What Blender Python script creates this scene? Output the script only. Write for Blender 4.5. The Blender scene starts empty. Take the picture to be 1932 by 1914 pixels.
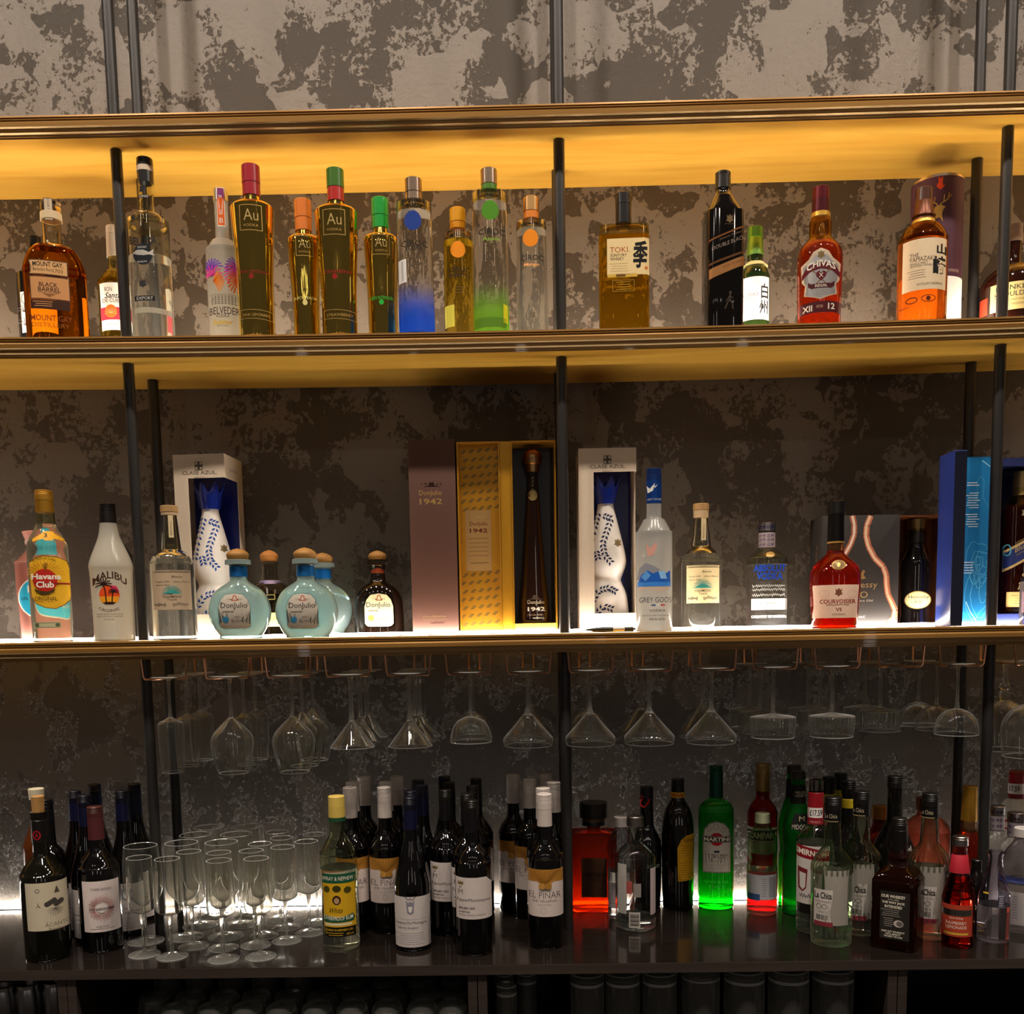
import bpy, bmesh, math, random
from mathutils import Vector, Matrix
from mathutils.geometry import tessellate_polygon
random.seed(7)
D = bpy.data
SC = bpy.context.scene
COL = SC.collection
PI = math.pi

# ------------------------------------------------------------------ camera, world, lights, exposure
F_PX, CX, CY = 1853.36, 966.0, 1383.75          # focal length and principal point of the 1932 x 1914 frame
PITCH, YAW, ROLL, DIST = -0.10734, 0.0159, 0.01774, 2.29425
_rz = Matrix.Rotation(YAW, 3, 'Z'); _rx = Matrix.Rotation(PITCH, 3, 'X'); _rr = Matrix.Rotation(ROLL, 3, 'Y')
CAMR = _rz @ _rx @ _rr                           # columns: right, forward, up
CAMP = Vector((0.0004, -DIST, 0.0))
cd = D.cameras.new('camera'); cam = D.objects.new('camera', cd); COL.objects.link(cam)
m3 = Matrix((CAMR.col[0], CAMR.col[2], -CAMR.col[1])).transposed()
cam.matrix_world = Matrix.Translation(CAMP) @ m3.to_4x4()
cd.sensor_width = 36.0; cd.sensor_fit = 'HORIZONTAL'; cd.lens = F_PX / 1932 * 36
cd.shift_x = 0.0; cd.shift_y = (CY - 957.0) / 1932
cd.clip_start = 0.05
SC.camera = cam

w = D.worlds.new('room_air'); SC.world = w; w.use_nodes = True
w.node_tree.nodes['Background'].inputs[0].default_value = (1.0, 0.82, 0.66, 1)
w.node_tree.nodes['Background'].inputs[1].default_value = 0.05

SC.view_settings.view_transform = 'Standard'; SC.view_settings.look = 'None'
SC.view_settings.exposure = 0.0; SC.view_settings.gamma = 1.0
SC.view_settings.use_curve_mapping = False
cy = SC.cycles
cy.max_bounces = 40; cy.transmission_bounces = 40; cy.transparent_max_bounces = 24
cy.glossy_bounces = 8; cy.diffuse_bounces = 5; cy.use_denoising = True
cy.caustics_refractive = True; cy.caustics_reflective = False; cy.blur_glossy = 0.6
cy.sample_clamp_indirect = 6.0

STRIP_A, STRIP_B, STRIP_C, STRIP_K = 18.0, 104.0, 54.0, 66.0     # radiance of the LED strips

def spot_lamp(x, y, z, watts, aim, size_deg, col=(1.0, 0.88, 0.76)):
    l = D.lights.new('ceiling_spot', 'SPOT'); l.energy = watts; l.color = col; l.spot_size = math.radians(size_deg); l.spot_blend = .5; l.shadow_soft_size = .035
    o = D.objects.new('ceiling_spot', l); COL.objects.link(o); o.location = (x, y, z)
    o.rotation_euler = (Vector(aim) - Vector((x, y, z))).to_track_quat('-Z', 'Y').to_euler()
def area_lamp(x, y, z, watts, size, aim, col=(1.0, 0.86, 0.72)):
    l = D.lights.new('ceiling_lamp', 'AREA'); l.shape = 'DISK'; l.size = size; l.energy = watts; l.color = col
    o = D.objects.new('ceiling_lamp', l); COL.objects.link(o); o.location = (x, y, z)
    o.rotation_euler = (Vector(aim) - Vector((x, y, z))).to_track_quat('-Z', 'Y').to_euler()
COUNTER_SPOT, BAR_LAMP, ROOM_LAMP = 80.0, 15.0, .9
for i in range(7):                               # narrow downlights over the bartender's side, aimed along the counter
    x = -1.5 + .5 * i; spot_lamp(x, -1.15, 2.2, COUNTER_SPOT, (x * .92, -.40, -.66), 24)
for i in range(6):                               # wide downlights in the same row
    area_lamp(-2.1 + .84 * i, -1.25, 2.25, BAR_LAMP, .09, (-1.7 + .68 * i, -.4, -.6))
for i in range(5):                               # dim room lamps over the guests' seats
    x = -1.7 + .85 * i; area_lamp(x, -3.2, 2.0, ROOM_LAMP, .10, (x * .8, -.3, .3))

for x, z, w_, h_ in ((-1.5, .3, .07, 1.2), (.5, .5, .07, 1.2), (2.3, .3, .07, 1.2)):   # upright lights added behind the camera for streak highlights on glass
    l = D.lights.new('streak_highlight_light', 'AREA'); l.shape = 'RECTANGLE'; l.size = w_; l.size_y = h_; l.energy = 26.0 * w_ * h_; l.color = (1.0, .9, .84)
    o = D.objects.new('streak_highlight_light', l); COL.objects.link(o); o.location = (x, -4.9, z); o.rotation_euler = (Vector((x * .3, 0, z)) - o.location).to_track_quat('-Z', 'Y').to_euler()
for i in range(7):                               # string of small bulbs over the far tables
    l = D.lights.new('string_bulb', 'POINT'); l.energy = .5; l.shadow_soft_size = .03; l.color = (1.0, .88, .74)
    o = D.objects.new('string_bulb', l); COL.objects.link(o); o.location = (-1.8 + .6 * i, -3.9 + .1 * (i % 2), 1.5)

# ------------------------------------------------------------------ materials
def lin(c):
    return c / 12.92 if c <= 0.04045 else ((c + 0.055) / 1.055) ** 2.4
def hexc(h):
    return tuple(lin(int(h[i:i + 2], 16) / 255) for i in (0, 2, 4)) + (1.0,)
_M = {}
def new_mat(name):
    m = D.materials.new(name); m.use_nodes = True
    nt = m.node_tree; nt.nodes.clear()
    out = nt.nodes.new('ShaderNodeOutputMaterial')
    return m, nt, out
def prin(nt, out, col=(.5, .5, .5, 1), rough=.5, metal=0.0, spec=.5, coat=0.0):
    b = nt.nodes.new('ShaderNodeBsdfPrincipled')
    b.inputs['Base Color'].default_value = col; b.inputs['Roughness'].default_value = rough
    b.inputs['Metallic'].default_value = metal; b.inputs['Specular IOR Level'].default_value = spec
    b.inputs['Coat Weight'].default_value = coat
    nt.links.new(b.outputs[0], out.inputs[0]); return b
def speckle(nt, b, col, amt, scale):
    """small procedural variation of a plain colour"""
    tc = nt.nodes.new('ShaderNodeTexCoord'); n = nt.nodes.new('ShaderNodeTexNoise'); n.inputs['Scale'].default_value = scale
    r = nt.nodes.new('ShaderNodeValToRGB')
    r.color_ramp.elements[0].color = tuple(c * (1 - amt) for c in col[:3]) + (1,)
    r.color_ramp.elements[1].color = tuple(min(1, c * (1 + amt * .5)) for c in col[:3]) + (1,)
    nt.links.new(tc.outputs['Object'], n.inputs['Vector']); nt.links.new(n.outputs[0], r.inputs[0]); nt.links.new(r.outputs[0], b.inputs['Base Color'])
def mat(key):
    """key: kind:hex -- paper, ink, plastic, metal, dark, glass, liquid, frost, milk"""
    if key in _M: return _M[key]
    kind, _, h = key.partition(':')
    col = hexc(h) if h else (1, 1, 1, 1)
    m, nt, out = new_mat(kind + '_' + (h or 'clear'))
    L = nt.links.new
    if kind == 'paper':
        b = prin(nt, out, col, .55, 0, .3); speckle(nt, b, col, .06, 120)
    elif kind == 'ink':
        prin(nt, out, col, .5, 0, .25)
    elif kind == 'plastic':
        b = prin(nt, out, col, .3, 0, .5); speckle(nt, b, col, .08, 60)
    elif kind == 'metal':
        prin(nt, out, col, .28, 1.0)
    elif kind == 'foil':
        b = prin(nt, out, col, .35, .6); speckle(nt, b, col, .12, 90)
    elif kind == 'mirror':
        prin(nt, out, col, .055, 1.0)
    elif kind == 'dark':                           # bottle glass that lets no light through
        prin(nt, out, col, .06, 0, .6, .4)
    elif kind == 'cork':
        b = prin(nt, out, col, .6); speckle(nt, b, col, .35, 60)
    elif kind == 'glass':
        g = nt.nodes.new('ShaderNodeBsdfGlass'); g.inputs['Color'].default_value = col
        g.inputs['Roughness'].default_value = 0.0; g.inputs['IOR'].default_value = 1.45; L(g.outputs[0], out.inputs[0])
    elif kind in ('stem', 'bowl', 'rim') or (kind in ('glass', 'liquid') and min(col[:3]) > .74):   # clear glass; white haze mixed in, strongest at edges, imitates bright highlights
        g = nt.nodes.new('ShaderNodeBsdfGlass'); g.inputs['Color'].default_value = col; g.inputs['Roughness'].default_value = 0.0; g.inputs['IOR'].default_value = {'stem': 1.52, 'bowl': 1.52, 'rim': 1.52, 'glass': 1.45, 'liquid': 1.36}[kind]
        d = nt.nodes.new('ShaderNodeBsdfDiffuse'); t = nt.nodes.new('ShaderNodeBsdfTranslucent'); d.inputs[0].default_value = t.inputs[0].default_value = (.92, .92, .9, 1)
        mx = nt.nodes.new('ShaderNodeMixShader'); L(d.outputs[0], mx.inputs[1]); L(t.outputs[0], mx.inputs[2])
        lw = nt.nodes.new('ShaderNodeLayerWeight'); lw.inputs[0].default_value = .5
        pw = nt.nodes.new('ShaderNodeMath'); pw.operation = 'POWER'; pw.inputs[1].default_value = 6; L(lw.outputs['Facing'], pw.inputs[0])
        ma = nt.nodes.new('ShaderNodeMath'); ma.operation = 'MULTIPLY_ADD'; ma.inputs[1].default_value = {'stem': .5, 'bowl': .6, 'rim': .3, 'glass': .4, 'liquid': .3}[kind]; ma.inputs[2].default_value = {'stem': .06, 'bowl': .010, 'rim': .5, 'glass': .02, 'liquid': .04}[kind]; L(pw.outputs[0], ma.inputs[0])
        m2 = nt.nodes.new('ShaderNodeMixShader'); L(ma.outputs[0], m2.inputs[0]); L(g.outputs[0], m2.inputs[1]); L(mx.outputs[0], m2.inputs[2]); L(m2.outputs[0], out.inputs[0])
    elif kind == 'fade':                           # glass painted with colour that thins out upwards
        N = nt.nodes.new
        tc = N('ShaderNodeTexCoord'); sp_ = N('ShaderNodeSeparateXYZ'); L(tc.outputs['Object'], sp_.inputs[0])
        mr = N('ShaderNodeMapRange'); mr.interpolation_type = 'SMOOTHSTEP'; mr.inputs['From Min'].default_value = .025; mr.inputs['From Max'].default_value = .112; mr.inputs['To Min'].default_value = .85; mr.inputs['To Max'].default_value = 0
        L(sp_.outputs[2], mr.inputs['Value'])
        g = N('ShaderNodeBsdfGlass'); g.inputs['Color'].default_value = (.95, .95, .93, 1); g.inputs['IOR'].default_value = 1.36
        d = N('ShaderNodeBsdfDiffuse'); t = N('ShaderNodeBsdfTranslucent'); d.inputs[0].default_value = t.inputs[0].default_value = col
        mx = N('ShaderNodeMixShader'); mx.inputs[0].default_value = .6; L(d.outputs[0], mx.inputs[1]); L(t.outputs[0], mx.inputs[2])
        m2 = N('ShaderNodeMixShader'); L(mr.outputs[0], m2.inputs[0]); L(g.outputs[0], m2.inputs[1]); L(mx.outputs[0], m2.inputs[2])
        L(m2.outputs[0], out.inputs[0])
    elif kind == 'liquid':
        g = nt.nodes.new('ShaderNodeBsdfGlass'); g.inputs['Color'].default_value = col
        g.inputs['Roughness'].default_value = 0.02; g.inputs['IOR'].default_value = 1.36; L(g.outputs[0], out.inputs[0])
    elif kind in ('frost', 'milk', 'glow', 'lume'):        # frosted glass; milk lets less through; glow and lume mix in scatter imitating light refracted through liquid
        d = nt.nodes.new('ShaderNodeBsdfDiffuse'); d.inputs[0].default_value = col
        t = nt.nodes.new('ShaderNodeBsdfTranslucent'); t.inputs[0].default_value = col
        mx = nt.nodes.new('ShaderNodeMixShader'); mx.inputs[0].default_value = .66
        L(d.outputs[0], mx.inputs[1]); L(t.outputs[0], mx.inputs[2])
        g = nt.nodes.new('ShaderNodeBsdfGlass'); g.inputs['Color'].default_value = col
        g.inputs['Roughness'].default_value = .28 if kind not in ('glow', 'lume') else .03; g.inputs['IOR'].default_value = 1.4
        m2 = nt.nodes.new('ShaderNodeMixShader'); m2.inputs[0].default_value = {'frost': .32, 'milk': .1, 'glow': .82, 'lume': .58}[kind]
        L(mx.outputs[0], m2.inputs[1]); L(g.outputs[0], m2.inputs[2]); 
        gl = nt.nodes.new('ShaderNodeBsdfGlossy'); gl.inputs['Roughness'].default_value = .2 if kind not in ('glow', 'lume') else .04
        fr = nt.nodes.new('ShaderNodeFresnel'); fr.inputs[0].default_value = 1.4
        m3_ = nt.nodes.new('ShaderNodeMixShader'); L(fr.outputs[0], m3_.inputs[0]); L(m2.outputs[0], m3_.inputs[1]); L(gl.outputs[0], m3_.inputs[2])
        L(m3_.outputs[0], out.inputs[0])
    elif kind == 'film':                           # thin clear plastic window
        t = nt.nodes.new('ShaderNodeBsdfTransparent'); gl = nt.nodes.new('ShaderNodeBsdfGlossy'); gl.inputs['Roughness'].default_value = .05
        mx = nt.nodes.new('ShaderNodeMixShader'); mx.inputs[0].default_value = .06
        L(t.outputs[0], mx.inputs[1]); L(gl.outputs[0], mx.inputs[2]); L(mx.outputs[0], out.inputs[0])
    _M[key] = m; return m

def emit_mat(name, col, strength):
    m, nt, out = new_mat(name)
    e = nt.nodes.new('ShaderNodeEmission'); e.inputs[0].default_value = col; e.inputs[1].default_value = strength
    nt.links.new(e.outputs[0], out.inputs[0]); return m

def plaster_mat():
    """two-tone trowelled plaster: pale burnished skin over darker, rougher ragged patches"""
    m, nt, out = new_mat('trowelled_plaster')
    N = nt.nodes.new; L = nt.links.new
    tc = N('ShaderNodeTexCoord')
    mp = N('ShaderNodeMapping'); mp.inputs['Scale'].default_value = (1.3, 1.3, 1.15); L(tc.outputs['Object'], mp.inputs[0])
    warp = N('ShaderNodeTexNoise'); warp.inputs['Scale'].default_value = 9; warp.inputs['Detail'].default_value = 3
    L(mp.outputs[0], warp.inputs['Vector'])
    add = N('ShaderNodeVectorMath'); add.operation = 'MULTIPLY_ADD'; add.inputs[1].default_value = (.16, .16, .16)
    L(warp.outputs['Color'], add.inputs[0]); L(mp.outputs[0], add.inputs[2])
    vor = N('ShaderNodeTexVoronoi'); vor.inputs['Scale'].default_value = 13; vor.feature = 'F1'; L(add.outputs[0], vor.inputs['Vector'])
    big = N('ShaderNodeTexNoise'); big.inputs['Scale'].default_value = 6; big.inputs['Detail'].default_value = 2; L(add.outputs[0], big.inputs['Vector'])
    fine = N('ShaderNodeTexNoise'); fine.inputs['Scale'].default_value = 60; fine.inputs['Detail'].default_value = 9; fine.inputs['Roughness'].default_value = .68
    L(mp.outputs[0], fine.inputs['Vector'])
    sx = N('ShaderNodeSeparateColor'); L(vor.outputs['Color'], sx.inputs[0])
    a = N('ShaderNodeMath'); a.operation = 'MULTIPLY_ADD'; a.inputs[1].default_value = .34; L(sx.outputs[0], a.inputs[0]); L(big.outputs[0], a.inputs[2])
    b = N('ShaderNodeMath'); b.operation = 'MULTIPLY_ADD'; b.inputs[1].default_value = 1.0; L(fine.outputs[0], b.inputs[0]); L(a.outputs[0], b.inputs[2])
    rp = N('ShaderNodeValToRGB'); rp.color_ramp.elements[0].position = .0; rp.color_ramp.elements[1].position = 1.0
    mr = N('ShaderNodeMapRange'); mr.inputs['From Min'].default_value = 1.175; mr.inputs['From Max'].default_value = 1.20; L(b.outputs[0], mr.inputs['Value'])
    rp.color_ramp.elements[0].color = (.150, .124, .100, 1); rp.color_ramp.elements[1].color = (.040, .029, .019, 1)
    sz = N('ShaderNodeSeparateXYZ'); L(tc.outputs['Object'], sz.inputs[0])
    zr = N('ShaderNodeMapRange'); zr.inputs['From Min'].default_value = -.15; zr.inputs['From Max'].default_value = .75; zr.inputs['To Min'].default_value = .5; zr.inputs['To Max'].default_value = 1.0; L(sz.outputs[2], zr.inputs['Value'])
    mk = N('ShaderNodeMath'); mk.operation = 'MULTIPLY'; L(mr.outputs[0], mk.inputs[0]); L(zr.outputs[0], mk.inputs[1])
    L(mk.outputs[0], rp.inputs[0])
    pr = N('ShaderNodeBsdfPrincipled'); L(rp.outputs[0], pr.inputs['Base Color'])
    rr = N('ShaderNodeMapRange'); rr.inputs['To Min'].default_value = .38; rr.inputs['To Max'].default_value = .6; L(mr.outputs[0], rr.inputs['Value'])
    L(rr.outputs[0], pr.inputs['Roughness'])
    bp = N('ShaderNodeBump'); bp.inputs['Strength'].default_value = .6; bp.inputs['Distance'].default_value = .0022; bp.invert = True
    fb = N('ShaderNodeMath'); fb.operation = 'MULTIPLY_ADD'; fb.inputs[1].default_value = 1.4
    L(fine.outputs[0], fb.inputs[0]); L(mr.outputs[0], fb.inputs[2]); L(fb.outputs[0], bp.inputs['Height']); L(bp.outputs[0], pr.inputs['Normal'])
    L(pr.outputs[0], out.inputs[0]); return m

def wood_mat(name, c0, c1, rough, metal, sc=(3, 60, 60), coat=0.0):
    m, nt, out = new_mat(name); N = nt.nodes.new; L = nt.links.new
    tc = N('ShaderNodeTexCoord'); mp = N('ShaderNodeMapping'); mp.inputs['Scale'].default_value = sc; L(tc.outputs['Object'], mp.inputs[0])
    n = N('ShaderNodeTexNoise'); n.inputs['Scale'].default_value = 1; n.inputs['Detail'].default_value = 5; n.inputs['Distortion'].default_value = 1.2; L(mp.outputs[0], n.inputs['Vector'])
    rp = N('ShaderNodeValToRGB'); rp.color_ramp.elements[0].position = .3; rp.color_ramp.elements[1].position = .7
    rp.color_ramp.elements[0].color = c0 + (1,); rp.color_ramp.elements[1].color = c1 + (1,); L(n.outputs[0], rp.inputs[0])
    b = prin(nt, out, c0 + (1,), rough, metal, .5, coat); L(rp.outputs[0], b.inputs['Base Color']); return m

# ------------------------------------------------------------------ geometry helpers
def ray(px, py):
    return CAMR @ Vector(((px - CX) / F_PX, 1.0, -(py - CY) / F_PX))
def at_y(px, py, Y):                              # where the sight line through a photo point meets the upright plane at depth Y
    d = ray(px, py); t = (Y - CAMP.y) / d.y; return CAMP + d * t
def at_z(px, py, Z):                              # ... meets the level plane at height Z
    d = ray(px, py); t = (Z - CAMP.z) / d.z; return CAMP + d * t
def proj(p):
    c = CAMR.transposed() @ (Vector(p) - CAMP)
    return CX + F_PX * c.x / c.y, CY - F_PX * c.z / c.y, c.y

def link_mesh(name, verts, faces, mats, parent=None, fm=None, smooth=True, angle=.7, recalc=True):
    me = D.meshes.new(name); me.from_pydata([tuple(v) for v in verts], [], faces)
    for k in (mats if isinstance(mats, (list, tuple)) else [mats]):
        me.materials.append(mat(k) if isinstance(k, str) else k)
    if fm: me.polygons.foreach_set('material_index', fm)
    elif recalc:                                      # outward normals, so that glass refracts the right way round
        bm = bmesh.new(); bm.from_mesh(me); bmesh.ops.recalc_face_normals(bm, faces=bm.faces[:]); bm.to_mesh(me); bm.free()
    if smooth:
        me.polygons.foreach_set('use_smooth', [True] * len(me.polygons)); me.set_sharp_from_angle(angle=angle)
    me.update()
    o = D.objects.new(name, me); COL.objects.link(o)
    if parent: o.parent = parent
    return o
def tag(o, label=None, cat=None, group=None, kind=None):
    if label: o['label'] = label
    if cat: o['category'] = cat
    if group: o['group'] = group
    if kind: o['kind'] = kind
    return o
def thing(name, label, cat, loc=(0, 0, 0), rz=0.0, group=None):
    o = D.objects.new(name, None); COL.objects.link(o); o.location = loc; o.rotation_euler = (0, 0, rz)
    o.empty_display_size = .02
    return tag(o, label, cat, group)
def box_vf(x0, x1, y0, y1, z0, z1):
    v = [(x, y, z) for z in (z0, z1) for y in (y0, y1) for x in (x0, x1)]
    return v, [(0, 2, 3, 1), (4, 5, 7, 6), (0, 1, 5, 4), (2, 6, 7, 3), (0, 4, 6, 2), (1, 3, 7, 5)]
def box(name, x0, x1, y0, y1, z0, z1, m, parent=None, bev=0.0):
    v, f = box_vf(x0, x1, y0, y1, z0, z1)
    if bev <= 0: return link_mesh(name, v, f, m, parent, smooth=False)
    bm = bmesh.new(); vs = [bm.verts.new(p) for p in v]
    for q in f: bm.faces.new([vs[i] for i in q])
    bmesh.ops.bevel(bm, geom=bm.edges[:], offset=bev, segments=2, profile=.5, affect='EDGES')
    me = D.meshes.new(name); bm.to_mesh(me); bm.free(); me.materials.append(mat(m) if isinstance(m, str) else m)
    me.polygons.foreach_set('use_smooth', [True] * len(me.polygons)); me.set_sharp_from_angle(angle=.5)
    o = D.objects.new(name, me); COL.objects.link(o)
    if parent: o.parent = parent
    return o
def join_vf(parts):
    V, Fc = [], []
    for v, f in parts:
        b = len(V); V += list(v); Fc += [tuple(i + b for i in q) for q in f]
    return V, Fc
def tube_vf(pts, r, n=10, cap=True):
    """round wire through points"""
    V, Fc = [], []; prev = None
    for i, p in enumerate(pts):
        p = Vector(p)
        d = (Vector(pts[min(i + 1, len(pts) - 1)]) - Vector(pts[max(i - 1, 0)])).normalized()
        up = Vector((0, 0, 1)) if abs(d.z) < .95 else Vector((0, 1, 0))
        if prev is not None: up = prev
        a = d.cross(up).normalized(); b = a.cross(d).normalized(); prev = b
        for k in range(n):
            t = 2 * PI * k / n; V.append(p + (a * math.cos(t) + b * math.sin(t)) * r)
    for i in range(len(pts) - 1):
        for k in range(n):
            k2 = (k + 1) % n; Fc.append((i * n + k, i * n + k2, (i + 1) * n + k2, (i + 1) * n + k))
    if cap:
        Fc.append(tuple(range(n))[::-1]); Fc.append(tuple((len(pts) - 1) * n + k for k in range(n)))
    return V, Fc
def smooth_prof(pr, sub=4):
    """Catmull-Rom through (r, z); a repeated point keeps a hard corner"""
    runs, cur = [], [pr[0]]
    for p in pr[1:]:
        if p == cur[-1]: runs.append(cur); cur = [p]
        else: cur.append(p)
    runs.append(cur); out = []
    for run in runs:
        if len(run) < 3: pts = run
        else:
            pts = []
            for i in range(len(run) - 1):
                p0 = run[max(i - 1, 0)]; p1 = run[i]; p2 = run[i + 1]; p3 = run[min(i + 2, len(run) - 1)]
                for s in range(sub):
                    t = s / sub
                    pts.append(tuple(.5 * (2 * p1[k] + (p2[k] - p0[k]) * t + (2 * p0[k] - 5 * p1[k] + 4 * p2[k] - p3[k]) * t * t + (3 * p1[k] - p0[k] - 3 * p2[k] + p3[k]) * t ** 3) for k in (0, 1)))
            pts.append(run[-1])
        if out and out[-1] == pts[0]: pts = pts[1:]
        out += [(max(p[0], 0.0), p[1]) for p in pts]
    return out
def ring_pt(r, t, sec):
    n, ratio = sec
    c, s = math.cos(t), math.sin(t)
    if n == 2: return r * c, r * ratio * s
    e = 2.0 / n
    return r * math.copysign(abs(c) ** e, c), r * ratio * math.copysign(abs(s) ** e, s)
def lathe_vf(prof, n=40, sec=(2, 1.0), closed=False):
    """prof: (r, z) or (r, z, section). closed joins last to first (a hollow shell)"""
    V, Fc, rows = [], [], []
    for p in prof:
        s = p[2] if len(p) > 2 else sec
        if p[0] < 1e-6: rows.append([len(V)]); V.append((0, 0, p[1]))
        else:
            rows.append(list(range(len(V), len(V) + n)))
            for k in range(n):
                x, y = ring_pt(p[0], 2 * PI * (k + .5) / n, s); V.append((x, y, p[1]))
    idx = list(range(len(rows) - 1)) + ([len(rows) - 1] if closed else [])
    for i in idx:
        a, b = rows[i], rows[(i + 1) % len(rows)]
        if len(a) == 1 and len(b) == 1: continue
        for k in range(n):
            k2 = (k + 1) % n
            if len(a) == 1: Fc.append((a[0], b[k], b[k2]))
            elif len(b) == 1: Fc.append((a[k2], a[k], b[0]))
            else: Fc.append((a[k2], a[k], b[k], b[k2]))
    return V, Fc
def flip_out(V, Fc):
    return V, Fc

# ------------------------------------------------------------------ flat artwork: labels, lettering, emblems
_T = {}
def text_tris(s, bold):
    """lettering as triangles in a unit box"""
    k = (s, bold)
    if k in _T: return _T[k]
    c = D.curves.new('lettering', 'FONT'); c.body = s; c.size = 1.0; c.resolution_u = 2; c.offset = bold
    o = D.objects.new('lettering', c); me = D.meshes.new_from_object(o)
    xs = [v.co.x for v in me.vertices]; ys = [v.co.y for v in me.vertices]
    if not xs: _T[k] = []; return []
    x0, x1, y0, y1 = min(xs), max(xs), min(ys), max(ys)
    P = [((v.co.x - x0) / (x1 - x0) - .5, (v.co.y - y0) / max(y1 - y0, 1e-6) - .5) for v in me.vertices]
    me.calc_loop_triangles()
    tr = []
    for t in me.loop_triangles:
        a, b, c_ = (P[i] for i in t.vertices)
        if (b[0] - a[0]) * (c_[1] - a[1]) - (b[1] - a[1]) * (c_[0] - a[0]) < 0: b, c_ = c_, b
        tr.append((a, b, c_))
    D.objects.remove(o); D.curves.remove(c); D.meshes.remove(me)
    _T[k] = tr; return tr
def poly_tris(pts):
    tr = []
    for t in tessellate_polygon([[Vector((p[0], p[1], 0)) for p in pts]]):
        a, b, c = (pts[i] for i in t)
        if (b[0] - a[0]) * (c[1] - a[1]) - (b[1] - a[1]) * (c[0] - a[0]) < 0: b, c = c, b
        tr.append((a, b, c))
    return tr
def split_tris(tr, mx):
    out = []; st = list(tr)
    while st:
        t = st.pop()
        if max(p[0] for p in t) - min(p[0] for p in t) <= mx: out.append(t); continue
        e = [abs(t[i][0] - t[(i + 1) % 3][0]) for i in range(3)]; i = e.index(max(e))
        a, b, c = t[i], t[(i + 1) % 3], t[(i + 2) % 3]; m_ = ((a[0] + b[0]) / 2, (a[1] + b[1]) / 2)
        st.append((a, m_, c)); st.append((m_, b, c))
    return out
def stroke_tris(pts, w):
    tr = []
    for a, b in zip(pts, pts[1:]):
        d = Vector((b[0] - a[0], b[1] - a[1])); l = d.length
        if l < 1e-9: continue
        n = Vector((-d.y, d.x)) / l * w / 2
        q = [(a[0] + n.x, a[1] + n.y), (a[0] - n.x, a[1] - n.y), (b[0] - n.x, b[1] - n.y), (b[0] + n.x, b[1] + n.y)]
        tr += poly_tris(q)
    return tr
def art_tris(item):
    """item in photo pixels relative to its own centre (y down) -> (centre, triangles, material key)"""
    k = item[0]
    if k == 'R':
        _, x, y, w_, h, m = item; tr = poly_tris([(-w_ / 2, -h / 2), (w_ / 2, -h / 2), (w_ / 2, h / 2), (-w_ / 2, h / 2)])
    elif k == 'E':
        _, x, y, rx, ry, m = item; tr = poly_tris([(rx * math.cos(2 * PI * i / 28), ry * math.sin(2 * PI * i / 28)) for i in range(28)])
    elif k == 'O':
        _, x, y, rx, ry, t, m = item
        tr = stroke_tris([(rx * math.cos(2 * PI * i / 32), ry * math.sin(2 * PI * i / 32)) for i in range(33)], t)
    elif k == 'G':
        _, x, y, pts, m = item; tr = poly_tris([(p[0], p[1]) for p in pts])
    elif k == 'L':
        _, x, y, pts, t, m = item; tr = stroke_tris(pts, t)
    elif k == 'T':
        _, s, x, y, w_, h, m = item[:7]; o = item[7] if len(item) > 7 else {}
        sh = o.get('sh', 0); arc = o.get('arc', 0); up = o.get('rot', 0); tilt = o.get('tilt', 0)
        tr = []
        W, H = (h, w_) if up else (w_, h)
        for t in text_tris(s, o.get('b', 0.0)):
            q = []
            for (a, b) in t:
                X, Yy = a * W + sh * b * H, -b * H
                if arc: Yy += arc * ((a * 2) ** 2) - arc * .5
                if up: X, Yy = Yy, -X
                Yy -= X * tilt
                q.append((X, Yy))
            tr.append(tuple(q))
    tr = [tuple((p[0], -p[1]) for p in t) for t in tr]      # y up
    return x, y, tr, m
def _ccw(t):
    a, b, c = t
    return t if (b[0] - a[0]) * (c[1] - a[1]) - (b[1] - a[1]) * (c[0] - a[0]) > 0 else (a, c, b)

def mesh_from_art(name, parent, placed, mapping, mx=.006, step=.0001):
    """placed: (u, z, scale, tris, matkey); mapping(u, z, lift) -> local point"""
    V, Fc, fm, mats, key = [], [], [], [], {}
    boxes = []
    for (u0, z0, s, tr, mk) in placed:
        bb = (u0 + s * min(q[0] for t in tr for q in t), u0 + s * max(q[0] for t in tr for q in t), z0 + s * min(q[1] for t in tr for q in t), z0 + s * max(q[1] for t in tr for q in t)) if tr else (0, 0, 0, 0)
        li = 0                                        # ink lies on what it overprints, no higher
        for (o, lv) in boxes:
            if lv >= li and bb[0] < o[1] and bb[1] > o[0] and bb[2] < o[3] and bb[3] > o[2]: li = lv + 1
        boxes.append((bb, li))
        if mk not in key: key[mk] = len(mats); mats.append(mk)
        tr = [tuple((u0 + p[0] * s, z0 + p[1] * s) for p in t) for t in tr]
        for t in split_tris(tr, mx):
            t = _ccw(t); b = len(V)
            for p in t: V.append(mapping(p[0], p[1], .00025 + step * li))
            Fc.append((b, b + 1, b + 2)); fm.append(key[mk])
    if not Fc: return None
    return link_mesh(name, V, Fc, mats, parent, fm, smooth=False)
# ------------------------------------------------------------------ the setting: wall, shelves, posts, counter
ZA, ZB, ZC, ZK = 1.0043, 0.58941, -0.01418, -0.65274
TH, TK, YF, YPF, YPB, YK, UND = 0.03849, 0.01985, -0.28689, -0.21619, -0.08299, -0.44347, 0.00238
XM, SP = 0.0818, 0.89
def sag(s, X):
    a = {'A': .0027, 'B': .007}.get(s, 0.0)
    return a * (1 - min((X - .1) ** 2, 2.2))
def top_of(s, X):
    return {'A': ZA, 'B': ZB, 'C': ZC, 'K': ZK}[s] - sag(s, X)

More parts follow.
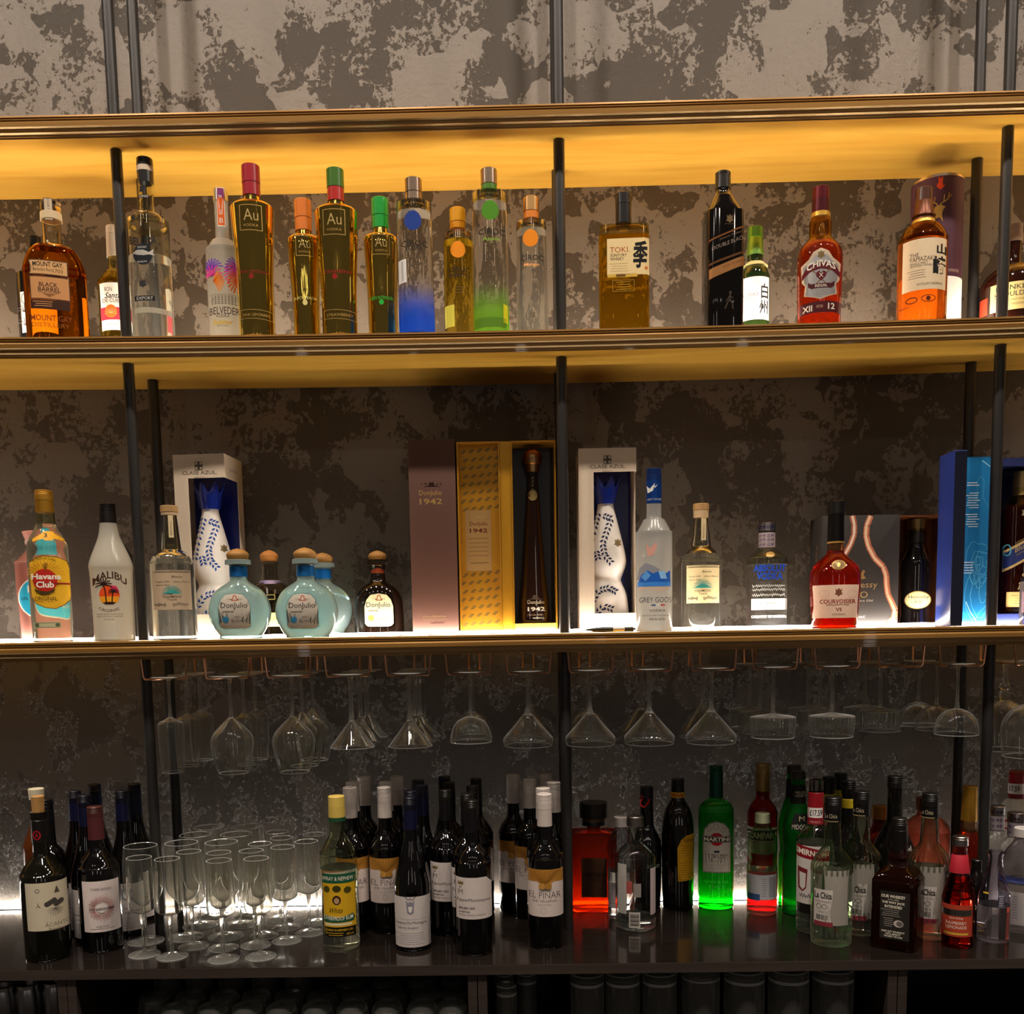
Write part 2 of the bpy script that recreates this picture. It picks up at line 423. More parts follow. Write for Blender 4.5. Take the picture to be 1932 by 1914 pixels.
v, f = box_vf(-2.6, 2.6, 0.0, 0.06, -1.7, 2.3)
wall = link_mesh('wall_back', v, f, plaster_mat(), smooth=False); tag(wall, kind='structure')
v, f = box_vf(-2.6, 2.6, -5.0, 0.06, -1.76, -1.7)
tag(link_mesh('floor', v, f, wood_mat('dark_floor', (.02, .015, .012), (.035, .026, .02), .5, 0), smooth=False), kind='structure')

UNDER = wood_mat('gold_veneer', (.86, .44, .052), (.98, .59, .10), .36, .35, (2.2, 22, 22))
BEAD = wood_mat('bead_highlight', (.86, .62, .30), (.92, .70, .38), .3, .2, (2, 60, 60))  # pale tone standing in for the bright lines below the beads
FRONT = wood_mat('bronze_lacquer', (.23, .108, .020), (.32, .16, .033), .33, .35, (1.5, 90, 90), .2)
def sweep_x(name, sec, x0, x1, n, m, parent, s):
    V, Fc = [], []; k = len(sec)
    for i in range(n + 1):
        X = x0 + (x1 - x0) * i / n
        for (y_, z_) in sec: V.append((X, y_, z_ - sag(s, X)))
    for i in range(n):
        for j in range(k):
            j2 = (j + 1) % k; Fc.append((i * k + j, i * k + j2, (i + 1) * k + j2, (i + 1) * k + j))
    Fc.append(tuple(range(k))[::-1]); Fc.append(tuple(n * k + j for j in range(k)))
    o = link_mesh(name, V, Fc, m, parent, smooth=False); return o
def shelf(s, label):
    z = {'A': ZA, 'B': ZB, 'C': ZC}[s]
    r = thing('wall_shelf', label, 'shelf', group='bronze bar shelves')
    sweep_x('board', [(-.001, z), (-.001, z - TH + UND), (YF + .0155, z - TH + UND), (YF + .0155, z)], -2.3, 2.3, 40, UNDER, r, s)
    y = YF; T = TH
    prof = [(.0, .0), (-.004, .0), (-.007, -.0015), (-.0075, -.0045), (-.0045, -.0058), (-.0068, -.0072), (-.0068, -.0085), (-.0042, -.0095),
            (-.0042, -.0105), (-.0075, -.0125), (-.0085, -.0145), (-.0085, -.0222), (-.0015, -.0238), (-.0015, -.0300), (.0045, -.0318), (.0045, -.0352), (.0065, -.0358), (.0065, -T), (.0068, -T), (.0068, 0)]
    o = sweep_x('front_moulding', [(y + .0085 + a, z + b) for a, b in prof][::-1], -2.3, 2.3, 40, [FRONT, BEAD], r, s)
    for p in o.data.polygons:                          # bead undersides coloured paler to paint in their highlight lines
        if p.normal.z < -.7 and p.center.y < y + .0145 and -.0325 < p.center.z + sag(s, p.center.x) - z < -.022: p.material_index = 1
    return r
shelf('A', 'bare bronze shelf with a glowing gold underside, the highest of three')
shelf('B', 'bronze shelf carrying the gold bottles and whiskies, the middle of three')
shelf('C', 'bronze shelf carrying the gift boxes, with stemware hanging under it')

def strip(s, Y, z, label, L, h=.008, wd=.011):
    r = thing('led_strip', label, 'light strip', group='white LED strips')
    col = (1.0, .87, .70, 1) if s in 'AB' else (1.0, .93, .84, 1)
    em = emit_mat('led_' + s, col, L)
    sec = [(Y - wd / 2, z + .002), (Y - wd / 2, z + h * .7), (Y - wd / 4, z + h), (Y + wd / 4, z + h), (Y + wd / 2, z + h * .7), (Y + wd / 2, z + .002)]
    sweep_x('diffuser', sec[::-1], -2.25, 2.25, 30, em, r, s)
    sweep_x('channel', [(Y - wd / 2 - .001, z + .0002), (Y - wd / 2 - .001, z + .002), (Y + wd / 2 + .001, z + .002), (Y + wd / 2 + .001, z + .0002)][::-1], -2.25, 2.25, 30, 'metal:b0b0b0', r, s)
YS = -.168
strip('A', YS, ZA, 'white light strip along the top of the bare highest shelf', STRIP_A)
strip('B', YS, ZB, 'white light strip along the shelf of gold bottles and whiskies', STRIP_B)
strip('C', YS, ZC, 'white light strip along the shelf of gift boxes', STRIP_C)
strip('K', -.010, ZK, 'white light strip where the dark counter meets the wall', STRIP_K)

POST = 'paintblack'
pm, nt, out = new_mat('matt_black_paint'); pb = prin(nt, out, (.018, .016, .015, 1), .42, 0, .45); speckle(nt, pb, (.018, .016, .015, 1), .2, 40); _M['paint:'] = pm
def post(X, Y, label, sections):
    r = thing('shelf_post', label, 'post', (X, Y, 0), group='round black shelf posts')
    for (z0, z1) in sections:
        V, Fc = lathe_vf([(0, z0), (.0112, z0), (.0112, z1), (0, z1)], 24)
        link_mesh('post_section', V, Fc, 'paint:', r)
for pn, dx in (('beside the rums', -SP), ('in the middle of the shelves', 0), ('beside the blue gift box', SP)):
    for Y, fb in ((YPF, 'front'), (YPB, 'rear')):
        X = XM + dx
        secs = [(ZA - sag('A', X) + .0003, 1.9), (ZB - sag('B', X) + .0003, ZA - sag('A', X) - TH + UND - .0003), (ZC + .0003, ZB - sag('B', X) - TH + UND - .0003), (ZK + .0003, ZC - TH + UND - .0003)]
        post(X, Y, 'black round post %s, the %s one of its pair' % (pn, 'one before the strip' if 0 else ('outer' if fb == 'front' else 'inner wall-side')), secs)

CT = wood_mat('black_brown_laminate', (.008, .0058, .0048), (.014, .010, .008), .12, 0, (2, 50, 50), .3)
CE = wood_mat('brown_edge_band', (.040, .028, .023), (.055, .04, .033), .4, 0, (2, 80, 80))
r = thing('back_bar_counter', 'long dark polished counter under the hanging glasses', 'counter')
box('worktop', -2.3, 2.3, YK + .0012, -.0005, ZK - TK, ZK, CT, r)
box('edge_band', -2.3, 2.3, YK, YK + .0012, ZK - TK, ZK - .0004, CE, r)

def px_x(x, y, Y): return at_y(x, y, Y).x
yfr = YK + .004
zin = ZK - TK - .0005
SHZ = ZK - TK - .16
def cabinet(label, xl, xr, y=1870):
    a, b = (px_x(xl, y, yfr) if xl is not None else -2.3), (px_x(xr, y, yfr) if xr is not None else 2.3)
    r = thing('back_bar_cabinet', label, 'cabinet'); t = .0175; zb = ZK - .9
    box('side_panel', a, a + t, yfr, -.02, zb, zin, CE, r); box('side_panel', b - t, b, yfr, -.02, zb, zin, CE, r)
    box('back_panel', a + t, b - t, -.02, -.004, zb, zin, 'plastic:0b0a0a', r)
    box('inner_shelf', a + t, b - t, yfr + .03, -.021, SHZ - .016, SHZ, 'plastic:1a1513', r)
    return a + t, b - t
cabinet('open dark cabinet holding the silver cans', None, 125.5)
cabinet('open dark cabinet holding the plain upturned tumblers', 127, 900)
cabinet('open dark cabinet holding the ribbed upturned tumblers', 902, 1692)
cabinet('open dark empty cabinet beyond the ribbed tumblers', 1694, None)

# ------------------------------------------------------------------ bottles
def px_scale(X, Y, Z): return proj((X, Y, Z))[2] / F_PX
class Spot:
    """where one thing stands: its axis, and photo-to-metre conversions on that axis"""
    def __init__(s, x, y, surf, Y=None, hw=0, ratio=1.0):
        if surf == 'K':
            p = at_z(x, y, ZK); d = (p - CAMP).length
            rr = hw * d / F_PX * ratio
            s.Y = p.y + rr; s.X = p.x * (1 + rr / max(d, .1)); s.Z = ZK
        else:
            s.Y = Y; s.X = at_y(x, y, Y).x; s.Z = top_of(surf, s.X)
        s.Z += .0004
        s.S = px_scale(s.X, s.Y, s.Z + .12)
    def z(s, py):
        ax = proj((s.X, s.Y, s.Z + .1))[0]
        for _ in range(3):
            z = at_y(ax, py, s.Y).z; ax = proj((s.X, s.Y, z))[0]
        return z
    def ax(s, py): return proj((s.X, s.Y, s.z(py)))[0]
    def face(s): return math.atan2(CAMP.x - s.X, -(CAMP.y - s.Y))
def rad_at(prof, z):
    """widest radius of the outline at height z"""
    best = None
    for (r0, z0), (r1, z1) in zip(prof, prof[1:]):
        lo, hi = min(z0, z1), max(z0, z1)
        if lo - 1e-9 <= z <= hi + 1e-9:
            t = 0 if hi - lo < 1e-9 else (z - z0) / (z1 - z0)
            r = r0 + (r1 - r0) * t
            best = r if best is None else max(best, r)
    return best if best is not None else max(p[0] for p in prof) * .9
def shoulder(rn, rb, y0, y1, m, k=9):
    out = []
    for i in range(k + 1):
        t = i / k
        sl = .5 - .5 * math.cos(PI * t); ro = math.sqrt(max(0, 1 - (1 - t) ** 2))
        out.append((y0 + (y1 - y0) * t, rn + (rb - rn) * ((1 - m) * sl + m * ro)))
    return out
def place_art(sp, prof, items, ratio, n, sect=None):
    placed = []
    for it in items:
        x, y, tr, mk = art_tris(it)
        z = sp.z(y); a = rad_at(prof, z - sp.Z)
        u = (x - proj((sp.X, sp.Y, z))[0]) * sp.S
        placed.append((u, z - sp.Z, sp.S * .985, tr, mk))
    def mapping(u, z, lift):
        a = rad_at(prof, z); n_, ra = sect(z, a) if sect else (n, ratio)
        a += lift; b = (a - lift) * ra + lift
        q = max(-.985, min(.985, u / a))
        return (q * a, -b * (1 - abs(q) ** n_) ** (1.0 / n_), z)
    return placed, mapping
def bottle(name, label, x, y, surf, top, sh=None, rn=None, rb=None, m=.5, Y=None, base=None, prof=None, body='dark:050505', caps=(), arts=(), sec=(2, 1.0), yaw=None,
           fill=None, liquid=None, group=None, cat='bottle', rb2=None, bead=None, nseg=40, extra=None, glasspart='glass_body', foot=.0022, lift=0.0):
    """photo-measured bottle. x, y: a point on its axis (on the counter: the front of its foot). top: where the glass starts; sh: shoulder rows"""
    hw = rb or max(p[1] for p in prof)
    sp = Spot(x, y, surf, Y, hw, sec[1]); sp.Z += lift
    S = sp.S
    if prof is None:
        pr = [(top, rn)]
        if bead: pr += [(top, rn), (top, bead[1]), (top, bead[1]), (top + bead[0], bead[1]), (top + bead[0], bead[1]), (top + bead[0] + 1, rn), (top + bead[0] + 1, rn)]
        pr += shoulder(rn, rb, sh[0], sh[1], m)
    else: pr = list(prof)
    z0 = .0
    P = [(hwp * S, sp.z(yy) - sp.Z) for yy, hwp in pr]
    rbm = (rb2 or rb or pr[-1][1]) * S
    P = [p for p in P if p[1] > foot * 2] + [(rbm, foot * 1.6)]
    P = [(a, max(b, foot * 1.6)) for a, b in smooth_prof(P, 3)]
    P += [(rbm - foot * .35, foot * .5), (rbm - foot, 0.0)]
    outer = P[::-1]                                   # bottom to top
    rt = thing(name, label, cat, (sp.X, sp.Y, sp.Z), sp.face() if yaw is None else yaw, group)
    n, ratio = sec
    def sect(z, r):                                    # round neck, shaped body
        if sec == (2, 1.0): return sec
        rnm = (rn or pr[0][1]) * S * 1.05; t = max(0.0, min(1.0, (r - rnm) / max(rbm - rnm, 1e-5)))
        t = t ** .7
        return (2 + (n - 2) * t, 1 + (ratio - 1) * t)
    def lv(pp, closed=False): return lathe_vf([(r_, z_, sect(z_, r_)) for r_, z_ in pp], nseg, sec, closed)
    if fill is None and liquid is None:
        V, Fc = lv([(0, 0)] + outer + [(0, outer[-1][1])]); link_mesh(glasspart, V, Fc, body, rt)
    else:
        zl = sp.z(fill) - sp.Z
        low = [p for p in outer if p[1] < zl]; rl = rad_at(outer, zl); up = [(rl, zl + .0003)] + [p for p in outer if p[1] > zl + .0006]
        V, Fc = lv([(0, 0)] + low + [(rl, zl), (0, zl)]); link_mesh('filled_glass', V, Fc, liquid, rt)
        th = .0018
        inn = [(max(r_ - th, .0005), z_) for r_, z_ in up][::-1]
        V, Fc = lv(up + inn, True); link_mesh(glasspart, V, Fc, body, rt)
    for cp in caps:
        cn, y0, y1, h0, h1, mk = cp[:6]; rings = cp[6] if len(cp) > 6 else 0
        za, zb_ = sp.z(y1) - sp.Z, sp.z(y0) - sp.Z
        h0 *= S; h1 *= S
        q = [(0, za), (h1, za)]
        if rings > 0:
            zr = zb_ - (zb_ - za) * (.55 if rings > 2 else .35)
            for i in range(rings):
                zc = zr + (zb_ - .002 - zr) * (i + .5) / rings; rr = h1 + (h0 - h1) * (zc - za) / (zb_ - za)
                q += [(rr, zc - .0012), (rr - .0006, zc - .0006), (rr - .0006, zc + .0002), (rr, zc + .0006)]
        bev = min(.0012, (zb_ - za) * .3)
        if rings == -1:                                # a domed knob
            q = [(0, za), (h1 * .8, za)] + [(h1 * (.86 + .14 * math.sin(PI * t)) * math.cos(PI / 2 * max(0, (t - .45) / .55)) ** .6 if t < 1 else 0, za + (zb_ - za) * t) for t in [i / 9 for i in range(10)]]
        else:
            q += [(h0, zb_ - bev), (h0 - bev, zb_), (0, zb_)]
        V, Fc = lathe_vf(q, 28, (2, 1.0)); link_mesh(cn, V, Fc, mk, rt)
    full = [p for p in outer]
    ztop = outer[-1][1]
    for cp in caps:                                    # lettering may sit on caps and neck bands
        za, zb_ = sp.z(cp[2]) - sp.Z, sp.z(cp[1]) - sp.Z
        if za >= ztop - .004: full += [(cp[4] * S, max(za, full[-1][1])), (cp[3] * S, zb_)]
    for pn, items in arts:
        on_cap = pn.startswith('^'); pn = pn.lstrip('^')
        if on_cap:
            fp = [(cp, sp.z(cp[2]) - sp.Z, sp.z(cp[1]) - sp.Z) for cp in caps]
            zc = sp.z(items[0][2] if items[0][0] != 'T' else items[0][3]) - sp.Z
            pf = None
            for cp, za, zb_ in fp:
                if za <= zc <= zb_: 
                    cand = [(cp[4] * S, za - .02), (cp[4] * S, za), (cp[3] * S, zb_), (cp[3] * S, zb_ + .02)]
                    if pf is None or cand[1][0] > pf[1][0]: pf = cand
            pf = pf or full
            placed, mp = place_art(sp, pf, items, 1.0, 2)
        else:
            placed, mp = place_art(sp, full, items, ratio, n, sect if sec != (2, 1.0) else None)
        mesh_from_art(pn, rt, placed, mp, mx=max(.003, hw * S / 9) if n <= 2 else max(.002, hw * S / 18))
    if extra: extra(rt, sp)
    return rt, sp
# ------------------------------------------------------------------ middle shelf: spirits along the light strip
FR, BK = -.232, -.114
K0, W0 = 'ink:15120f', 'paper:f2ead8'
def fan(x, y, r, n, a0, a1, col, w_=1.6):
    out = []
    for i in range(n):
        a = math.radians(a0 + (a1 - a0) * i / max(n - 1, 1))
        out.append(('L', x, y, [(0, 0), (math.cos(a) * r * .6, -math.sin(a) * r * .6 - r * .08), (math.cos(a) * r, -math.sin(a) * r + r * .12)], w_, col))
    return out
def rect_ring(x, y, w_, h, t, col):
    return ('L', x, y, [(-w_ / 2, -h / 2), (w_ / 2, -h / 2), (w_ / 2, h / 2), (-w_ / 2, h / 2), (-w_ / 2, -h / 2)], t, col)
def lines(x, y, w_, n, dy, col, t=.8, seed=1):
    rnd = random.Random(seed)
    return [('R', x + rnd.uniform(-.04, .04) * w_, y + i * dy, w_ * rnd.uniform(.7, 1), t, col) for i in range(n)]
def script(x, y, w_, h, col, t=1.0, seed=3, k=9):
    """a handwritten flourish"""
    rnd = random.Random(seed); p = []
    for i in range(k * 2):
        p.append((-w_ / 2 + w_ * i / (k * 2 - 1), (h / 2 if i % 2 else -h / 2) * rnd.uniform(.3, 1)))
    return ('L', x, y, p, t, col)
def barcode(x, y, w_, h, col=K0, n=16, seed=5):
    rnd = random.Random(seed)
    return [('R', x - w_ / 2 + w_ * (i + .5) / n, y, w_ / n * rnd.uniform(.25, .75), h, col) for i in range(n)]
CREST = [(-6, -7), (-3, -4), (0, -8), (3, -4), (6, -7), (5, 0), (7, 4), (3, 5), (0, 8), (-3, 5), (-7, 4), (-5, 0)]

bottle('liquor_bottle', 'dark bottle with black screw cap and white floral label behind the amber rum flask', 75, 600, 'B', 474, sh=(500, 535), rn=12, rb=37, m=.6, Y=BK, body='dark:0d0c0c',
       caps=[('screw_cap', 447, 476, 11, 12, 'plastic:0c0b0b', 4)],
       arts=[('label', [('R', 75, 600, 62, 74, 'paper:f6f2ea')] + fan(50, 600, 18, 6, 40, 160, 'ink:5a5860', 1) + fan(52, 625, 18, 6, 20, 150, 'ink:5a5860', 1) + [('O', 50, 575, 6, 9, 1, 'ink:5a5860'), ('O', 58, 580, 6, 5, 1, 'ink:5a5860')])])
bottle('rum_flask', 'amber flat rum flask with glass stopper and two cream labels', 106, 560, 'B', 398, sh=(462, 522), rn=17.5, rb=55, m=.93, Y=FR, sec=(2.6, .52), body='glass:f4efe2', liquid='liquid:fabc48', fill=474,
       caps=[('glass_stopper', 383, 404, 18, 18, 'glass:f2ece0'), ('paper_seal', 403, 418, 19, 19.5, 'paper:cdb893')],
       arts=[('label', [('R', 93, 516, 68, 28, 'ink:4a2a12'), ('R', 93, 516, 64, 24, 'paper:d6a56c'), ('T', 'MOUNT GAY.', 92, 510, 53, 9, K0, {'b': .02}), ('T', 'Barbados Rum', 83, 520, 33, 6, K0), ('T', '1703', 109, 521, 17, 7, 'ink:3a2416'),
                        ('R', 96, 554, 70, 43, 'ink:4a2a12'), ('R', 96, 554, 66, 39, 'paper:c98f5a'), ('T', 'BLACK', 93, 548, 32, 8, 'ink:2c1408', {'b': .01}), ('T', 'BARREL', 95, 557, 39, 8, 'ink:2c1408', {'b': .01}), ('T', 'DOUBLE CASK BLEND', 95, 563, 34, 2.5, K0),
                        ('G', 95, 567, [(-12, -2), (12, -2), (0, 4)], 'ink:8a5a30'), ('R', 97, 585, 68, 17, 'ink:3a1c0c')] + lines(85, 580, 36, 3, 4, 'ink:c98f5a', 1.2)),
             ('embossed_lettering', [('T', 'MOUNT GAY', 99, 610, 72, 11, 'ink:7c3a08', {'b': .01}), ('T', 'DISTILLERY', 98, 623, 66, 8, 'ink:8c4a0c')]),
             ('^neck_strip', [('R', 92, 402, 16, 40, 'ink:3a3028'), ('R', 92, 402, 13.5, 38, 'paper:cbb79a'), ('T', 'SMALL BATCH', 92, 398, 4, 30, K0, {'rot': 1})])])
bottle('rum_bottle', 'pale rum bottle with tall white cap and red sun band, half behind the post', 222, 560, 'B', 484, sh=(510, 545), rn=13.5, rb=34, m=.55, Y=BK, body='glass:f2f0d8', liquid='liquid:efe08a', fill=520,
       caps=[('screw_cap', 428, 487, 14, 15.5, 'plastic:e8e2d4', 2)],
       arts=[('label', [('R', 224, 589, 62, 86, 'paper:f5efe2'), ('T', 'RON', 206, 557, 13, 8, K0), ('T', 'Santiago', 222, 570, 44, 13, 'ink:1a1a20', {'sh': .35, 'b': .01}), ('T', 'DE CUBA', 213, 578, 34, 7, K0), ('R', 224, 602, 62, 23, 'paper:b03042'),
                        ('E', 211, 598, 11, 12, 'paper:d8702c')] + fan(211, 602, 11, 9, 0, 180, 'ink:f0b070', .7) + [('T', 'RON CARTA BLANCA', 212, 622, 36, 3.5, K0)])])
bottle('vodka_bottle', 'tall clear vodka bottle with black cap and round fish emblem beside the post', 286, 550, 'B', 344, sh=(402, 436), rn=14, rb=38, m=.7, Y=FR, body='glass:f6f6f0', liquid='liquid:f2f2ea', fill=490,
       caps=[('cap', 300, 316, 14.5, 15, 'plastic:14110f'), ('cap_band', 315, 326, 15.2, 15.2, 'paper:cfb9a4'), ('foil_collar', 325, 347, 14.6, 14.6, 'plastic:0f0d0c')],
       arts=[('printed_emblem', [('T', 'BELUGA', 271, 468, 48, 15, 'ink:141820', {'b': .02, 'arc': -8}), ('E', 271, 494, 17, 19, 'ink:12161e'), ('T', 'EXPORT', 270, 481, 16, 3.5, 'ink:d8d4cc'), ('T', 'QUALITY', 270, 508, 18, 3.5, 'ink:d8d4cc'),
                                ('G', 272, 491, [(-20, 0), (-12, -5), (0, -5), (10, -1), (19, -8), (17, 0), (20, 4), (10, 3), (0, 5), (-10, 4)], 'foil:cfcac0'),
                                ('G', 271, 548, CREST, 'ink:2c2a2c'), ('R', 275, 575, 36, 9, 'ink:111016'), ('T', 'EXPORT', 275, 575, 29, 5.5, 'ink:d8d4cc'), ('R', 290, 597, 68, 10, 'milk:c9cbc4')]),
             ('^neck_emblem', [('G', 270, 362, CREST, 'ink:1c1a1c'), ('R', 272, 376, 19, 6, 'ink:111016'), ('T', 'EXPORT', 272, 376, 16, 4, 'ink:d8d4cc')])])
bottle('vodka_bottle', 'frosted white vodka bottle printed with purple and orange palm trees', 425, 560, 'B', 380, sh=(452, 486), rn=12.8, rb=32, m=.7, Y=-.212, body='frost:f2efe4',
       caps=[('cap', 358, 382, 13, 14, 'metal:c9c4bc')],
       arts=[('neck_ribbon', [('R', 417, 396, 15, 70, 'paper:efe0c8'), ('R', 416, 370, 12, 18, 'ink:7c2c6c'), ('R', 417, 404, 12, 50, 'ink:e8641e'), ('T', 'BELVEDERE', 416, 392, 6, 34, W0, {'rot': 1}), ('T', 'B', 418, 421, 7, 9, W0)]),
             ('printed_picture', fan(400, 520, 24, 10, 20, 165, 'ink:7040c0', 2.2) + fan(400, 530, 22, 10, -10, 190, 'ink:e0409a', 2.2) + fan(404, 540, 20, 9, -60, 60, 'ink:f08020', 2.2)
              + fan(450, 516, 27, 10, 60, 190, 'ink:7c44c8', 2.2) + fan(447, 526, 25, 11, 60, 220, 'ink:e8409a', 2.2) + fan(450, 540, 22, 9, 120, 260, 'ink:f06a1c', 2.4) + lines(425, 566, 56, 6, 3.4, 'ink:6c6860', .7)
              + [('R', 402 + 6 * i, 576, 1.2, 16, 'ink:6c6860') for i in range(9)]),
             ('printed_lettering', [('T', 'BELVEDERE', 427, 596, 60, 13, 'ink:26222a'), ('T', 'VODKA', 421, 606, 25, 6, 'ink:26222a'), ('T', 'Summer', 422, 617, 35, 9, 'ink:e0b818', {'sh': .3, 'b': .02}), ('T', 'EDITION', 421, 624, 20, 3, 'ink:4a4640')])])
def gold_bottle(label, x, y, ct, cb, hwc, capcol, neckb, hs, hb, big, fl, flcol, top2=None, logo='ink:8a6a2c'):
    caps = [('cap', ct, cb - (cb - ct) * .42, hwc, hwc, 'plastic:' + capcol), ('cap_skirt', cb - (cb - ct) * .425, cb, hwc - .6, hwc - .3, 'plastic:' + (top2 or capcol))]
    S2 = 1.0 if big else .8
    lx, ly = x - 9 * S2 + (0 if big else 4), neckb + (40 if big else 27)
    art = [rect_ring(lx, ly, 40 * S2, 44 * S2, 1.3, 'foil:caa560'), ('T', 'Au', lx, ly - 5 * S2, 27 * S2, 20 * S2, 'foil:d8b878', {'b': -.005}), ('T', 'VODKA', lx, ly + 14 * S2, 28 * S2, 4.5 * S2, 'foil:caa560')]
    fy = 524 if big else 571
    arts = [('etched_logo', art), ('flavour_lettering', [('T', fl, x - 2, fy, 54 if big else 42, 6, 'ink:' + flcol), ('E', x - (8 if big else 2), fy + (9 if big else 8), 4.5, 5, 'ink:' + flcol)])]
    if big:
        arts.append(('base_band', [('L', x + 2, 602, [(-30, -8), (30, -6), (30, 10), (-30, 8), (-30, -8)], .9, 'foil:caa560'), ('T', fl, x + 2, 604, 50, 5, 'foil:caa560')]))
    bottle('vodka_bottle', label, x, y, 'B', cb - 4, prof=[(cb - 4, hwc - 2.5), (neckb, hwc - 2.5), (neckb, hwc - 2.5), (neckb + 3, hs * .82), (neckb + 10, hs), (neckb + 10, hs), (neckb + 70, hs * .93), (neckb + 150, hb * 1.02), (624, hb)] if big else
           [(cb - 4, hwc - 2.5), (neckb, hwc - 2.5), (neckb, hwc - 2.5), (neckb + 3, hs * .86), (neckb + 8, hs), (neckb + 8, hs), (neckb + 60, hs * .93), (neckb + 130, hb * 1.0), (624, hb)],
           rn=hwc - 2.5, rb=hb, Y=-.246 if big else -.213, body='mirror:f8d66c', caps=caps, arts=arts, group='gold mirrored bottles', foot=.0015)
gold_bottle('tall gold bottle with plain crimson red cap', 483, 560, 314, 372, 17, '9c1526', 386, 40.5, 33.5, True, 'PINK LEMONADE', '8a1a10')
gold_bottle('short gold bottle with peach orange cap', 578, 570, 379, 438, 16, 'e07a2c', 448, 31.5, 25.5, False, 'JUICY PEACH', 'f0e090')
gold_bottle('tall gold bottle with strawberry red and green cap', 640, 560, 321, 382, 16.2, '3c6a1c', 394, 40.5, 33, True, 'STRAWBERRY', '9a1414', 'b0201a')
gold_bottle('short gold bottle with bright green cap', 722, 570, 376, 433, 15.8, '149a34', 446, 33, 28, False, 'GREEN WATERMELON', '30c040')

def grape_bottle(label, x, y, ct, bandtop, bandbot, hwc, capmat, bandmat, s0, s1, hw, dot, dx, dy, name_y, sub, suby, subcol, liq, fill, seal_y, arts=(), lower=None, upper='glass:f2f1ea', seal_x=None, YY=FR):
    caps = [('cap', ct, bandtop, hwc, hwc, capmat), ('neck_band', bandtop, bandbot, hwc - .5, hwc - .5, bandmat)]
    k = hw / 33.0
    art = [('E', dx, dy, 14.5 * k + 2, 17 * k + 1, 'ink:%s' % dot)]
    lt = [('T', 'C\u00ceROC', dx + 3, name_y, 50 * k + 1, 14 * k, 'ink:17150f', {'b': .012})] + ([('T', sub, dx + 2, suby, 34 * k + (12 if len(sub) > 5 else 0), 8, 'ink:' + subcol, {'sh': .3 if subcol != '17150f' else 0, 'b': .015})] if sub else [])
    sx = seal_x or dx + 4
    seal = []
    if seal_y: seal = [('O', sx, seal_y, 12 * k + 1, 16 * k + 1, 1.6, 'glass:f0f0e8')] + [('E', sx + a * 3.2, seal_y + b * 3.4, 1.6, 1.6, 'glass:d8d4c0') for b in (-1, 0, 1) for a in (-1, 0, 1)]
    bottle('vodka_bottle', label, x, y, 'B', bandbot - 3, sh=(s0, s1), rn=hwc - 2, rb=hw, rb2=hw + 1.5, m=.9, Y=YY, body=upper, liquid=liq, fill=fill, caps=caps, arts=[('round_medallion', art), ('printed_lettering', lt), ('embossed_seal', seal), ('small_print', lines(dx + 4, (seal_y or 540) - 46, 26 * k, 3, 5, 'ink:504a3c', .8))] + list(arts), group='clear bottles with round medallions')
grape_bottle('tall clear vodka bottle fading to blue with a blue medallion', 785, 540, 339, 365, 380, 16, 'metal:9a8676', 'metal:a08c7a', 388, 404, 32.5, '14388c', 779, 429, 470, 'VODKA', 481, '17150f', 'fade:1c50c8', 406, 556, YY=-.25,
             arts=[('price_sticker', [('R', 760, 521, 15, 42, 'paper:f2f0ec')] + barcode(760, 521, 4, 36, 'ink:b8b4b0', 9))])
grape_bottle('short pale yellow vodka bottle with orange medallion and yellow cap', 866, 540, 395, 421, 434, 15, 'plastic:e09a14', 'plastic:d88c10', 442, 458, 27.5, 'f0900c', 864, 481, 517, 'PINEAPPLE', 529, '17150f', 'liquid:f2e28c', 459, 597, YY=-.222,
             arts=[('back_sticker', [('R', 849, 604, 18, 40, 'paper:f6ec5a')])])
grape_bottle('tall clear vodka bottle with green apple medallion and green neck band', 925, 480, 321, 350, 362, 15.3, 'metal:a08c78', 'plastic:4a7a1e', 370, 387, 32.5, '4a8a14', 925, 410, 448, 'Apple', 464, '7cae3c', 'fade:6c9c2c', 389, 565, YY=-.24,
             arts=[('green_fade', [('R', 925, 618, 62, 18, 'ink:5c8a1c')]), ('yellow_sticker', [('R', 954, 600, 8, 34, 'paper:e8e024')])])
grape_bottle('short clear vodka bottle with mango orange medallion and pale gold cap', 1004, 540, 374, 401, 415, 15, 'metal:dcae74', 'plastic:e0802a', 420, 437, 28.5, 'f08c0a', 1001, 460, 495, 'Mango', 510, 'f0a860', 'liquid:f4f2ea', 439, 603)

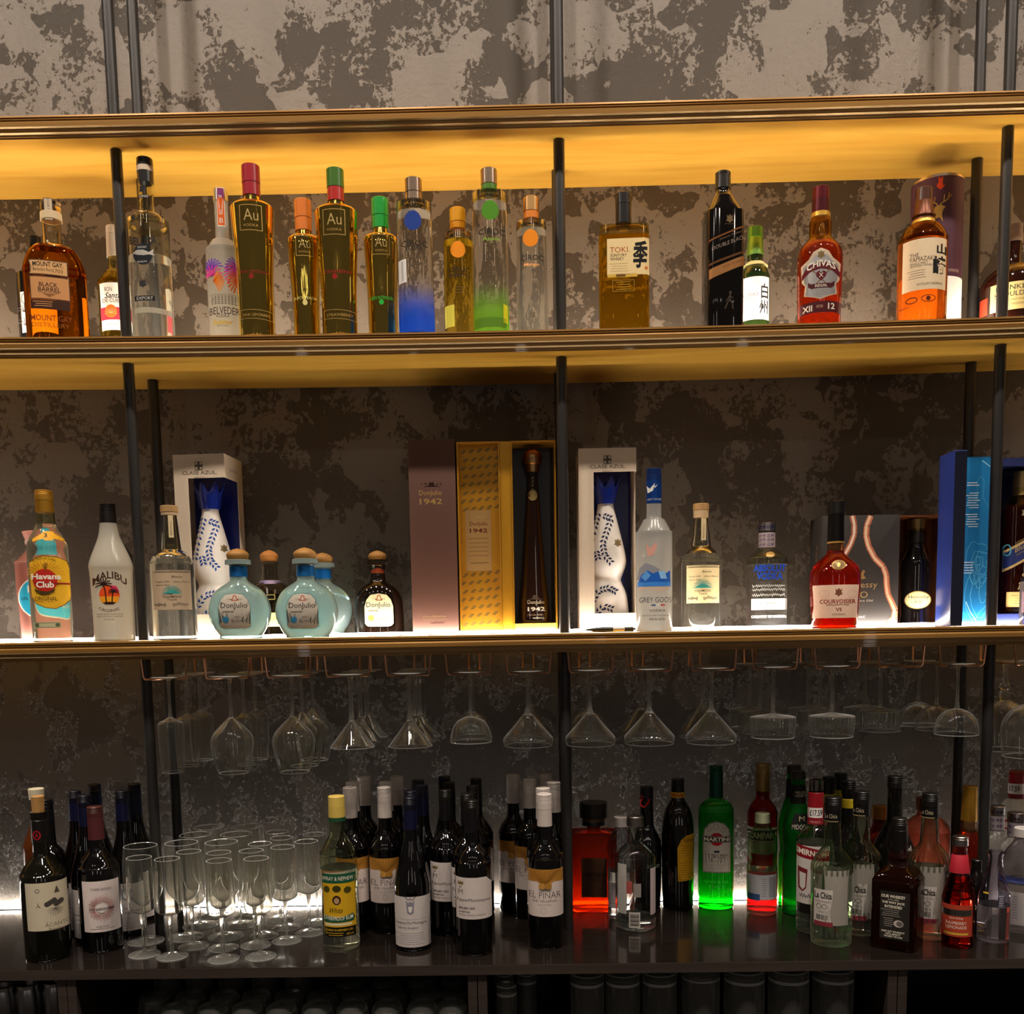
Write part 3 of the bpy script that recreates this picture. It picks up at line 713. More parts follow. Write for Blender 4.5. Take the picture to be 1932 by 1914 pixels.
bottle('whisky_bottle', 'square pale whisky bottle with black cap and cream brush-lettered label', 1177, 540, 'B', 420, sh=(431, 447), rn=13, rb=46.5, m=1.0, Y=FR, sec=(6, .62), yaw=-.05, body='glass:f4eed4', liquid='liquid:f0d260', fill=452,
       caps=[('cap', 367, 388, 15, 15.2, 'plastic:15110d'), ('cap_skirt', 387, 424, 14.6, 15, 'plastic:0e0b08')],
       arts=[('label', [('R', 1184, 495, 80, 66, 'paper:ecd29a'), ('T', 'TOKI.', 1168, 482, 37, 10, 'ink:a8401c'), ('T', 'SUNTORY', 1166, 492, 31, 5.5, 'ink:2c2014', {'b': .01}), ('T', 'WHISKY', 1163, 499, 26, 5.5, 'ink:2c2014', {'b': .01}),
                        ('T', '\u5b63', 1206, 492, 28, 49, 'ink:0c0c10', {'b': .03, 'sh': .06}), ('E', 1217, 517, 3, 3, 'ink:d8702c')] + lines(1167, 508, 36, 4, 4.6, 'ink:b89a60', .9)),
             ('strength_strip', [('R', 1173, 530, 56, 6, 'ink:d8b040'), ('R', 1170, 530, 18, 4.5, 'ink:6c4a10')]),
             ('embossed_panel', [rect_ring(1175, 549, 40, 20, 1, 'ink:8c7020')] + lines(1175, 542, 30, 4, 4.6, 'ink:a0842c', .8))])
bottle('whisky_bottle', 'tall smoky black square whisky bottle with slanted copper stripes', 1363, 540, 'B', 356, sh=(366, 424), rn=13, rb=35, m=.35, Y=FR, sec=(4.5, 1.0), yaw=.05, body='dark:0a0706',
       caps=[('screw_cap', 326, 340, 14, 14.3, 'plastic:191410', 3), ('cap_skirt', 339, 358, 14.3, 14.8, 'plastic:14100d')],
       arts=[('slanted_label', [('G', 1364, 455, [(-34, 10), (34, -17), (34, -14), (-34, 13)], 'foil:8a5228'), ('T', 'Johnnie Walker', 1370, 458, 42, 4.5, 'foil:8a6a58', {'tilt': .36}), ('T', 'DOUBLE BLACK', 1366, 471, 62, 7, 'foil:a08c80', {'tilt': .36}),
                               ('G', 1364, 496, [(-34, 13), (34, -11), (34, -7), (-34, 17)], 'foil:6c4424'), ('G', 1364, 508, [(-34, 12), (34, -14), (34, 3), (-34, 30)], 'foil:b07a48'), ('T', 'John Walker', 1374, 510, 40, 5, 'ink:5a3818', {'tilt': .36, 'sh': .3})]),
             ('printed_emblem', [('G', 1368, 427, CREST, 'foil:7a6444'), ('T', 'JW & SONS', 1368, 437, 18, 3, 'foil:6a5844'),
                                ('L', 1368, 580, [(1, -14), (0, -4), (-5, 4), (-9, 14)], 2.2, 'foil:5a4c40'), ('L', 1368, 580, [(0, -4), (5, 5), (6, 14)], 2.2, 'foil:5a4c40'), ('E', 1369, 564, 2.4, 2.6, 'foil:5a4c40'), ('L', 1368, 574, [(-7, 6), (0, -4), (6, 0)], 1.6, 'foil:5a4c40')])])
bottle('whisky_bottle', 'green whisky bottle with leaf green cap and white label behind the smoky square bottle', 1424, 560, 'B', 480, sh=(500, 532), rn=15, rb=27.5, m=.75, Y=BK, body='dark:1c2a0e',
       caps=[('cap', 430, 450, 13.8, 14.2, 'foil:6c9c34'), ('neck_foil', 449, 484, 13.8, 16.5, 'foil:7aa848'), ('neck_collar', 497, 505, 17, 24, 'paper:e0d494')],
       arts=[('label', [('R', 1424, 571, 52, 78, 'paper:fbfaf4'), ('T', 'THE', 1403, 556, 9, 4, 'ink:60605c'), ('T', 'HAKUSHU', 1409, 564, 42, 7, 'ink:70706a'), ('T', 'SINGLE MALT', 1409, 571, 32, 3, K0), ('T', 'JAPANESE WHISKY', 1411, 576, 38, 3, K0),
                        ('T', '\u767d', 1442, 558, 13, 28, 'ink:22262c', {'b': .02}), ('T', '\u5dde', 1440, 588, 16, 26, 'ink:22262c', {'b': .02})] + lines(1410, 584, 28, 3, 4, 'ink:c0beb0', .8))])
bottle('whisky_bottle', 'amber whisky bottle with burgundy cap and silver shield label', 1546, 540, 'B', 408, prof=[(408, 17), (414, 17.5), (420, 20), (440, 20.5), (450, 21), (457, 26), (472, 38), (485, 41), (500, 41.5), (560, 40.5), (602, 39.5)], rb=39.5, rn=17, Y=FR,
       body='glass:f0d8a0', liquid='glow:d8601c', fill=462,
       caps=[('cap', 355, 378, 15.5, 16, 'foil:5a0e18'), ('cap_skirt', 377, 404, 15.8, 16.5, 'foil:4a0a14'), ('gold_collar', 403, 412, 17.5, 18, 'foil:c89a3c')],
       arts=[('label', [('G', 1548, 532, [(0, -48), (14, -42), (22, -30), (36, -22), (34, 8), (28, 16), (30, 34), (0, 44), (-30, 34), (-28, 16), (-34, 8), (-36, -22), (-22, -30), (-14, -42)], 'paper:c8b49a'),
                        ('G', 1548, 533, [(0, -40), (12, -36), (20, -26), (32, -18), (30, 8), (25, 16), (27, 32), (0, 41), (-27, 32), (-25, 16), (-30, 8), (-32, -18), (-20, -26), (-12, -36)], 'foil:b8b4b4'),
                        ('G', 1549, 517, [(-35, 10), (-24, -4), (0, -9), (24, -4), (35, 10), (35, 19), (20, 8), (0, 4), (-20, 8), (-35, 19)], 'ink:5c1220'), ('T', 'CHIVAS', 1549, 514, 52, 12, W0, {'b': .02, 'arc': 6}),
                        ('G', 1549, 495, CREST, 'ink:7a6440'), ('L', 1549, 535, [(-18, -14), (18, 22)], 1.5, 'ink:7c5c30'), ('L', 1549, 535, [(18, -14), (-18, 22)], 1.5, 'ink:7c5c30'),
                        ('G', 1549, 534, [(0, 9), (-9, 0), (-9, -6), (-4, -9), (0, -5), (4, -9), (9, -6), (9, 0)], 'ink:5c1220'), ('T', 'X', 1549, 533, 8, 8, W0), ('G', 1549, 550, [(-24, -6), (-18, -2), (18, -2), (24, -6), (24, 2), (18, 6), (-18, 6), (-24, 2)], 'ink:4a0e1a'), ('T', 'REGAL', 1549, 552, 22, 5, W0)] + lines(1549, 560, 26, 3, 4, 'ink:8c7c70', .7)),
             ('age_band', [('R', 1547, 591, 76, 20, 'ink:4c0f18'), ('T', 'XII', 1524, 592, 18, 11, W0, {'b': .02}), ('T', '12', 1567, 590, 12, 11, W0, {'b': .02}), ('T', 'AGED YEARS', 1546, 590, 12, 5, 'ink:c8a890')])])
bottle('whisky_bottle', 'amber whisky bottle with brown cap and cream brush-lettered label before the purple tube', 1739, 540, 'B', 410, sh=(424, 466), rn=20.5, rb=44.5, m=.8, Y=FR, body='glass:efd9a8', liquid='glow:e89a3c', fill=462,
       caps=[('cap', 356, 381, 14.5, 15.5, 'plastic:4a2414'), ('neck_foil', 380, 418, 15.5, 20.5, 'foil:5a301c'), ('gold_collar', 417, 424, 20.5, 21.5, 'foil:c8a048')],
       arts=[('label', [('R', 1743, 513, 76, 92, 'paper:e9d2ae'), ('T', 'THE', 1726, 495, 16, 7, 'ink:3a2a1c'), ('T', 'YAMAZAKI', 1739, 503, 44, 8, 'ink:3a2a1c'), ('T', 'SINGLE MALT', 1734, 511, 32, 4.5, 'ink:3a2a1c'), ('T', 'JAPANESE WHISKY', 1739, 516, 42, 4.5, 'ink:3a2a1c'),
                        ('T', 'DISTILLER\u2019S RESERVE', 1752, 550, 44, 4, 'ink:3a2a1c'), ('T', '\u5c71', 1773, 486, 17, 19, 'ink:101010', {'b': .035}), ('T', '\u5d0e', 1769, 518, 22, 36, 'ink:101010', {'b': .035})] + lines(1730, 524, 34, 4, 4.5, 'ink:6c5a44', .8)),
             ('printed_seals', [('O', 1721, 578, 10, 5, 2, 'ink:5a2404'), ('O', 1750, 577, 12, 6, 1.5, 'ink:5a2404'), ('E', 1750, 577, 4, 4.5, 'ink:5a2404'), ('T', 'WHISKY', 1707, 589, 22, 4, 'ink:4a2008')])])
sp = Spot(1765, 500, 'B', -.112)
S = sp.S; r = thing('whisky_tube', 'purple cardboard whisky tube with gold stag head behind the amber bottle', 'tube', (sp.X, sp.Y, sp.Z), sp.face())
zt = sp.z(350) - sp.Z; R_ = 46 * S
V, Fc = lathe_vf([(0, 0), (R_, 0), (R_, zt), (0, zt)], 48); link_mesh('tube_wall', V, Fc, 'paper:4c2c3c', r)
V, Fc = lathe_vf([(0, zt), (R_ + .0008, zt - .002), (R_ + .0008, zt + .003), (R_ - .002, zt + .003), (R_ - .002, zt + .0005), (0, zt + .0005)], 48); link_mesh('metal_lid', V, Fc, 'metal:b8a898', r)
V, Fc = lathe_vf([(R_, .001), (R_ + .0006, .001), (R_ + .0006, sp.z(537) - sp.Z), (R_, sp.z(537) - sp.Z)], 48); link_mesh('white_base_band', V, Fc, 'paper:f4f2ee', r)
antler = lambda s: [(0, 0), (s * 4, -6), (s * 5, -14), (s * 3, -22)]
pl, mp = place_art(sp, [(R_, 0), (R_, zt)], [('G', 1774, 361, [(-7, -15), (7, -15), (7, 9), (0, 16), (-7, 9)], 'ink:e04a20')] , 1, 2); mesh_from_art('red_tab', r, pl, mp)
pl, mp = place_art(sp, [(R_, 0), (R_, zt)], [('L', 1770, 402, [(0, 6), (-4, 0), (-12, -4), (-13, -14)], 2, 'foil:c89a48'), ('L', 1770, 402, [(-8, -2), (-6, -12)], 1.6, 'foil:c89a48'), ('L', 1770, 402, [(0, 6), (6, 0), (16, -6), (18, -18)], 2, 'foil:c89a48'), ('L', 1770, 402, [(9, -2), (10, -14)], 1.6, 'foil:c89a48'), ('L', 1770, 402, [(15, -6), (22, -14)], 1.6, 'foil:c89a48'),
    ('G', 1770, 418, [(-6, -10), (4, -12), (12, -8), (8, -4), (6, 4), (8, 18), (2, 10), (-8, 12), (-4, 4), (-10, -2)], 'foil:c89a48'), ('T', 'OUR ORIGINAL FIFTEEN', 1795, 526, 18, 5, 'ink:d0b8a8'), ('T', 'fiddich', 1784, 552, 40, 14, 'ink:50545c'), ('T', 'SINGLE MALT', 1790, 565, 22, 4, 'ink:8c8c90')] + lines(1790, 572, 20, 3, 5, 'ink:b0b0b4', .8), 1, 2); mesh_from_art('printed_stag', r, pl, mp)
bottle('whisky_bottle', 'round-shouldered amber whisky bottle with yellow label behind the outermost post', 1911, 550, 'B', 455, sh=(500, 545), rn=13, rb=58, m=.9, Y=-.122, sec=(2, .85), body='dark:2a0e05',
       caps=[('stopper', 425, 458, 13, 14, 'cork:8a7460')],
       arts=[('label', [('R', 1911, 572, 78, 50, 'paper:eadc98'), ('T', 'MONKEY', 1912, 556, 60, 9, 'ink:2c241c'), ('T', 'SHOULDER', 1912, 568, 66, 9, 'ink:2c241c'), ('T', 'BLENDED MALT SCOTCH', 1912, 579, 52, 3, 'ink:2c241c'), ('T', 'THE ORIGINAL', 1912, 587, 40, 4, 'ink:7c6c4c')]),
             ('side_label', [('R', 1861, 582, 14, 32, 'paper:b8442c')])])
# ------------------------------------------------------------------ lower shelf: bottles and gift boxes
bottle('gin_bottle', 'pink gin bottle with a round blue label behind the golden-labelled rum', 82, 1120, 'C', 1026, prof=[(1026, 24), (1040, 26), (1056, 40), (1062, 47), (1062, 47), (1068, 46), (1110, 46), (1150, 44), (1190, 43), (1200, 43)], rb=43, Y=BK, body='milk:f0a898', sec=(3, .8),
       caps=[('cap', 1004, 1020, 30, 25, 'plastic:e8a090'), ('neck_ring', 1020, 1028, 26, 26, 'plastic:f0c8b8')],
       arts=[('label', [('E', 78, 1130, 39, 40, 'paper:f6f0ec'), ('E', 78, 1130, 37, 37.5, 'paper:2ab0dc'), ('T', 'MALFY', 78, 1110, 46, 13, W0, {'b': .02, 'arc': 8}), ('T', 'GIN', 50, 1131, 11, 6, 'ink:202838'), ('T', 'ROSA', 78, 1146, 22, 7, W0)] + fan(78, 1136, 14, 9, 20, 160, 'ink:202838', 1)),
             ('neck_label', [('R', 92, 1042, 22, 16, 'paper:2ab0dc')])])
bottle('rum_bottle', 'clear rum bottle with gold cap and golden yellow octagonal label', 95, 1120, 'C', 964, prof=[(964, 16.5), (985, 16.8), (998, 20), (1014, 29), (1030, 35.5), (1045, 36), (1120, 36), (1160, 36), (1200, 35)], rb=35, Y=FR, body='glass:f4f5e6', liquid='liquid:f8f6e2', fill=990,
       caps=[('screw_cap', 926, 945, 16, 16.5, 'foil:b8862a', 4), ('cap_skirt', 944, 968, 16, 16.8, 'foil:a87820')],
       arts=[('shoulder_label', [('G', 91, 1014, [(-28, 6), (-12, -4), (-8, -9), (8, -9), (12, -4), (28, 4), (28, 9), (10, 5), (6, 9), (-6, 9), (-10, 6), (-28, 11)], 'paper:e0a418'), ('T', '3', 86, 1013, 6, 8, K0, {'b': .02})]),
             ('label', [('G', 96, 1101, [(-36, -38), (-24, -46), (-10, -50), (14, -48), (30, -42), (35, -30), (35, 22), (33, 32), (22, 42), (6, 50), (-12, 48), (-28, 40), (-36, 26)], 'ink:7a4a14'),
                        ('G', 96, 1101, [(-35, -37), (-23, -44.5), (-10, -48.5), (14, -46.5), (29, -41), (33.5, -29), (33.5, 21), (31.5, 31), (21, 40.5), (6, 48.5), (-12, 46.5), (-27, 39), (-34.5, 25)], 'paper:eab422')]
              + fan(86, 1092, 36, 15, 15, 165, 'ink:dc9a1a', 1.4) + [('E', 86, 1097, 21, 21, 'ink:b82418'), ('L', 86, 1073, [(-4, -6), (0, 4), (4, -6), (0, -8), (0, 10)], 1.3, 'ink:6c4410'), ('R', 100, 1103, 64, 3, 'ink:8c1c18'),
                 ('T', 'Havana', 88, 1090, 51, 11, W0, {'b': .03}), ('T', 'Club', 86, 1105, 31, 12, W0, {'b': .03}), ('T', 'EL RON DE CUBA', 84, 1058, 40, 4, 'ink:5a3a14', {'arc': 5}), ('T', 'ORIGINAL', 88, 1131, 39, 8, 'ink:4a2c10', {'b': .01}), ('T', 'A\u00d1EJO 3 A\u00d1OS', 87, 1137, 30, 3.5, 'ink:8c1c18'), ('G', 86, 1118, [(-18, -6), (-8, 0), (8, 0), (18, -6), (16, 0), (6, 5), (-6, 5), (-16, 0)], 'ink:4a3418')]),
             ('seal_strip', [('R', 91, 1180, 46, 11, 'paper:c8c49c'), rect_ring(91, 1180, 42, 8, .8, 'ink:5c6a4c'), ('E', 73, 1180, 3.4, 3.4, 'ink:5c6a4c'), ('E', 108, 1180, 4, 3.4, 'ink:5c6a4c')])])
bottle('liqueur_bottle', 'dark brown bottle peeking out behind the white coconut rum', 213, 1110, 'C', 1000, sh=(1012, 1060), rn=11, rb=39, m=.6, Y=BK, body='dark:140c08',
       caps=[('cap', 972, 1002, 11, 12, 'plastic:0c0a09', 3)], arts=[('label', [('R', 213, 1120, 60, 60, 'paper:8c7a60')])])
bottle('coconut_rum_bottle', 'white frosted bottle with black cap and printed palm trees at sunset', 211, 1100, 'C', 988, prof=[(988, 15.5), (998, 16.5), (1015, 20), (1035, 28), (1055, 36), (1070, 39.5), (1082, 38.5), (1130, 37.5), (1165, 37), (1200, 37)], rb=37, Y=FR - .006, body='milk:faf4e4',
       caps=[('screw_cap', 951, 968, 14.5, 14.5, 'plastic:0e0b0a', 4), ('cap_skirt', 967, 992, 15, 15.5, 'plastic:15100e')],
       arts=[('printed_lettering', [('T', 'MALIBU', 207, 1094, 60, 14, 'ink:4a2c1c', {'b': .02, 'arc': 14}), ('T', 'ORIGINAL', 207, 1151, 36, 6, 'ink:4a2c1c', {'arc': -5}), ('T', 'MADE WITH WHITE RUM', 208, 1160, 46, 3, 'ink:8c7058'), ('T', 'AND COCONUT FLAVOUR', 208, 1164, 46, 3, 'ink:8c7058'), ('T', 'LIQUEUR', 207, 1170, 18, 3, 'ink:8c7058')]),
             ('printed_sunset', [('E', 207, 1124, 18, 18, 'ink:e8501c'), ('G', 207, 1131, [(-17.5, -4), (17.5, -4), (15, 6), (8, 10), (-8, 10), (-15, 6)], 'ink:f0a020'), ('G', 215, 1112, [(-6, -6), (4, -4), (9, 6), (-4, 8)], 'ink:d8305c'),
                                ('L', 198, 1122, [(-1, -18), (2, -6), (3, 18)], 2.2, 'ink:2c140c'), ('L', 214, 1128, [(0, -10), (-2, 0), (-3, 12)], 2, 'ink:2c140c')] + fan(197, 1106, 15, 9, -10, 190, 'ink:2c140c', 2) + fan(214, 1119, 9, 8, -10, 190, 'ink:2c140c', 1.5) + [('G', 207, 1140, [(-12, -2), (0, -3), (12, -2), (7, 2), (-7, 2)], 'ink:2c140c')])])
def tequila(label, x, y, ct, cb, hwn, s0, s1, hw, Y, lx, ly, lw, lh, fill, tone, liq, prof=None):
    bottle('tequila_bottle', label, x, y, 'C', cb, prof=[(cb, hwn - 1), (cb + 4, hwn - 1), (s0 - 6, hwn + 4.5), (s0, hwn + 5.5), (s0 + 2, hwn + 7), (s0 + 10, hw * .78), (s1 - 3, hw * .97), (s1 + 6, hw), (1196, hw)], rb=hw, rn=hwn - 1, Y=Y, body='glass:f6f6ee', liquid=liq, fill=fill,
           caps=[('wooden_stopper', ct, ct + 12, hwn + 1, hwn + 1, 'cork:b8905c'), ('paper_wrap', ct + 12, cb + 1, hwn + .3, hwn, 'paper:cdb088')],
           arts=[('neck_strip', [('R', proj_axis_dx(x, y, Y, ct + 50) + (1 if x < 900 else 5), cb + 22, 9, 44, 'paper:d8c498'), ('T', 'PRODUCTOS CASAMIGOS', proj_axis_dx(x, y, Y, ct + 50) + (1 if x < 900 else 5), cb + 22, 3.5, 36, K0, {'rot': 1})]),
                 ('label', [('R', lx, ly, lw, lh, 'paper:' + tone), ('R', lx, ly - lh * .44, lw, .9, 'ink:4a4034'), ('T', 'PRODUCTOS CASAMIGOS DE AGAVE', lx, ly - lh * .47, lw * .9, 3, K0)]
                  + [('T', 'Blanco', lx + lw * .12, ly - lh * .33, lw * .27, 4, K0), ('T', 'Tequila 100%', lx - lw * .25, ly - lh * .2, lw * .36, 3.6, K0), ('T', 'Jalisco, Mexico', lx + lw * .25, ly - lh * .2, lw * .42, 3.6, K0), ('T', 'agave azul', lx - lw * .25, ly - lh * .12, lw * .34, 3, K0)]
                  + [('G', lx, ly + lh * .1, [(-15, 0), (-8, -5), (0, -7), (8, -5), (15, 0)], 'ink:3a9c94')] + fan(lx, ly + lh * .09, 18, 13, 5, 175, 'ink:3a9c94', 1.1)
                  + [('T', 'CASAMIGOS', lx, ly + lh * .17, lw * .48, 4.5, 'ink:3c342c', {'b': .01}), ('T', 'Tequila', lx, ly + lh * .25, lw * .26, 5, 'ink:3c342c'), script(lx - lw * .3, ly + lh * .37, lw * .3, 8, 'ink:4c443c', .8, 4), script(lx + lw * .22, ly + lh * .36, lw * .42, 9, 'ink:4c443c', .8, 8)])], group='clear tequila bottles with wooden stoppers')
def proj_axis_dx(x, y, Y, py):
    p = at_y(x, y, Y); q = at_y(x, py, Y); return proj((p.x, Y, q.z))[0]
tequila('clear tequila bottle with wooden stopper standing before the boxed white bottle', 328, 1130, 955, 972, 15, 1038, 1066, 40.5, FR, 325, 1115, 69, 74, 1050, 'b8a084', 'liquid:f2f2ea')
tequila('clear tequila bottle with wooden stopper beside the blue-capped frosted vodka', 1322, 1130, 951, 977, 14, 1032, 1062, 36.5, BK, 1326, 1104, 61, 71, 1046, 'f0dca8', 'liquid:f2f2e8')

# --- white cartons with a cut-out window, each with a painted bottle inside
def painted_bottle(label, x, y, top, dark, Y, seed):
    pr = [(top + 48, 15), (top + 60, 16), (top + 85, 22), (top + 118, 30), (top + 148, 36.5), (top + 166, 37), (top + 184, 31), (top + 194, 27.5), (top + 204, 31), (top + 222, 38), (top + 255, 42), (top + 280, 41)]
    art = []
    rnd = random.Random(seed)
    def sprig(pts):
        o = []
        for i in range(len(pts) - 1):
            (a, b), (c, d) = pts[i], pts[i + 1]; n = 3
            for j in range(n):
                t = j / n; px, py = a + (c - a) * t, b + (d - b) * t; ang = math.atan2(d - b, c - a)
                for sgn in (1, -1):
                    aa = ang + sgn * .75; lx, ly = px + math.cos(aa) * 5, py + math.sin(aa) * 5
                    o.append(('G', lx, ly, [(math.cos(aa) * 4.6, math.sin(aa) * 4.6), (math.cos(aa + 1.57) * 2.2, math.sin(aa + 1.57) * 2.2), (-math.cos(aa) * 4.2, -math.sin(aa) * 4.2), (math.cos(aa - 1.57) * 2.2, math.sin(aa - 1.57) * 2.2)], dark))
        return o
    art += sprig([(x - 14, top + 68), (x - 20, top + 92), (x - 28, top + 124), (x - 31, top + 150)]) + sprig([(x - 6, top + 74), (x + 10, top + 80), (x + 2, top + 104), (x - 6, top + 128), (x - 2, top + 150), (x + 12, top + 166)])
    art += sprig([(x - 26, top + 236), (x - 12, top + 214), (x + 6, top + 210), (x + 20, top + 218)]) + sprig([(x - 22, top + 262), (x - 4, top + 244), (x + 14, top + 250)]) + sprig([(x - 18, top + 140), (x - 14, top + 158)])
    art += [('O', x + 22, top + 126, 9, 17, 1.6, 'ink:ece6de'), ('G', x + 22, top + 126, CREST, 'foil:9c8a64')]
    def crown(rt, sp):
        S = sp.S; n = 48; z0 = sp.z(top + 50) - sp.Z; zm = sp.z(top + 26) - sp.Z; zt = sp.z(top) - sp.Z
        prof = [(17, z0), (19, z0 + (zm - z0) * .5), (21, zm)]
        V, Fc = [], []
        for r_, z in prof:
            for k in range(n): a = 2 * PI * k / n; V.append((r_ * S * math.cos(a), r_ * S * math.sin(a), z))
        for k in range(n):
            a = 2 * PI * k / n; t = abs(((k / n * 7 + .3) % 1) - .5) * 2
            V.append(((22 + 7 * t) * S * math.cos(a), (22 + 7 * t) * S * math.sin(a), zm + (zt - zm) * (.1 + .9 * t)))
        for i in range(3):
            for k in range(n): k2 = (k + 1) % n; Fc.append((i * n + k, i * n + k2, (i + 1) * n + k2, (i + 1) * n + k))
        Fc.append(tuple(range(n))[::-1])
        o = link_mesh('crown_stopper', V, Fc, 'dark:142c94', rt)
        md = o.modifiers.new('wall', 'SOLIDIFY'); md.thickness = .002
    bottle('ceramic_bottle', label, x, y, 'C', top + 48, prof=pr, rb=41, Y=Y, body='plastic:efe8e0', arts=[('painted_sprigs', art[:-2]), ('relief_medallion', art[-2:])], group='painted ceramic bottles', extra=crown, nseg=48, lift=.0022)
def carton(label, xl, xr, ytop, yl_win, yr_win, wt, wb, dark, rz, shade, side_win, bx, btop, blabel, seed, txt_x):
    Yf = -.158; dp = .108
    a = at_y(xl, 1020, Yf); b = at_y(xr, 1020, Yf); zt = at_y((xl + xr) / 2, ytop, Yf).z - ZC; W = b.x - a.x
    r = thing('gift_carton', label, 'gift box', (a.x, Yf, ZC + .0005), rz, group='white cartons with cut-out windows')
    fx = lambda px: at_y(px, 1020, Yf).x - a.x
    fz = lambda py: at_y((xl + xr) / 2, py, Yf).z - ZC
    t = .0015; wl = fx(yl_win); z0, z1 = fz(wb), fz(wt)
    sw = dp * side_win
    parts = [box_vf(0, wl, 0, t, 0, zt), box_vf(wl, W, 0, t, z1, zt), box_vf(wl, W, 0, t, 0, z0),
             box_vf(W - t, W, t, dp, z1, zt), box_vf(W - t, W, t, dp, 0, z0), box_vf(W - t, W, sw, dp, z0, z1),
             box_vf(0, t, t, dp, 0, zt), box_vf(t, W - t, dp - t, dp, 0, zt), box_vf(t, W - t, t, dp - t, zt - t, zt), box_vf(t, W - t, t, dp - t, 0, t)]
    V, Fc = join_vf(parts); link_mesh('carton_shell', V, Fc, 'paper:' + shade, r, smooth=False)
    box('blue_backing', t + .0005, W - t - .0005, dp - t - .002, dp - t - .0005, z0 * .5, z1 + (zt - z1) * .5, 'plastic:141f74', r)
    cxm = (xl + xr) / 2 + txt_x
    items = [('E', cxm - 4, ytop + 22, 4, 2.2, 'ink:5a5048'), ('E', cxm + 4, ytop + 22, 4, 2.2, 'ink:5a5048'), ('E', cxm, ytop + 18, 2.2, 4, 'ink:5a5048'), ('E', cxm, ytop + 26, 2.2, 4, 'ink:5a5048'), rect_ring(cxm, ytop + 22, 13, 14, 1, 'ink:5a5048'),
             ('T', 'CLASE AZUL.', cxm + 1, ytop + 35, 66, 6.5, 'ink:4a4038'), ('T', 'M\u00c9XICO', cxm, ytop + 44, 18, 3.5, 'ink:4a4038'), ('T', 'TEQUILA REPOSADO', cxm - 4, ytop + 346 - 20, 56, 3.5, 'ink:b8a890'), ('T', '100% DE AGAVE', cxm - 4, ytop + 346 - 13, 44, 2.5, 'ink:c8b8a0')]
    s = proj((a.x, Yf, 0))[2] / F_PX
    placed = []
    for it in items:
        x, y, tr, mk = art_tris(it); placed.append((fx(x), fz(y), s, tr, mk))
    mesh_from_art('printed_lettering', r, placed, lambda u, z, l: (u, -l, z), mx=1)
    placed = [(dp * .5, zt - .017 - .001 * 0, s, art_tris(('T', 'CLASE AZUL', 0, 0, 44, 6, 'ink:6a6058'))[2], 'ink:6a6058')]
    mesh_from_art('side_lettering', r, placed, lambda u, z, l: (W + l, u, z - .012), mx=1)
    ca, sa = math.cos(rz), math.sin(rz); ux, uy = W * .5, dp * .5
    wy = Yf + sa * ux + ca * uy; bx = proj((a.x + ca * ux - sa * uy, wy, at_y(bx, 1020, wy).z))[0]
    painted_bottle(blabel, bx, 1020, btop, dark, wy, seed)
carton('white carton with a window behind the wooden-stoppered tequila and first round bottle', 334, 432, 858, 361, 430, 903, 1160, 'ink:1c4a9c', -.06, 'd8c6b0', .72, 404, 911, 'white ceramic bottle with pale blue sprigs inside the carton behind the round bottles', 3, 0)
carton('white carton with a window between the middle post and frosted blue-capped vodka', 1093, 1201, 846, 1121, 1192, 891, 1158, 'ink:16244e', .0, 'dccab4', .2, 1149, 901, 'white ceramic bottle with navy sprigs inside the carton beside the pen', 11, 0)

def round_tequila(label, x, y, ct, Y, hw, bandcol, glass, liq, dark=False, art=None, base_flat=None):
    k = hw / 57.0
    pr = [(ct + 31 * k, 22 * k), (ct + 35 * k, 15.5 * k), (ct + 58 * k, 16 * k), (ct + 64 * k, 20 * k), (ct + 76 * k, 38 * k), (ct + 90 * k, 50 * k), (ct + 112 * k, 57 * k), (ct + 132 * k, 56 * k), (ct + 152 * k, 48 * k), (ct + 163 * k, 40 * k)] if not dark else \
         [(ct + 29, 21), (ct + 31, 14), (ct + 55, 14.5), (ct + 62, 20), (ct + 72, 33), (ct + 88, 43), (ct + 110, 46), (ct + 140, 46.5)]
    bottle('tequila_bottle', label, x, y, 'C', ct + 31 * k, prof=pr, rb=40 * k if not dark else 46.5, rn=15 * k, Y=Y, sec=(2.2, .62), body=glass, fill=None, liquid=None, group='round tequila bottles with domed stoppers', glasspart='glass_body',
           caps=[('domed_stopper', ct, ct + 23 * k, 22 * k, 21 * k, 'cork:a87838', -1), ('stopper_collar', ct + 22 * k, ct + 31 * k, 24 * k, 24 * k, 'frost:c8dcd8' if not dark else 'glass:d8d0c0'), ('neck_band', ct + 34 * k, ct + 54 * k, 16.4 * k, 16.8 * k, 'foil:' + bandcol)],
           arts=art or [])
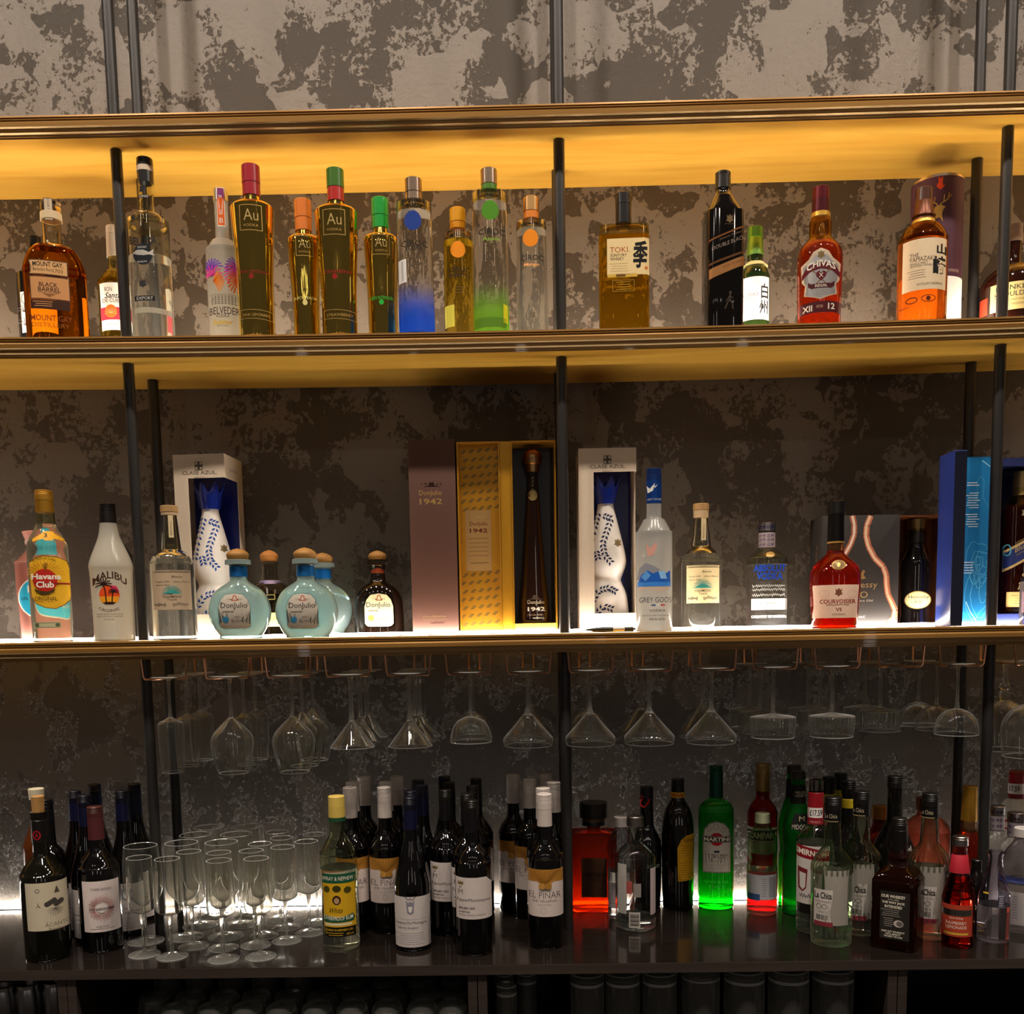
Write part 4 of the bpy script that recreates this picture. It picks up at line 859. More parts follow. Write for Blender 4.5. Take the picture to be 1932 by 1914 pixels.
def dj_label(lx, ly, w_, h, tone, sub, subcol):
    arch = [(-w_ / 2, h / 2 - 6), (-w_ / 2, -h * .1), (-w_ * .42, -h * .32), (-w_ * .28, -h * .46), (0, -h * .5), (w_ * .28, -h * .46), (w_ * .42, -h * .32), (w_ / 2, -h * .1), (w_ / 2, h / 2 - 6), (w_ * .42, h * .48), (w_ * .3, h / 2), (-w_ * .3, h / 2), (-w_ * .42, h * .48)]
    return [('label', [('G', lx, ly, [(a * 1.08, b * 1.06) for a, b in arch], 'glass:e8f0f0'), ('G', lx, ly, arch, 'paper:' + tone), ('L', lx, ly - h * .36, [(-6, 4), (-3, 0), (-2, -5), (2, -5), (3, 0), (6, 4), (-6, 4)], 1.8, 'ink:a0502c'), ('T', '19    42', lx, ly - h * .33, w_ * .42, 3, 'ink:6a5a48'),
                        ('T', 'DonJulio', lx - w_ * .02, ly - h * .14, w_ * .84, 13 * h / 65, K0, {'b': .004}), script(lx - w_ * .2, ly + h * .02, w_ * .34, 3.5, 'ink:3c342c', .8, 2), ('E', lx - w_ * .27, ly + h * .24, 6, 6, 'ink:' + subcol), ('T', 'TEQUILA', lx + w_ * .1, ly + h * .17, w_ * .22, 3, 'ink:7a6a54'),
                        ('T', sub, lx + w_ * .15, ly + h * .27, w_ * .5, 5.5, 'ink:' + ('7a7468' if sub == 'BLANCO' else 'c08a3c'), {'b': .01})])]
emb = lambda x, y: [('embossed_arc', [('T', 'TEQUILA DE MEXICO', x, y, 70, 7, 'frost:b8d4d4', {'arc': 12})])]
round_tequila('round pale blue tequila bottle overlapping the carton with the boxed bottle', 453, 1150, 1035, FR, 57, '1c70b8', 'lume:d4f0f0', None, art=dj_label(443, 1154, 58, 66, 'b8aea0', 'BLANCO', '3c88b0') + emb(448, 1116))
round_tequila('round pale blue tequila bottle standing before its twin', 579, 1150, 1033, FR, 58, '1c70b8', 'lume:d4f0f0', None, art=dj_label(571, 1154, 58, 66, 'b8aea0', 'BLANCO', '3c88b0') + emb(576, 1114))
round_tequila('round pale blue tequila bottle with no label showing, behind its twin', 612, 1150, 1043, BK - .006, 52, '1c78cc', 'lume:d4f0f0', None)
round_tequila('dark brown round-shouldered tequila bottle with red neck band and cream label', 715, 1150, 1039, BK, 46, 'b0502c', 'dark:140a05', None, dark=True, art=dj_label(715, 1152, 54, 62, 'f2e2b4', 'REPOSADO', 'd8944c'))
bottle('tequila_bottle', 'clear squat bottle with orange cork and lilac ribbon between the round blue bottles', 511, 1130, 'C', 1062, prof=[(1062, 17), (1070, 14), (1094, 16), (1104, 26), (1112, 34), (1118, 36), (1190, 35)], rb=35, Y=BK, sec=(4, .8), body='glass:e8e4dc', liquid='liquid:b8b09c', fill=1122,
       caps=[('cork_stopper', 1038, 1060, 15, 17, 'cork:c07c34', -1), ('lilac_ribbon', 1096, 1103, 18.5, 24, 'foil:a89cc8')], arts=[('bee_plate', [('R', 511, 1128, 16, 10, 'foil:c8b060'), ('R', 511, 1128, 13, 7, 'dark:0c0a0a')]), ('label', [('R', 511, 1170, 34, 26, 'paper:d8c878'), ('T', 'PATRON', 511, 1168, 28, 6, K0)])])

# --- tall brown gift box and the opened gold one beside it
def face_art(r, ox, oz, Yf, items, name, z_ref=ZC, lift=0.0):
    s = proj((ox, Yf, oz))[2] / F_PX; placed = []
    for it in items:
        x, y, tr, mk = art_tris(it); p = at_y(x, y, Yf); placed.append((p.x - ox, p.z - oz, s, tr, mk))
    return mesh_from_art(name, r, placed, lambda u, z, l: (u, -l - lift, z), mx=1)
Yf = -.158
a = at_y(779, 1190, Yf); b = at_y(866, 1190, Yf); zt = at_y(812, 830, Yf).z
r = thing('gift_box', 'tall plain brown gift box with small gold lettering beside the dark round bottle', 'gift box', (a.x, Yf, ZC + .0005))
box('carton_body', 0, b.x - a.x, 0, .085, 0, zt - ZC, 'paper:5c3e34', r, .0012)
hat = lambda x, y, c: [('G', x, y, [(-16, 4), (-6, 2), (-4, -4), (4, -4), (6, 2), (16, 4)], c)]
face_art(r, a.x, ZC, Yf, hat(814, 915, 'foil:3c2418') + [('T', '1 9', 800, 914, 10, 4, 'foil:3c2418'), ('T', '4 2', 828, 914, 10, 4, 'foil:3c2418'), ('T', 'DonJulio', 812, 932, 42, 12, 'foil:c8a060', {'b': .01}), ('T', '1942', 813, 947, 42, 11, 'foil:c8a060', {'b': .02})], 'gold_lettering')
face_art(r, a.x, ZC, Yf, [        script(819, 1164, 44, 4, 'foil:d0b080', 1, 5), ('T', 'TEQUILA A\u00d1EJO', 820, 1169, 44, 3.5, 'foil:d0b080'), script(826, 1176, 26, 5, 'ink:4a3028', .8, 9), ('T', '70cl e 38% vol', 821, 1190, 28, 4, 'foil:d8c090')], 'foot_lettering')
GOLD, GOLD2 = 'foil:c88c24', 'foil:a8864c'
a = at_y(869, 1190, Yf); b = at_y(1048, 1190, Yf); zt = at_y(950, 833, Yf).z - ZC
X = lambda px: at_y(px, 1010, Yf).x - a.x
r = thing('gift_box', 'opened gold gift box with patterned lid and a dark bottle standing in it', 'gift box', (a.x, Yf, ZC + .0005))
lw = X(945); x1 = X(966); W = X(1050) ; dp = .080; t = .003; dl = .026
V, Fc = join_vf([box_vf(0, t, 0, dl, 0, zt), box_vf(lw - t, lw, 0, dl, 0, zt), box_vf(t, lw - t, 0, dl, zt - t, zt), box_vf(t, lw - t, 0, dl, 0, t), box_vf(t, lw - t, dl - t, dl, t, zt - t)])
link_mesh('lid', V, Fc, GOLD, r, smooth=False)
box('spine', lw + .0005, x1 - .0005, .004, .008, 0, zt, 'foil:d89c28', r)
V, Fc = join_vf([box_vf(x1, x1 + t, 0, dp, 0, zt), box_vf(W - t, W, 0, dp, 0, zt), box_vf(x1 + t, W - t, 0, dp, zt - t, zt), box_vf(x1 + t, W - t, 0, dp, 0, t)])
link_mesh('tray_frame', V, Fc, GOLD, r, smooth=False)
box('tray_lining', x1 + t + .0003, W - t - .0003, dp - .004, dp - .001, t, zt - t, 'plastic:0d0503', r)
pz = at_y(1005, 1177, Yf).z - ZC
box('gold_plinth', x1 + t + .0004, W - t - .0004, .002, dp - .005, t + .0003, pz, 'foil:d8b04c', r)
items = []
for i in range(22):
    yy = 850 + i * 15.5
    if 962 < yy < 1082: continue
    for j in range(5):
        items.append(('G', 874 + j * 15 + (i % 2) * 4, yy + 4 - j * 1.6, [(-6, 3), (1, -4), (7, -3), (0, 4)], 'foil:8c6c34'))
items += [('R', 903, 1021, 48, 112, 'paper:9c7a48')] + hat(903, 976, 'foil:c8a060') + [('T', 'DonJulio', 903, 990, 33, 9, 'ink:5a1c14'), ('T', '1942', 903, 1002, 33, 8, 'ink:5a1c14', {'b': .02})] + [script(903, 1017 + 8 * i, 36, 2, 'ink:6a4c28', .7, i) for i in range(5)] + [script(905, 1063, 34, 4, 'ink:4c3818', .8, 9)]
Yp = Yf + dl - t
s = proj((a.x, Yp, 0))[2] / F_PX
mesh_from_art('lattice_print', r, [(at_y(*art_tris(it)[:2], Yp).x - a.x, at_y(*art_tris(it)[:2], Yp).z - ZC, s, art_tris(it)[2], art_tris(it)[3]) for it in items], lambda u, z, l: (u, dl - t - l, z), mx=1)
def lift_b(rt, sp): rt.location.z += 0
sp = Spot(1007, 1020, 'C', Yf + .040); S = sp.S
r = thing('tequila_bottle', 'slender dark tapering bottle with domed stopper standing in the opened gold box', 'bottle', (sp.X, sp.Y, ZC + .0009 + pz), sp.face())
zz = lambda py: sp.z(py) - (ZC + .0009 + pz)
pr = smooth_prof([(9, 888), (9, 900), (11.5, 940), (16, 1010), (21, 1080), (27, 1140), (30, 1172)], 3)
P = [(h * S, zz(y_)) for h, y_ in pr]; P[-1] = (30 * S, .002)
V, Fc = lathe_vf([(0, P[0][1])] + P + [(29 * S, 0), (0, 0)], 32, (2.6, .8)); V, Fc = V, [tuple(reversed(q)) for q in Fc]
link_mesh('glass_body', V, Fc, 'dark:1c0a04', r)
V, Fc = lathe_vf([(0, zz(892)), (12 * S, zz(892)), (13 * S, zz(878)), (17 * S, zz(876)), (18 * S, zz(866)), (16.5 * S, zz(856)), (10 * S, zz(849)), (0, zz(848))], 28); link_mesh('domed_stopper', V, Fc, 'metal:9c7a50', r)
pl, mp = place_art(type('o', (), dict(z=sp.z, Z=ZC + .0009 + pz, X=sp.X, Y=sp.Y, S=S))(), P[::-1], hat(1010, 1128, 'foil:5a4c40') + [('T', 'DonJulio', 1011, 1138, 32, 9, 'foil:c8b898', {'b': .01}), ('T', '1942', 1012, 1150, 33, 8, 'foil:e0d8c0', {'b': .03}), ('T', 'TEQUILA A\u00d1EJO', 1011, 1161, 32, 3, 'foil:c8b898'), script(1016, 1167, 22, 5, 'foil:e8e0d0', 1, 4), ('E', 1005, 936, 9, 10, 'foil:a08c58'), ('T', '1942', 1005, 913, 3.5, 24, 'foil:a08c58', {'rot': 1})], .8, 2.6)
mesh_from_art('gold_lettering', r, pl[:-2], mp); mesh_from_art('neck_medal', r, pl[-2:], mp)

# --- pen
p0, p1 = at_y(1101, 1193, -.258), at_y(1199, 1189, -.240)
r = thing('ballpoint_pen', 'black ballpoint pen lying at the foot of the white carton', 'pen', (p0.x, p0.y, ZC + .0062), math.atan2(p1.y - p0.y, p1.x - p0.x))
Lp = (Vector((p1.x, p1.y, 0)) - Vector((p0.x, p0.y, 0))).length
def rod(pts, n=16):
    V, Fc = lathe_vf(pts, n); return [(z, x, y) for x, y, z in V], Fc
V, Fc = rod([(0, 0), (.0008, 0), (.0042, .022), (.0055, .04), (.005, Lp * .56), (0, Lp * .56)]); link_mesh('grip', V, Fc, 'plastic:14140f', r)
V, Fc = rod([(0, Lp * .56), (.0048, Lp * .56), (.0048, Lp * .78), (0, Lp * .78)]); link_mesh('silver_band', V, Fc, 'metal:c8b8a0', r)
V, Fc = rod([(0, Lp * .78), (.0048, Lp * .78), (.005, Lp * .95), (.0025, Lp * .97), (.0025, Lp), (0, Lp)]); link_mesh('barrel', V, Fc, 'plastic:14140f', r)

bottle('vodka_bottle', 'tall frosted vodka bottle with blue foil and printed blue mountains', 1234, 1100, 'C', 948, sh=(976, 1018), rn=14, rb=34, m=.55, Y=FR, body='frost:f2f2ee',
       caps=[('screw_cap', 885, 908, 14.2, 14.4, 'foil:1c3c80', 4), ('neck_foil', 907, 951, 14.4, 14.6, 'foil:14489c')],
       arts=[('^foil_print', [('G', 1228, 924, [(-8, -6), (-2, 0), (8, -10), (4, 4), (-6, 8)], 'ink:e8ece8'), ('G', 1236, 919, [(-3, -2), (0, 1), (5, -3), (0, 4)], 'ink:e8ece8'), ('T', 'GREY GOOSE', 1234, 944, 26, 3.5, 'ink:b8c4d4')]),
             ('printed_picture', [('G', 1228, 1040, [(-9, -12), (-2, -2), (10, -14), (12, -6), (5, 10), (-6, 12)], 'ink:d8a090'), ('G', 1214, 1048, [(-4, -5), (0, 2), (5, -1), (0, 6)], 'ink:e8d0c0'), ('G', 1232, 1078, [(-30, 18), (-26, -4), (-14, -14), (2, -8), (14, 0), (-4, 8)], 'ink:8a8c94'),
                                  ('G', 1234, 1088, [(-31, 14), (-24, -2), (-12, -10), (-2, -4), (10, -8), (22, -4), (30, -10), (31, 14)], 'ink:1c5cb8'), ('G', 1232, 1086, [(-12, -8), (-4, 2), (-14, 12), (-22, 4)], 'ink:5c9ce0'), ('G', 1250, 1086, [(-8, -6), (4, -6), (8, 8), (-4, 8)], 'ink:8cc0f0'), ('R', 1234, 1104, 62, 8, 'ink:3c84d8'), ('G', 1234, 1112, [(-31, -4), (31, -4), (26, 3), (6, 6), (-14, 1), (-28, 3)], 'ink:c8b4a0')]),
             ('printed_lettering', [('T', 'GREY GOOSE', 1239, 1133, 66, 10, 'ink:28303c', {'b': -.004}), ('R', 1233, 1143, 8, 2.4, 'ink:1c3c80'), ('R', 1241, 1143, 8, 2.4, 'ink:f0f0f0'), ('R', 1250, 1143, 8, 2.4, 'ink:c02838'), ('T', 'VODKA', 1240, 1153, 31, 5, 'ink:28303c'), ('T', 'DISTILLED AND BOTTLED IN', 1237, 1162, 50, 2.4, 'ink:505860'), ('T', 'FRANCE', 1240, 1169, 29, 4.5, 'ink:28303c')])])
bottle('vodka_bottle', 'short clear vodka bottle with price-marked silver neck and blue lettering', 1446, 1110, 'C', 1002, prof=[(1002, 14.5), (1034, 15), (1037, 18), (1044, 27), (1054, 35), (1064, 37.5), (1180, 37.5)], rb=37.5, rn=14.5, Y=BK, body='glass:f4f5f0', liquid='liquid:f2f3ee', fill=1066,
       caps=[('cap', 987, 1003, 16, 16, 'metal:b0a8a8'), ('neck_wrap', 1006, 1034, 15.2, 15.6, 'paper:b8a8ac')],
       arts=[('^price_band', [('T', '\u00a39.99 \u00a35.99', 1446, 996, 28, 6, 'ink:1c2050', {'b': .02})]), ('^price_wrap', [('T', '\u00a39.99  \u00a35.99', 1446, 1012, 27, 5, 'ink:1c2070'), ('T', '\u00a39.99  \u00a35.99', 1446, 1020, 27, 5, 'ink:1c2070'), ('T', '\u00a39.99  \u00a35.99', 1446, 1029, 27, 5, 'ink:1c2070')]),
             ('seal', [('O', 1453, 1049, 13, 9, 1.5, 'glass:e8e8e0'), ('E', 1453, 1049, 8, 6, 'foil:b8985c')]),
             ('printed_lettering', [('T', 'ABSOLUT', 1452, 1074, 59, 14, 'ink:1c48b8', {'b': .045}), ('T', 'VODKA', 1452, 1089, 48, 14, 'ink:1c48b8', {'b': .045}), script(1450, 1107, 60, 6, 'ink:e8ece8', .7, 2, 16), script(1450, 1114, 60, 6, 'ink:e8ece8', .7, 3, 16), script(1450, 1124, 60, 6, 'ink:e8ece8', .7, 5, 16), ('T', 'COUNTRY OF SWEDEN', 1450, 1164, 64, 5, 'ink:e8ece8', {'b': .01})]),
             ('paper_panel', [('R', 1451, 1141, 66, 21, 'paper:f2f2f0'), ('T', '40% ALC/VOL', 1452, 1139, 34, 3.5, 'ink:6c7078')] + lines(1451, 1144, 48, 2, 4, 'ink:9ca0a8', .7))])
bottle('cognac_bottle', 'full-bellied red cognac bottle with black neck before the dark gift box', 1575, 1120, 'C', 1024, prof=[(1024, 14.5), (1042, 15.5), (1047, 18), (1054, 26), (1066, 38), (1080, 45.5), (1096, 46.5), (1130, 45.5), (1165, 43), (1180, 41)], rb=41, rn=14.5, Y=FR - .004, sec=(2, .86), body='glass:f4e2cc', liquid='glow:d8380c', fill=1040,
       caps=[('cap', 946, 970, 14.5, 14.8, 'plastic:15120f'), ('neck_foil', 969, 1026, 14.6, 15.6, 'foil:16120f'), ('gold_ring', 1022, 1026, 15.8, 15.9, 'foil:d0a050')],
       arts=[('wax_seal', [('E', 1582, 1068, 13, 9.5, 'foil:7a5c28'), ('E', 1582, 1068, 10, 7.5, 'foil:4c3818'), ('E', 1582, 1068, 3, 4, 'foil:b08c48')]),
             ('label', [('R', 1576, 1136, 84, 62, 'paper:ecc8b0'), ('G', 1582, 1119, CREST, 'ink:7c4a34'), ('O', 1556, 1122, 9, 7, 1, 'ink:e0b49c'), ('O', 1606, 1122, 8, 7, 1, 'ink:e0b49c'), ('T', 'COURVOISIER', 1580, 1136, 65, 8, 'ink:8a2c1c', {'b': .02}), script(1580, 1142, 42, 4, 'ink:6c3c2c', .8, 5), ('T', 'VS', 1582, 1151, 11, 6.5, 'ink:8a2c1c', {'b': .02}), ('T', 'COGNAC', 1582, 1160, 24, 3.6, 'ink:6c3c2c')])])
# --- dark cognac gift box with open compartment
Yf = -.158
a = at_y(1550, 1180, Yf); zt = at_y(1620, 973, Yf).z - ZC
X = lambda px: at_y(px, 1080, Yf).x - a.x
r = thing('gift_box', 'dark grey gift box with glowing copper bottle outline and an open side bay', 'gift box', (a.x, Yf, ZC + .0005))
W = X(1696); W2 = X(1790); dp = .095; t = .003
box('closed_half', 0, W, 0, dp, 0, zt, 'paper:3a3634', r, .001)
V, Fc = join_vf([box_vf(W + .0005, W2, .02, dp, zt - t, zt), box_vf(W + .0005, W2, .02, dp, 0, t), box_vf(W2 - t, W2, .02, dp, t, zt - t), box_vf(W + .0005, W2 - t, dp - t, dp, t, zt - t)])
link_mesh('open_bay', V, Fc, 'foil:8a5230', r, smooth=False)
cur1 = [(1608, 974), (1612, 990), (1612, 1008), (1606, 1026), (1597, 1042), (1588, 1056)]
cur2 = [(1643, 974), (1636, 992), (1635, 1010), (1640, 1030), (1652, 1052), (1668, 1068), (1674, 1084), (1675, 1102), (1678, 1120), (1686, 1136), (1692, 1150), (1690, 1164), (1680, 1176), (1662, 1183)]
def cl(c, w_, m): return ('L', c[0][0], c[0][1], [(x - c[0][0], y - c[0][1]) for x, y in c], w_, m)
face_art(r, a.x, ZC, Yf, [cl(cur1, 11, 'ink:b06a4c'), cl(cur1, 4.5, 'ink:f4d8c4'), cl(cur2, 11, 'ink:c87858'), cl([(x - 1, y) for x, y in cur2], 5, 'ink:f4cca8')], 'copper_print')
face_art(r, a.x, ZC, Yf, [('T', 'Hennessy', 1619, 1106, 72, 15, 'foil:d8b480', {'b': .005}), ('T', 'X.O', 1620, 1123, 34, 12, 'foil:d8b480'), ('T', 'Cognac Extra Old', 1616, 1135, 60, 5, 'ink:d8c8b8', {'sh': .2}), ('T', 'COGNAC', 1616, 1165, 32, 4, 'ink:d8c8b8'),
        ('G', 1626, 1086, [(-10, 6), (-2, -2), (2, -10), (6, -8), (3, 0), (8, 6), (0, 8)], 'foil:c89c60')], 'gold_lettering')
pl = [(.05, zt * .55, proj((a.x, Yf, 0))[2] / F_PX, art_tris(('T', 'Hennessy', 0, 0, 120, 24, 'foil:a88850', {'rot': 1}))[2], 'foil:a88850')]
mesh_from_art('side_lettering', r, [(pl[0][0], zt * .5, pl[0][2], art_tris(('T', 'Hennessy', 0, 0, 16, 110, 'foil:a88850', {'rot': 1}))[2], 'foil:a88850')], lambda u, z, l: (-l, dp - u, z), mx=1)
wx = 1728
sp = Spot(wx, 1100, 'C', Yf + .056)
bottle('cognac_bottle', 'black cognac bottle with flared gold cap standing in the dark box bay', wx, 1100, 'C', 1003, prof=[(1003, 14.5), (1026, 15), (1038, 18), (1052, 24), (1064, 29), (1100, 29), (1140, 28), (1160, 27), (1176, 29)], rb=29, Y=Yf + .056, sec=(2, .9), body='dark:0b0606',
       caps=[('cap', 980, 999, 18, 15.5, 'metal:b89a5c'), ('neck_foil', 998, 1004, 15.5, 15.5, 'metal:6a5630'), ('neck_band', 1004, 1025, 15.2, 15.8, 'plastic:15100e')],
       arts=[('label', [('E', 1731, 1133, 24, 17, 'foil:b8984c'), ('E', 1731, 1133, 22.5, 15.5, 'paper:ecdca0'), ('T', 'Hennessy', 1733, 1128, 36, 8, K0), ('T', 'X.O', 1732, 1137, 14, 6, K0)])], lift=t + .0008)
# --- blue gift box: door standing open, art panel and a bottle bay
r = thing('gift_box', 'tall blue gift box standing open behind the post, marbled panel inside', 'gift box', (at_y(1792, 1180, -.252).x, -.252, ZC + .0005))
x0 = r.location.x; Xd = at_y(1818, 1100, -.252).x - x0; zt = at_y(1805, 850, -.252).z - ZC
yb0 = .074
box('open_door', 0, Xd, 0, yb0, 0, zt, 'plastic:2c3c86', r, .001)
box('door_edge', .0006, Xd - .0006, -.0008, -.0002, .002, zt - .002, 'plastic:0a0d22', r)
yb = .094
Xw = lambda px: at_y(px, 1080, -.252 + yb).x - x0
zt2 = at_y(1850, 866, -.252 + yb).z - ZC
xb = Xw(1817); xm, xe = Xw(1875), Xw(1992)
box('panel_block', xb, xm, yb, yb + .055, 0, zt2, 'plastic:17255c', r)
V, Fc = join_vf([box_vf(xm + .0004, xe, yb, yb + .095, zt2 - .016, zt2), box_vf(xm + .0004, xe, yb, yb + .095, 0, .0235), box_vf(xe - .004, xe, yb, yb + .095, .0235, zt2 - .016), box_vf(xm + .0004, xe - .004, yb + .09, yb + .095, .0235, zt2 - .016)])
link_mesh('bottle_bay', V, Fc, 'plastic:2c3468', r, smooth=False)
items = [('R', 1843, 1024, 50, 312, 'ink:1c78b4')]
rnd = random.Random(4)
for k in range(9):
    cx_, cy_ = 1846 + rnd.uniform(-8, 14), 1082 + rnd.uniform(-30, 44); pts = [(math.cos(q * .4) * (5 + k * 2.3) * (1 + .2 * math.sin(q + k)), math.sin(q * .4) * (9 + k * 5) * (1 + .2 * math.cos(q * 1.3))) for q in range(17)]
    pts = [(max(-25 + 1846 - cx_, min(25 + 1846 - cx_, a_)), b_) for a_, b_ in pts]; items.append(('L', cx_, cy_, pts, 1.0, 'ink:58b4dc'))
items += [('L', 1846, 930, [(-6, 20), (-8, -20), (-2, -30), (5, -22), (4, 10), (14, 26), (24, 34)], 1, 'ink:4ca4d0'), ('L', 1846, 1160, [(-22, -24), (-14, -6), (-2, 12)], 1.4, 'ink:9cd4ec'), ('L', 1846, 880, [(0, -10), (16, 2), (25, 12)], 1.4, 'ink:9cd4ec')]
items += [('R', 1829 + 2 * (i % 3), 912 + i * 4.6 + (10 if i > 1 else 0) + (8 if i > 8 else 0), 18 + 5 * (i % 2), 1.5, 'ink:d8ecf4') for i in range(15)] + lines(1826, 1062, 22, 5, 5, 'ink:d8ecf4', 1.4)
s = proj((x0, -.252 + yb, 0))[2] / F_PX
mesh_from_art('marbled_panel', r, [(Xw(art_tris(it)[0]), at_y(art_tris(it)[0], art_tris(it)[1], -.252 + yb).z - ZC, s, art_tris(it)[2], art_tris(it)[3]) for it in items], lambda u, z, l: (min(max(u, xb + .001), xm - .001), yb - l, z), mx=1)
bottle('whisky_bottle', 'amber whisky bottle with slanted blue label standing in the blue box bay', 1921, 1060, 'C', 932, sh=(936, 975), rn=13, rb=35, m=.5, Y=-.252 + yb + .045, sec=(4, 1.0), yaw=-.1, body='glass:f0dcb4', liquid='glow:7c2c08', fill=955,
       caps=[('cap', 890, 922, 14, 14.5, 'foil:c8a868'), ('neck_foil', 921, 936, 14, 14.6, 'foil:b89850')],
       arts=[('slanted_label', [('G', 1921, 1028, [(-34, 12), (34, -26), (34, 14), (-34, 52)], 'paper:d8b878'), ('G', 1921, 1029, [(-34, 16), (34, -22), (34, 8), (-34, 46)], 'paper:26346c'), ('T', 'JOHNNIE WALKER', 1926, 1016, 46, 4.5, 'foil:c8a868', {'tilt': .55}), ('T', 'Blue Label', 1928, 1027, 50, 10, 'foil:d8b878', {'tilt': .55, 'b': .01}), ('T', 'BLENDED SCOTCH WHISKY', 1928, 1037, 46, 3, 'foil:c8a868', {'tilt': .55}), ('O', 1891, 1040, 5, 10, 2, 'ink:58b0c8')]),
             ('base_label', [('R', 1921, 1132, 66, 28, 'paper:e0c078')] + lines(1921, 1125, 50, 4, 5, 'ink:8c7040', .8)),
             ('printed_emblem', [('G', 1921, 972, CREST, 'foil:c8b898'), ('L', 1916, 1102, [(1, -12), (0, -3), (-5, 4), (-8, 12)], 2.2, 'foil:e0c890'), ('L', 1916, 1102, [(0, -3), (5, 5), (6, 12)], 2.2, 'foil:e0c890'), ('E', 1917, 1087, 2.6, 2.8, 'foil:e0c890'), ('L', 1916, 1098, [(-7, 6), (0, -4), (6, 0)], 1.8, 'foil:e0c890')])], lift=.0245)
bottle('gin_bottle', 'clear bottle with pink label just entering the frame beside the blue box', 1960, 1130, 'C', 1070, sh=(1080, 1100), rn=15, rb=33, m=.8, Y=FR, body='glass:f4f0f0', liquid='liquid:f4ecec', fill=1098, caps=[('cap', 1050, 1072, 15, 15, 'metal:c0b8b8')], arts=[('label', [('R', 1960, 1136, 58, 40, 'paper:d8a8b8')])])
# ------------------------------------------------------------------ glass rack under the lower shelf and its hanging stemware
ZU = ZC - TH + UND - .0003
COP = 'metal:dca484'
hooks = [310, 428, 544, 656, 770, 884, 997, 1115, 1226, 1346, 1462, 1580, 1700, 1815, 1957]
ORD = ['first', 'second', 'third', 'fourth', 'fifth', 'sixth', 'seventh', 'eighth', 'ninth', 'tenth', 'eleventh', 'twelfth', 'thirteenth', 'fourteenth', 'fifteenth']
YH0, YH1 = -.262, -.035
ZR = at_y(997, 1271, YH0).z
hx = []
def hook_wire(name, sx, r):
    pts = [(sx * .0475, YH0, ZU), (sx * .0445, YH0, ZR + .006), (sx * .0425, YH0 + .001, ZR + .001), (sx * .038, YH0 + .003, ZR), (sx * .020, YH0 + .022, ZR), (sx * .0135, YH0 + .034, ZR), (sx * .0125, YH0 + .05, ZR), (sx * .0125, YH1 - .004, ZR), (sx * .0125, YH1, ZR + .004), (sx * .0125, YH1, ZU)]
    V, Fc = tube_vf([(x, y - YH0, z - ZR) for x, y, z in pts], .0021, 8); return link_mesh(name, V, Fc, COP, r)
hk0 = thing('glass_hanger', 'copper wire glass hanger nearest the rum end, holding tall straight glasses', 'glass rack', (0, 0, 0), 0, 'copper wire glass hangers')
hook_wire('wire_rail', -1, hk0); hook_wire('wire_rail', 1, hk0)
HELD = ['three tall straight glasses', 'a round wine glass and two straight glasses', 'three round wine glasses', 'the first three martini glasses', 'the second three martini glasses', 'two small round coupes', 'two broad coupes midway',
        'a broad coupe before a round one', 'broad coupes left of the green glint', 'broad coupes catching a green glint', 'the first ribbed coupes', 'the middle ribbed coupes', 'the last pair of ribbed coupes', 'three plain round coupes', 'big knobbed goblets']
HELD[8] = 'two broad coupes above the silver-capped clear bottle'; HELD[9] = 'two broad coupes above the bright green bottle'
def dup(root, loc, rz=0.0, label=None):
    r = root.copy(); COL.objects.link(r); r.location = loc; r.rotation_euler = (0, 0, rz)
    if label: r['label'] = label
    for ch in list(root.children):
        c = ch.copy(); COL.objects.link(c); c.parent = r
    return r
for i, px in enumerate(hooks):
    X = at_y(px, 1271, YH0).x; hx.append(X)
    lb = 'copper wire hanger holding ' + HELD[i]
    if i == 0: hk0.location = (X, YH0, ZR); hk0['label'] = lb
    else: dup(hk0, (X, YH0, ZR), 0, lb)

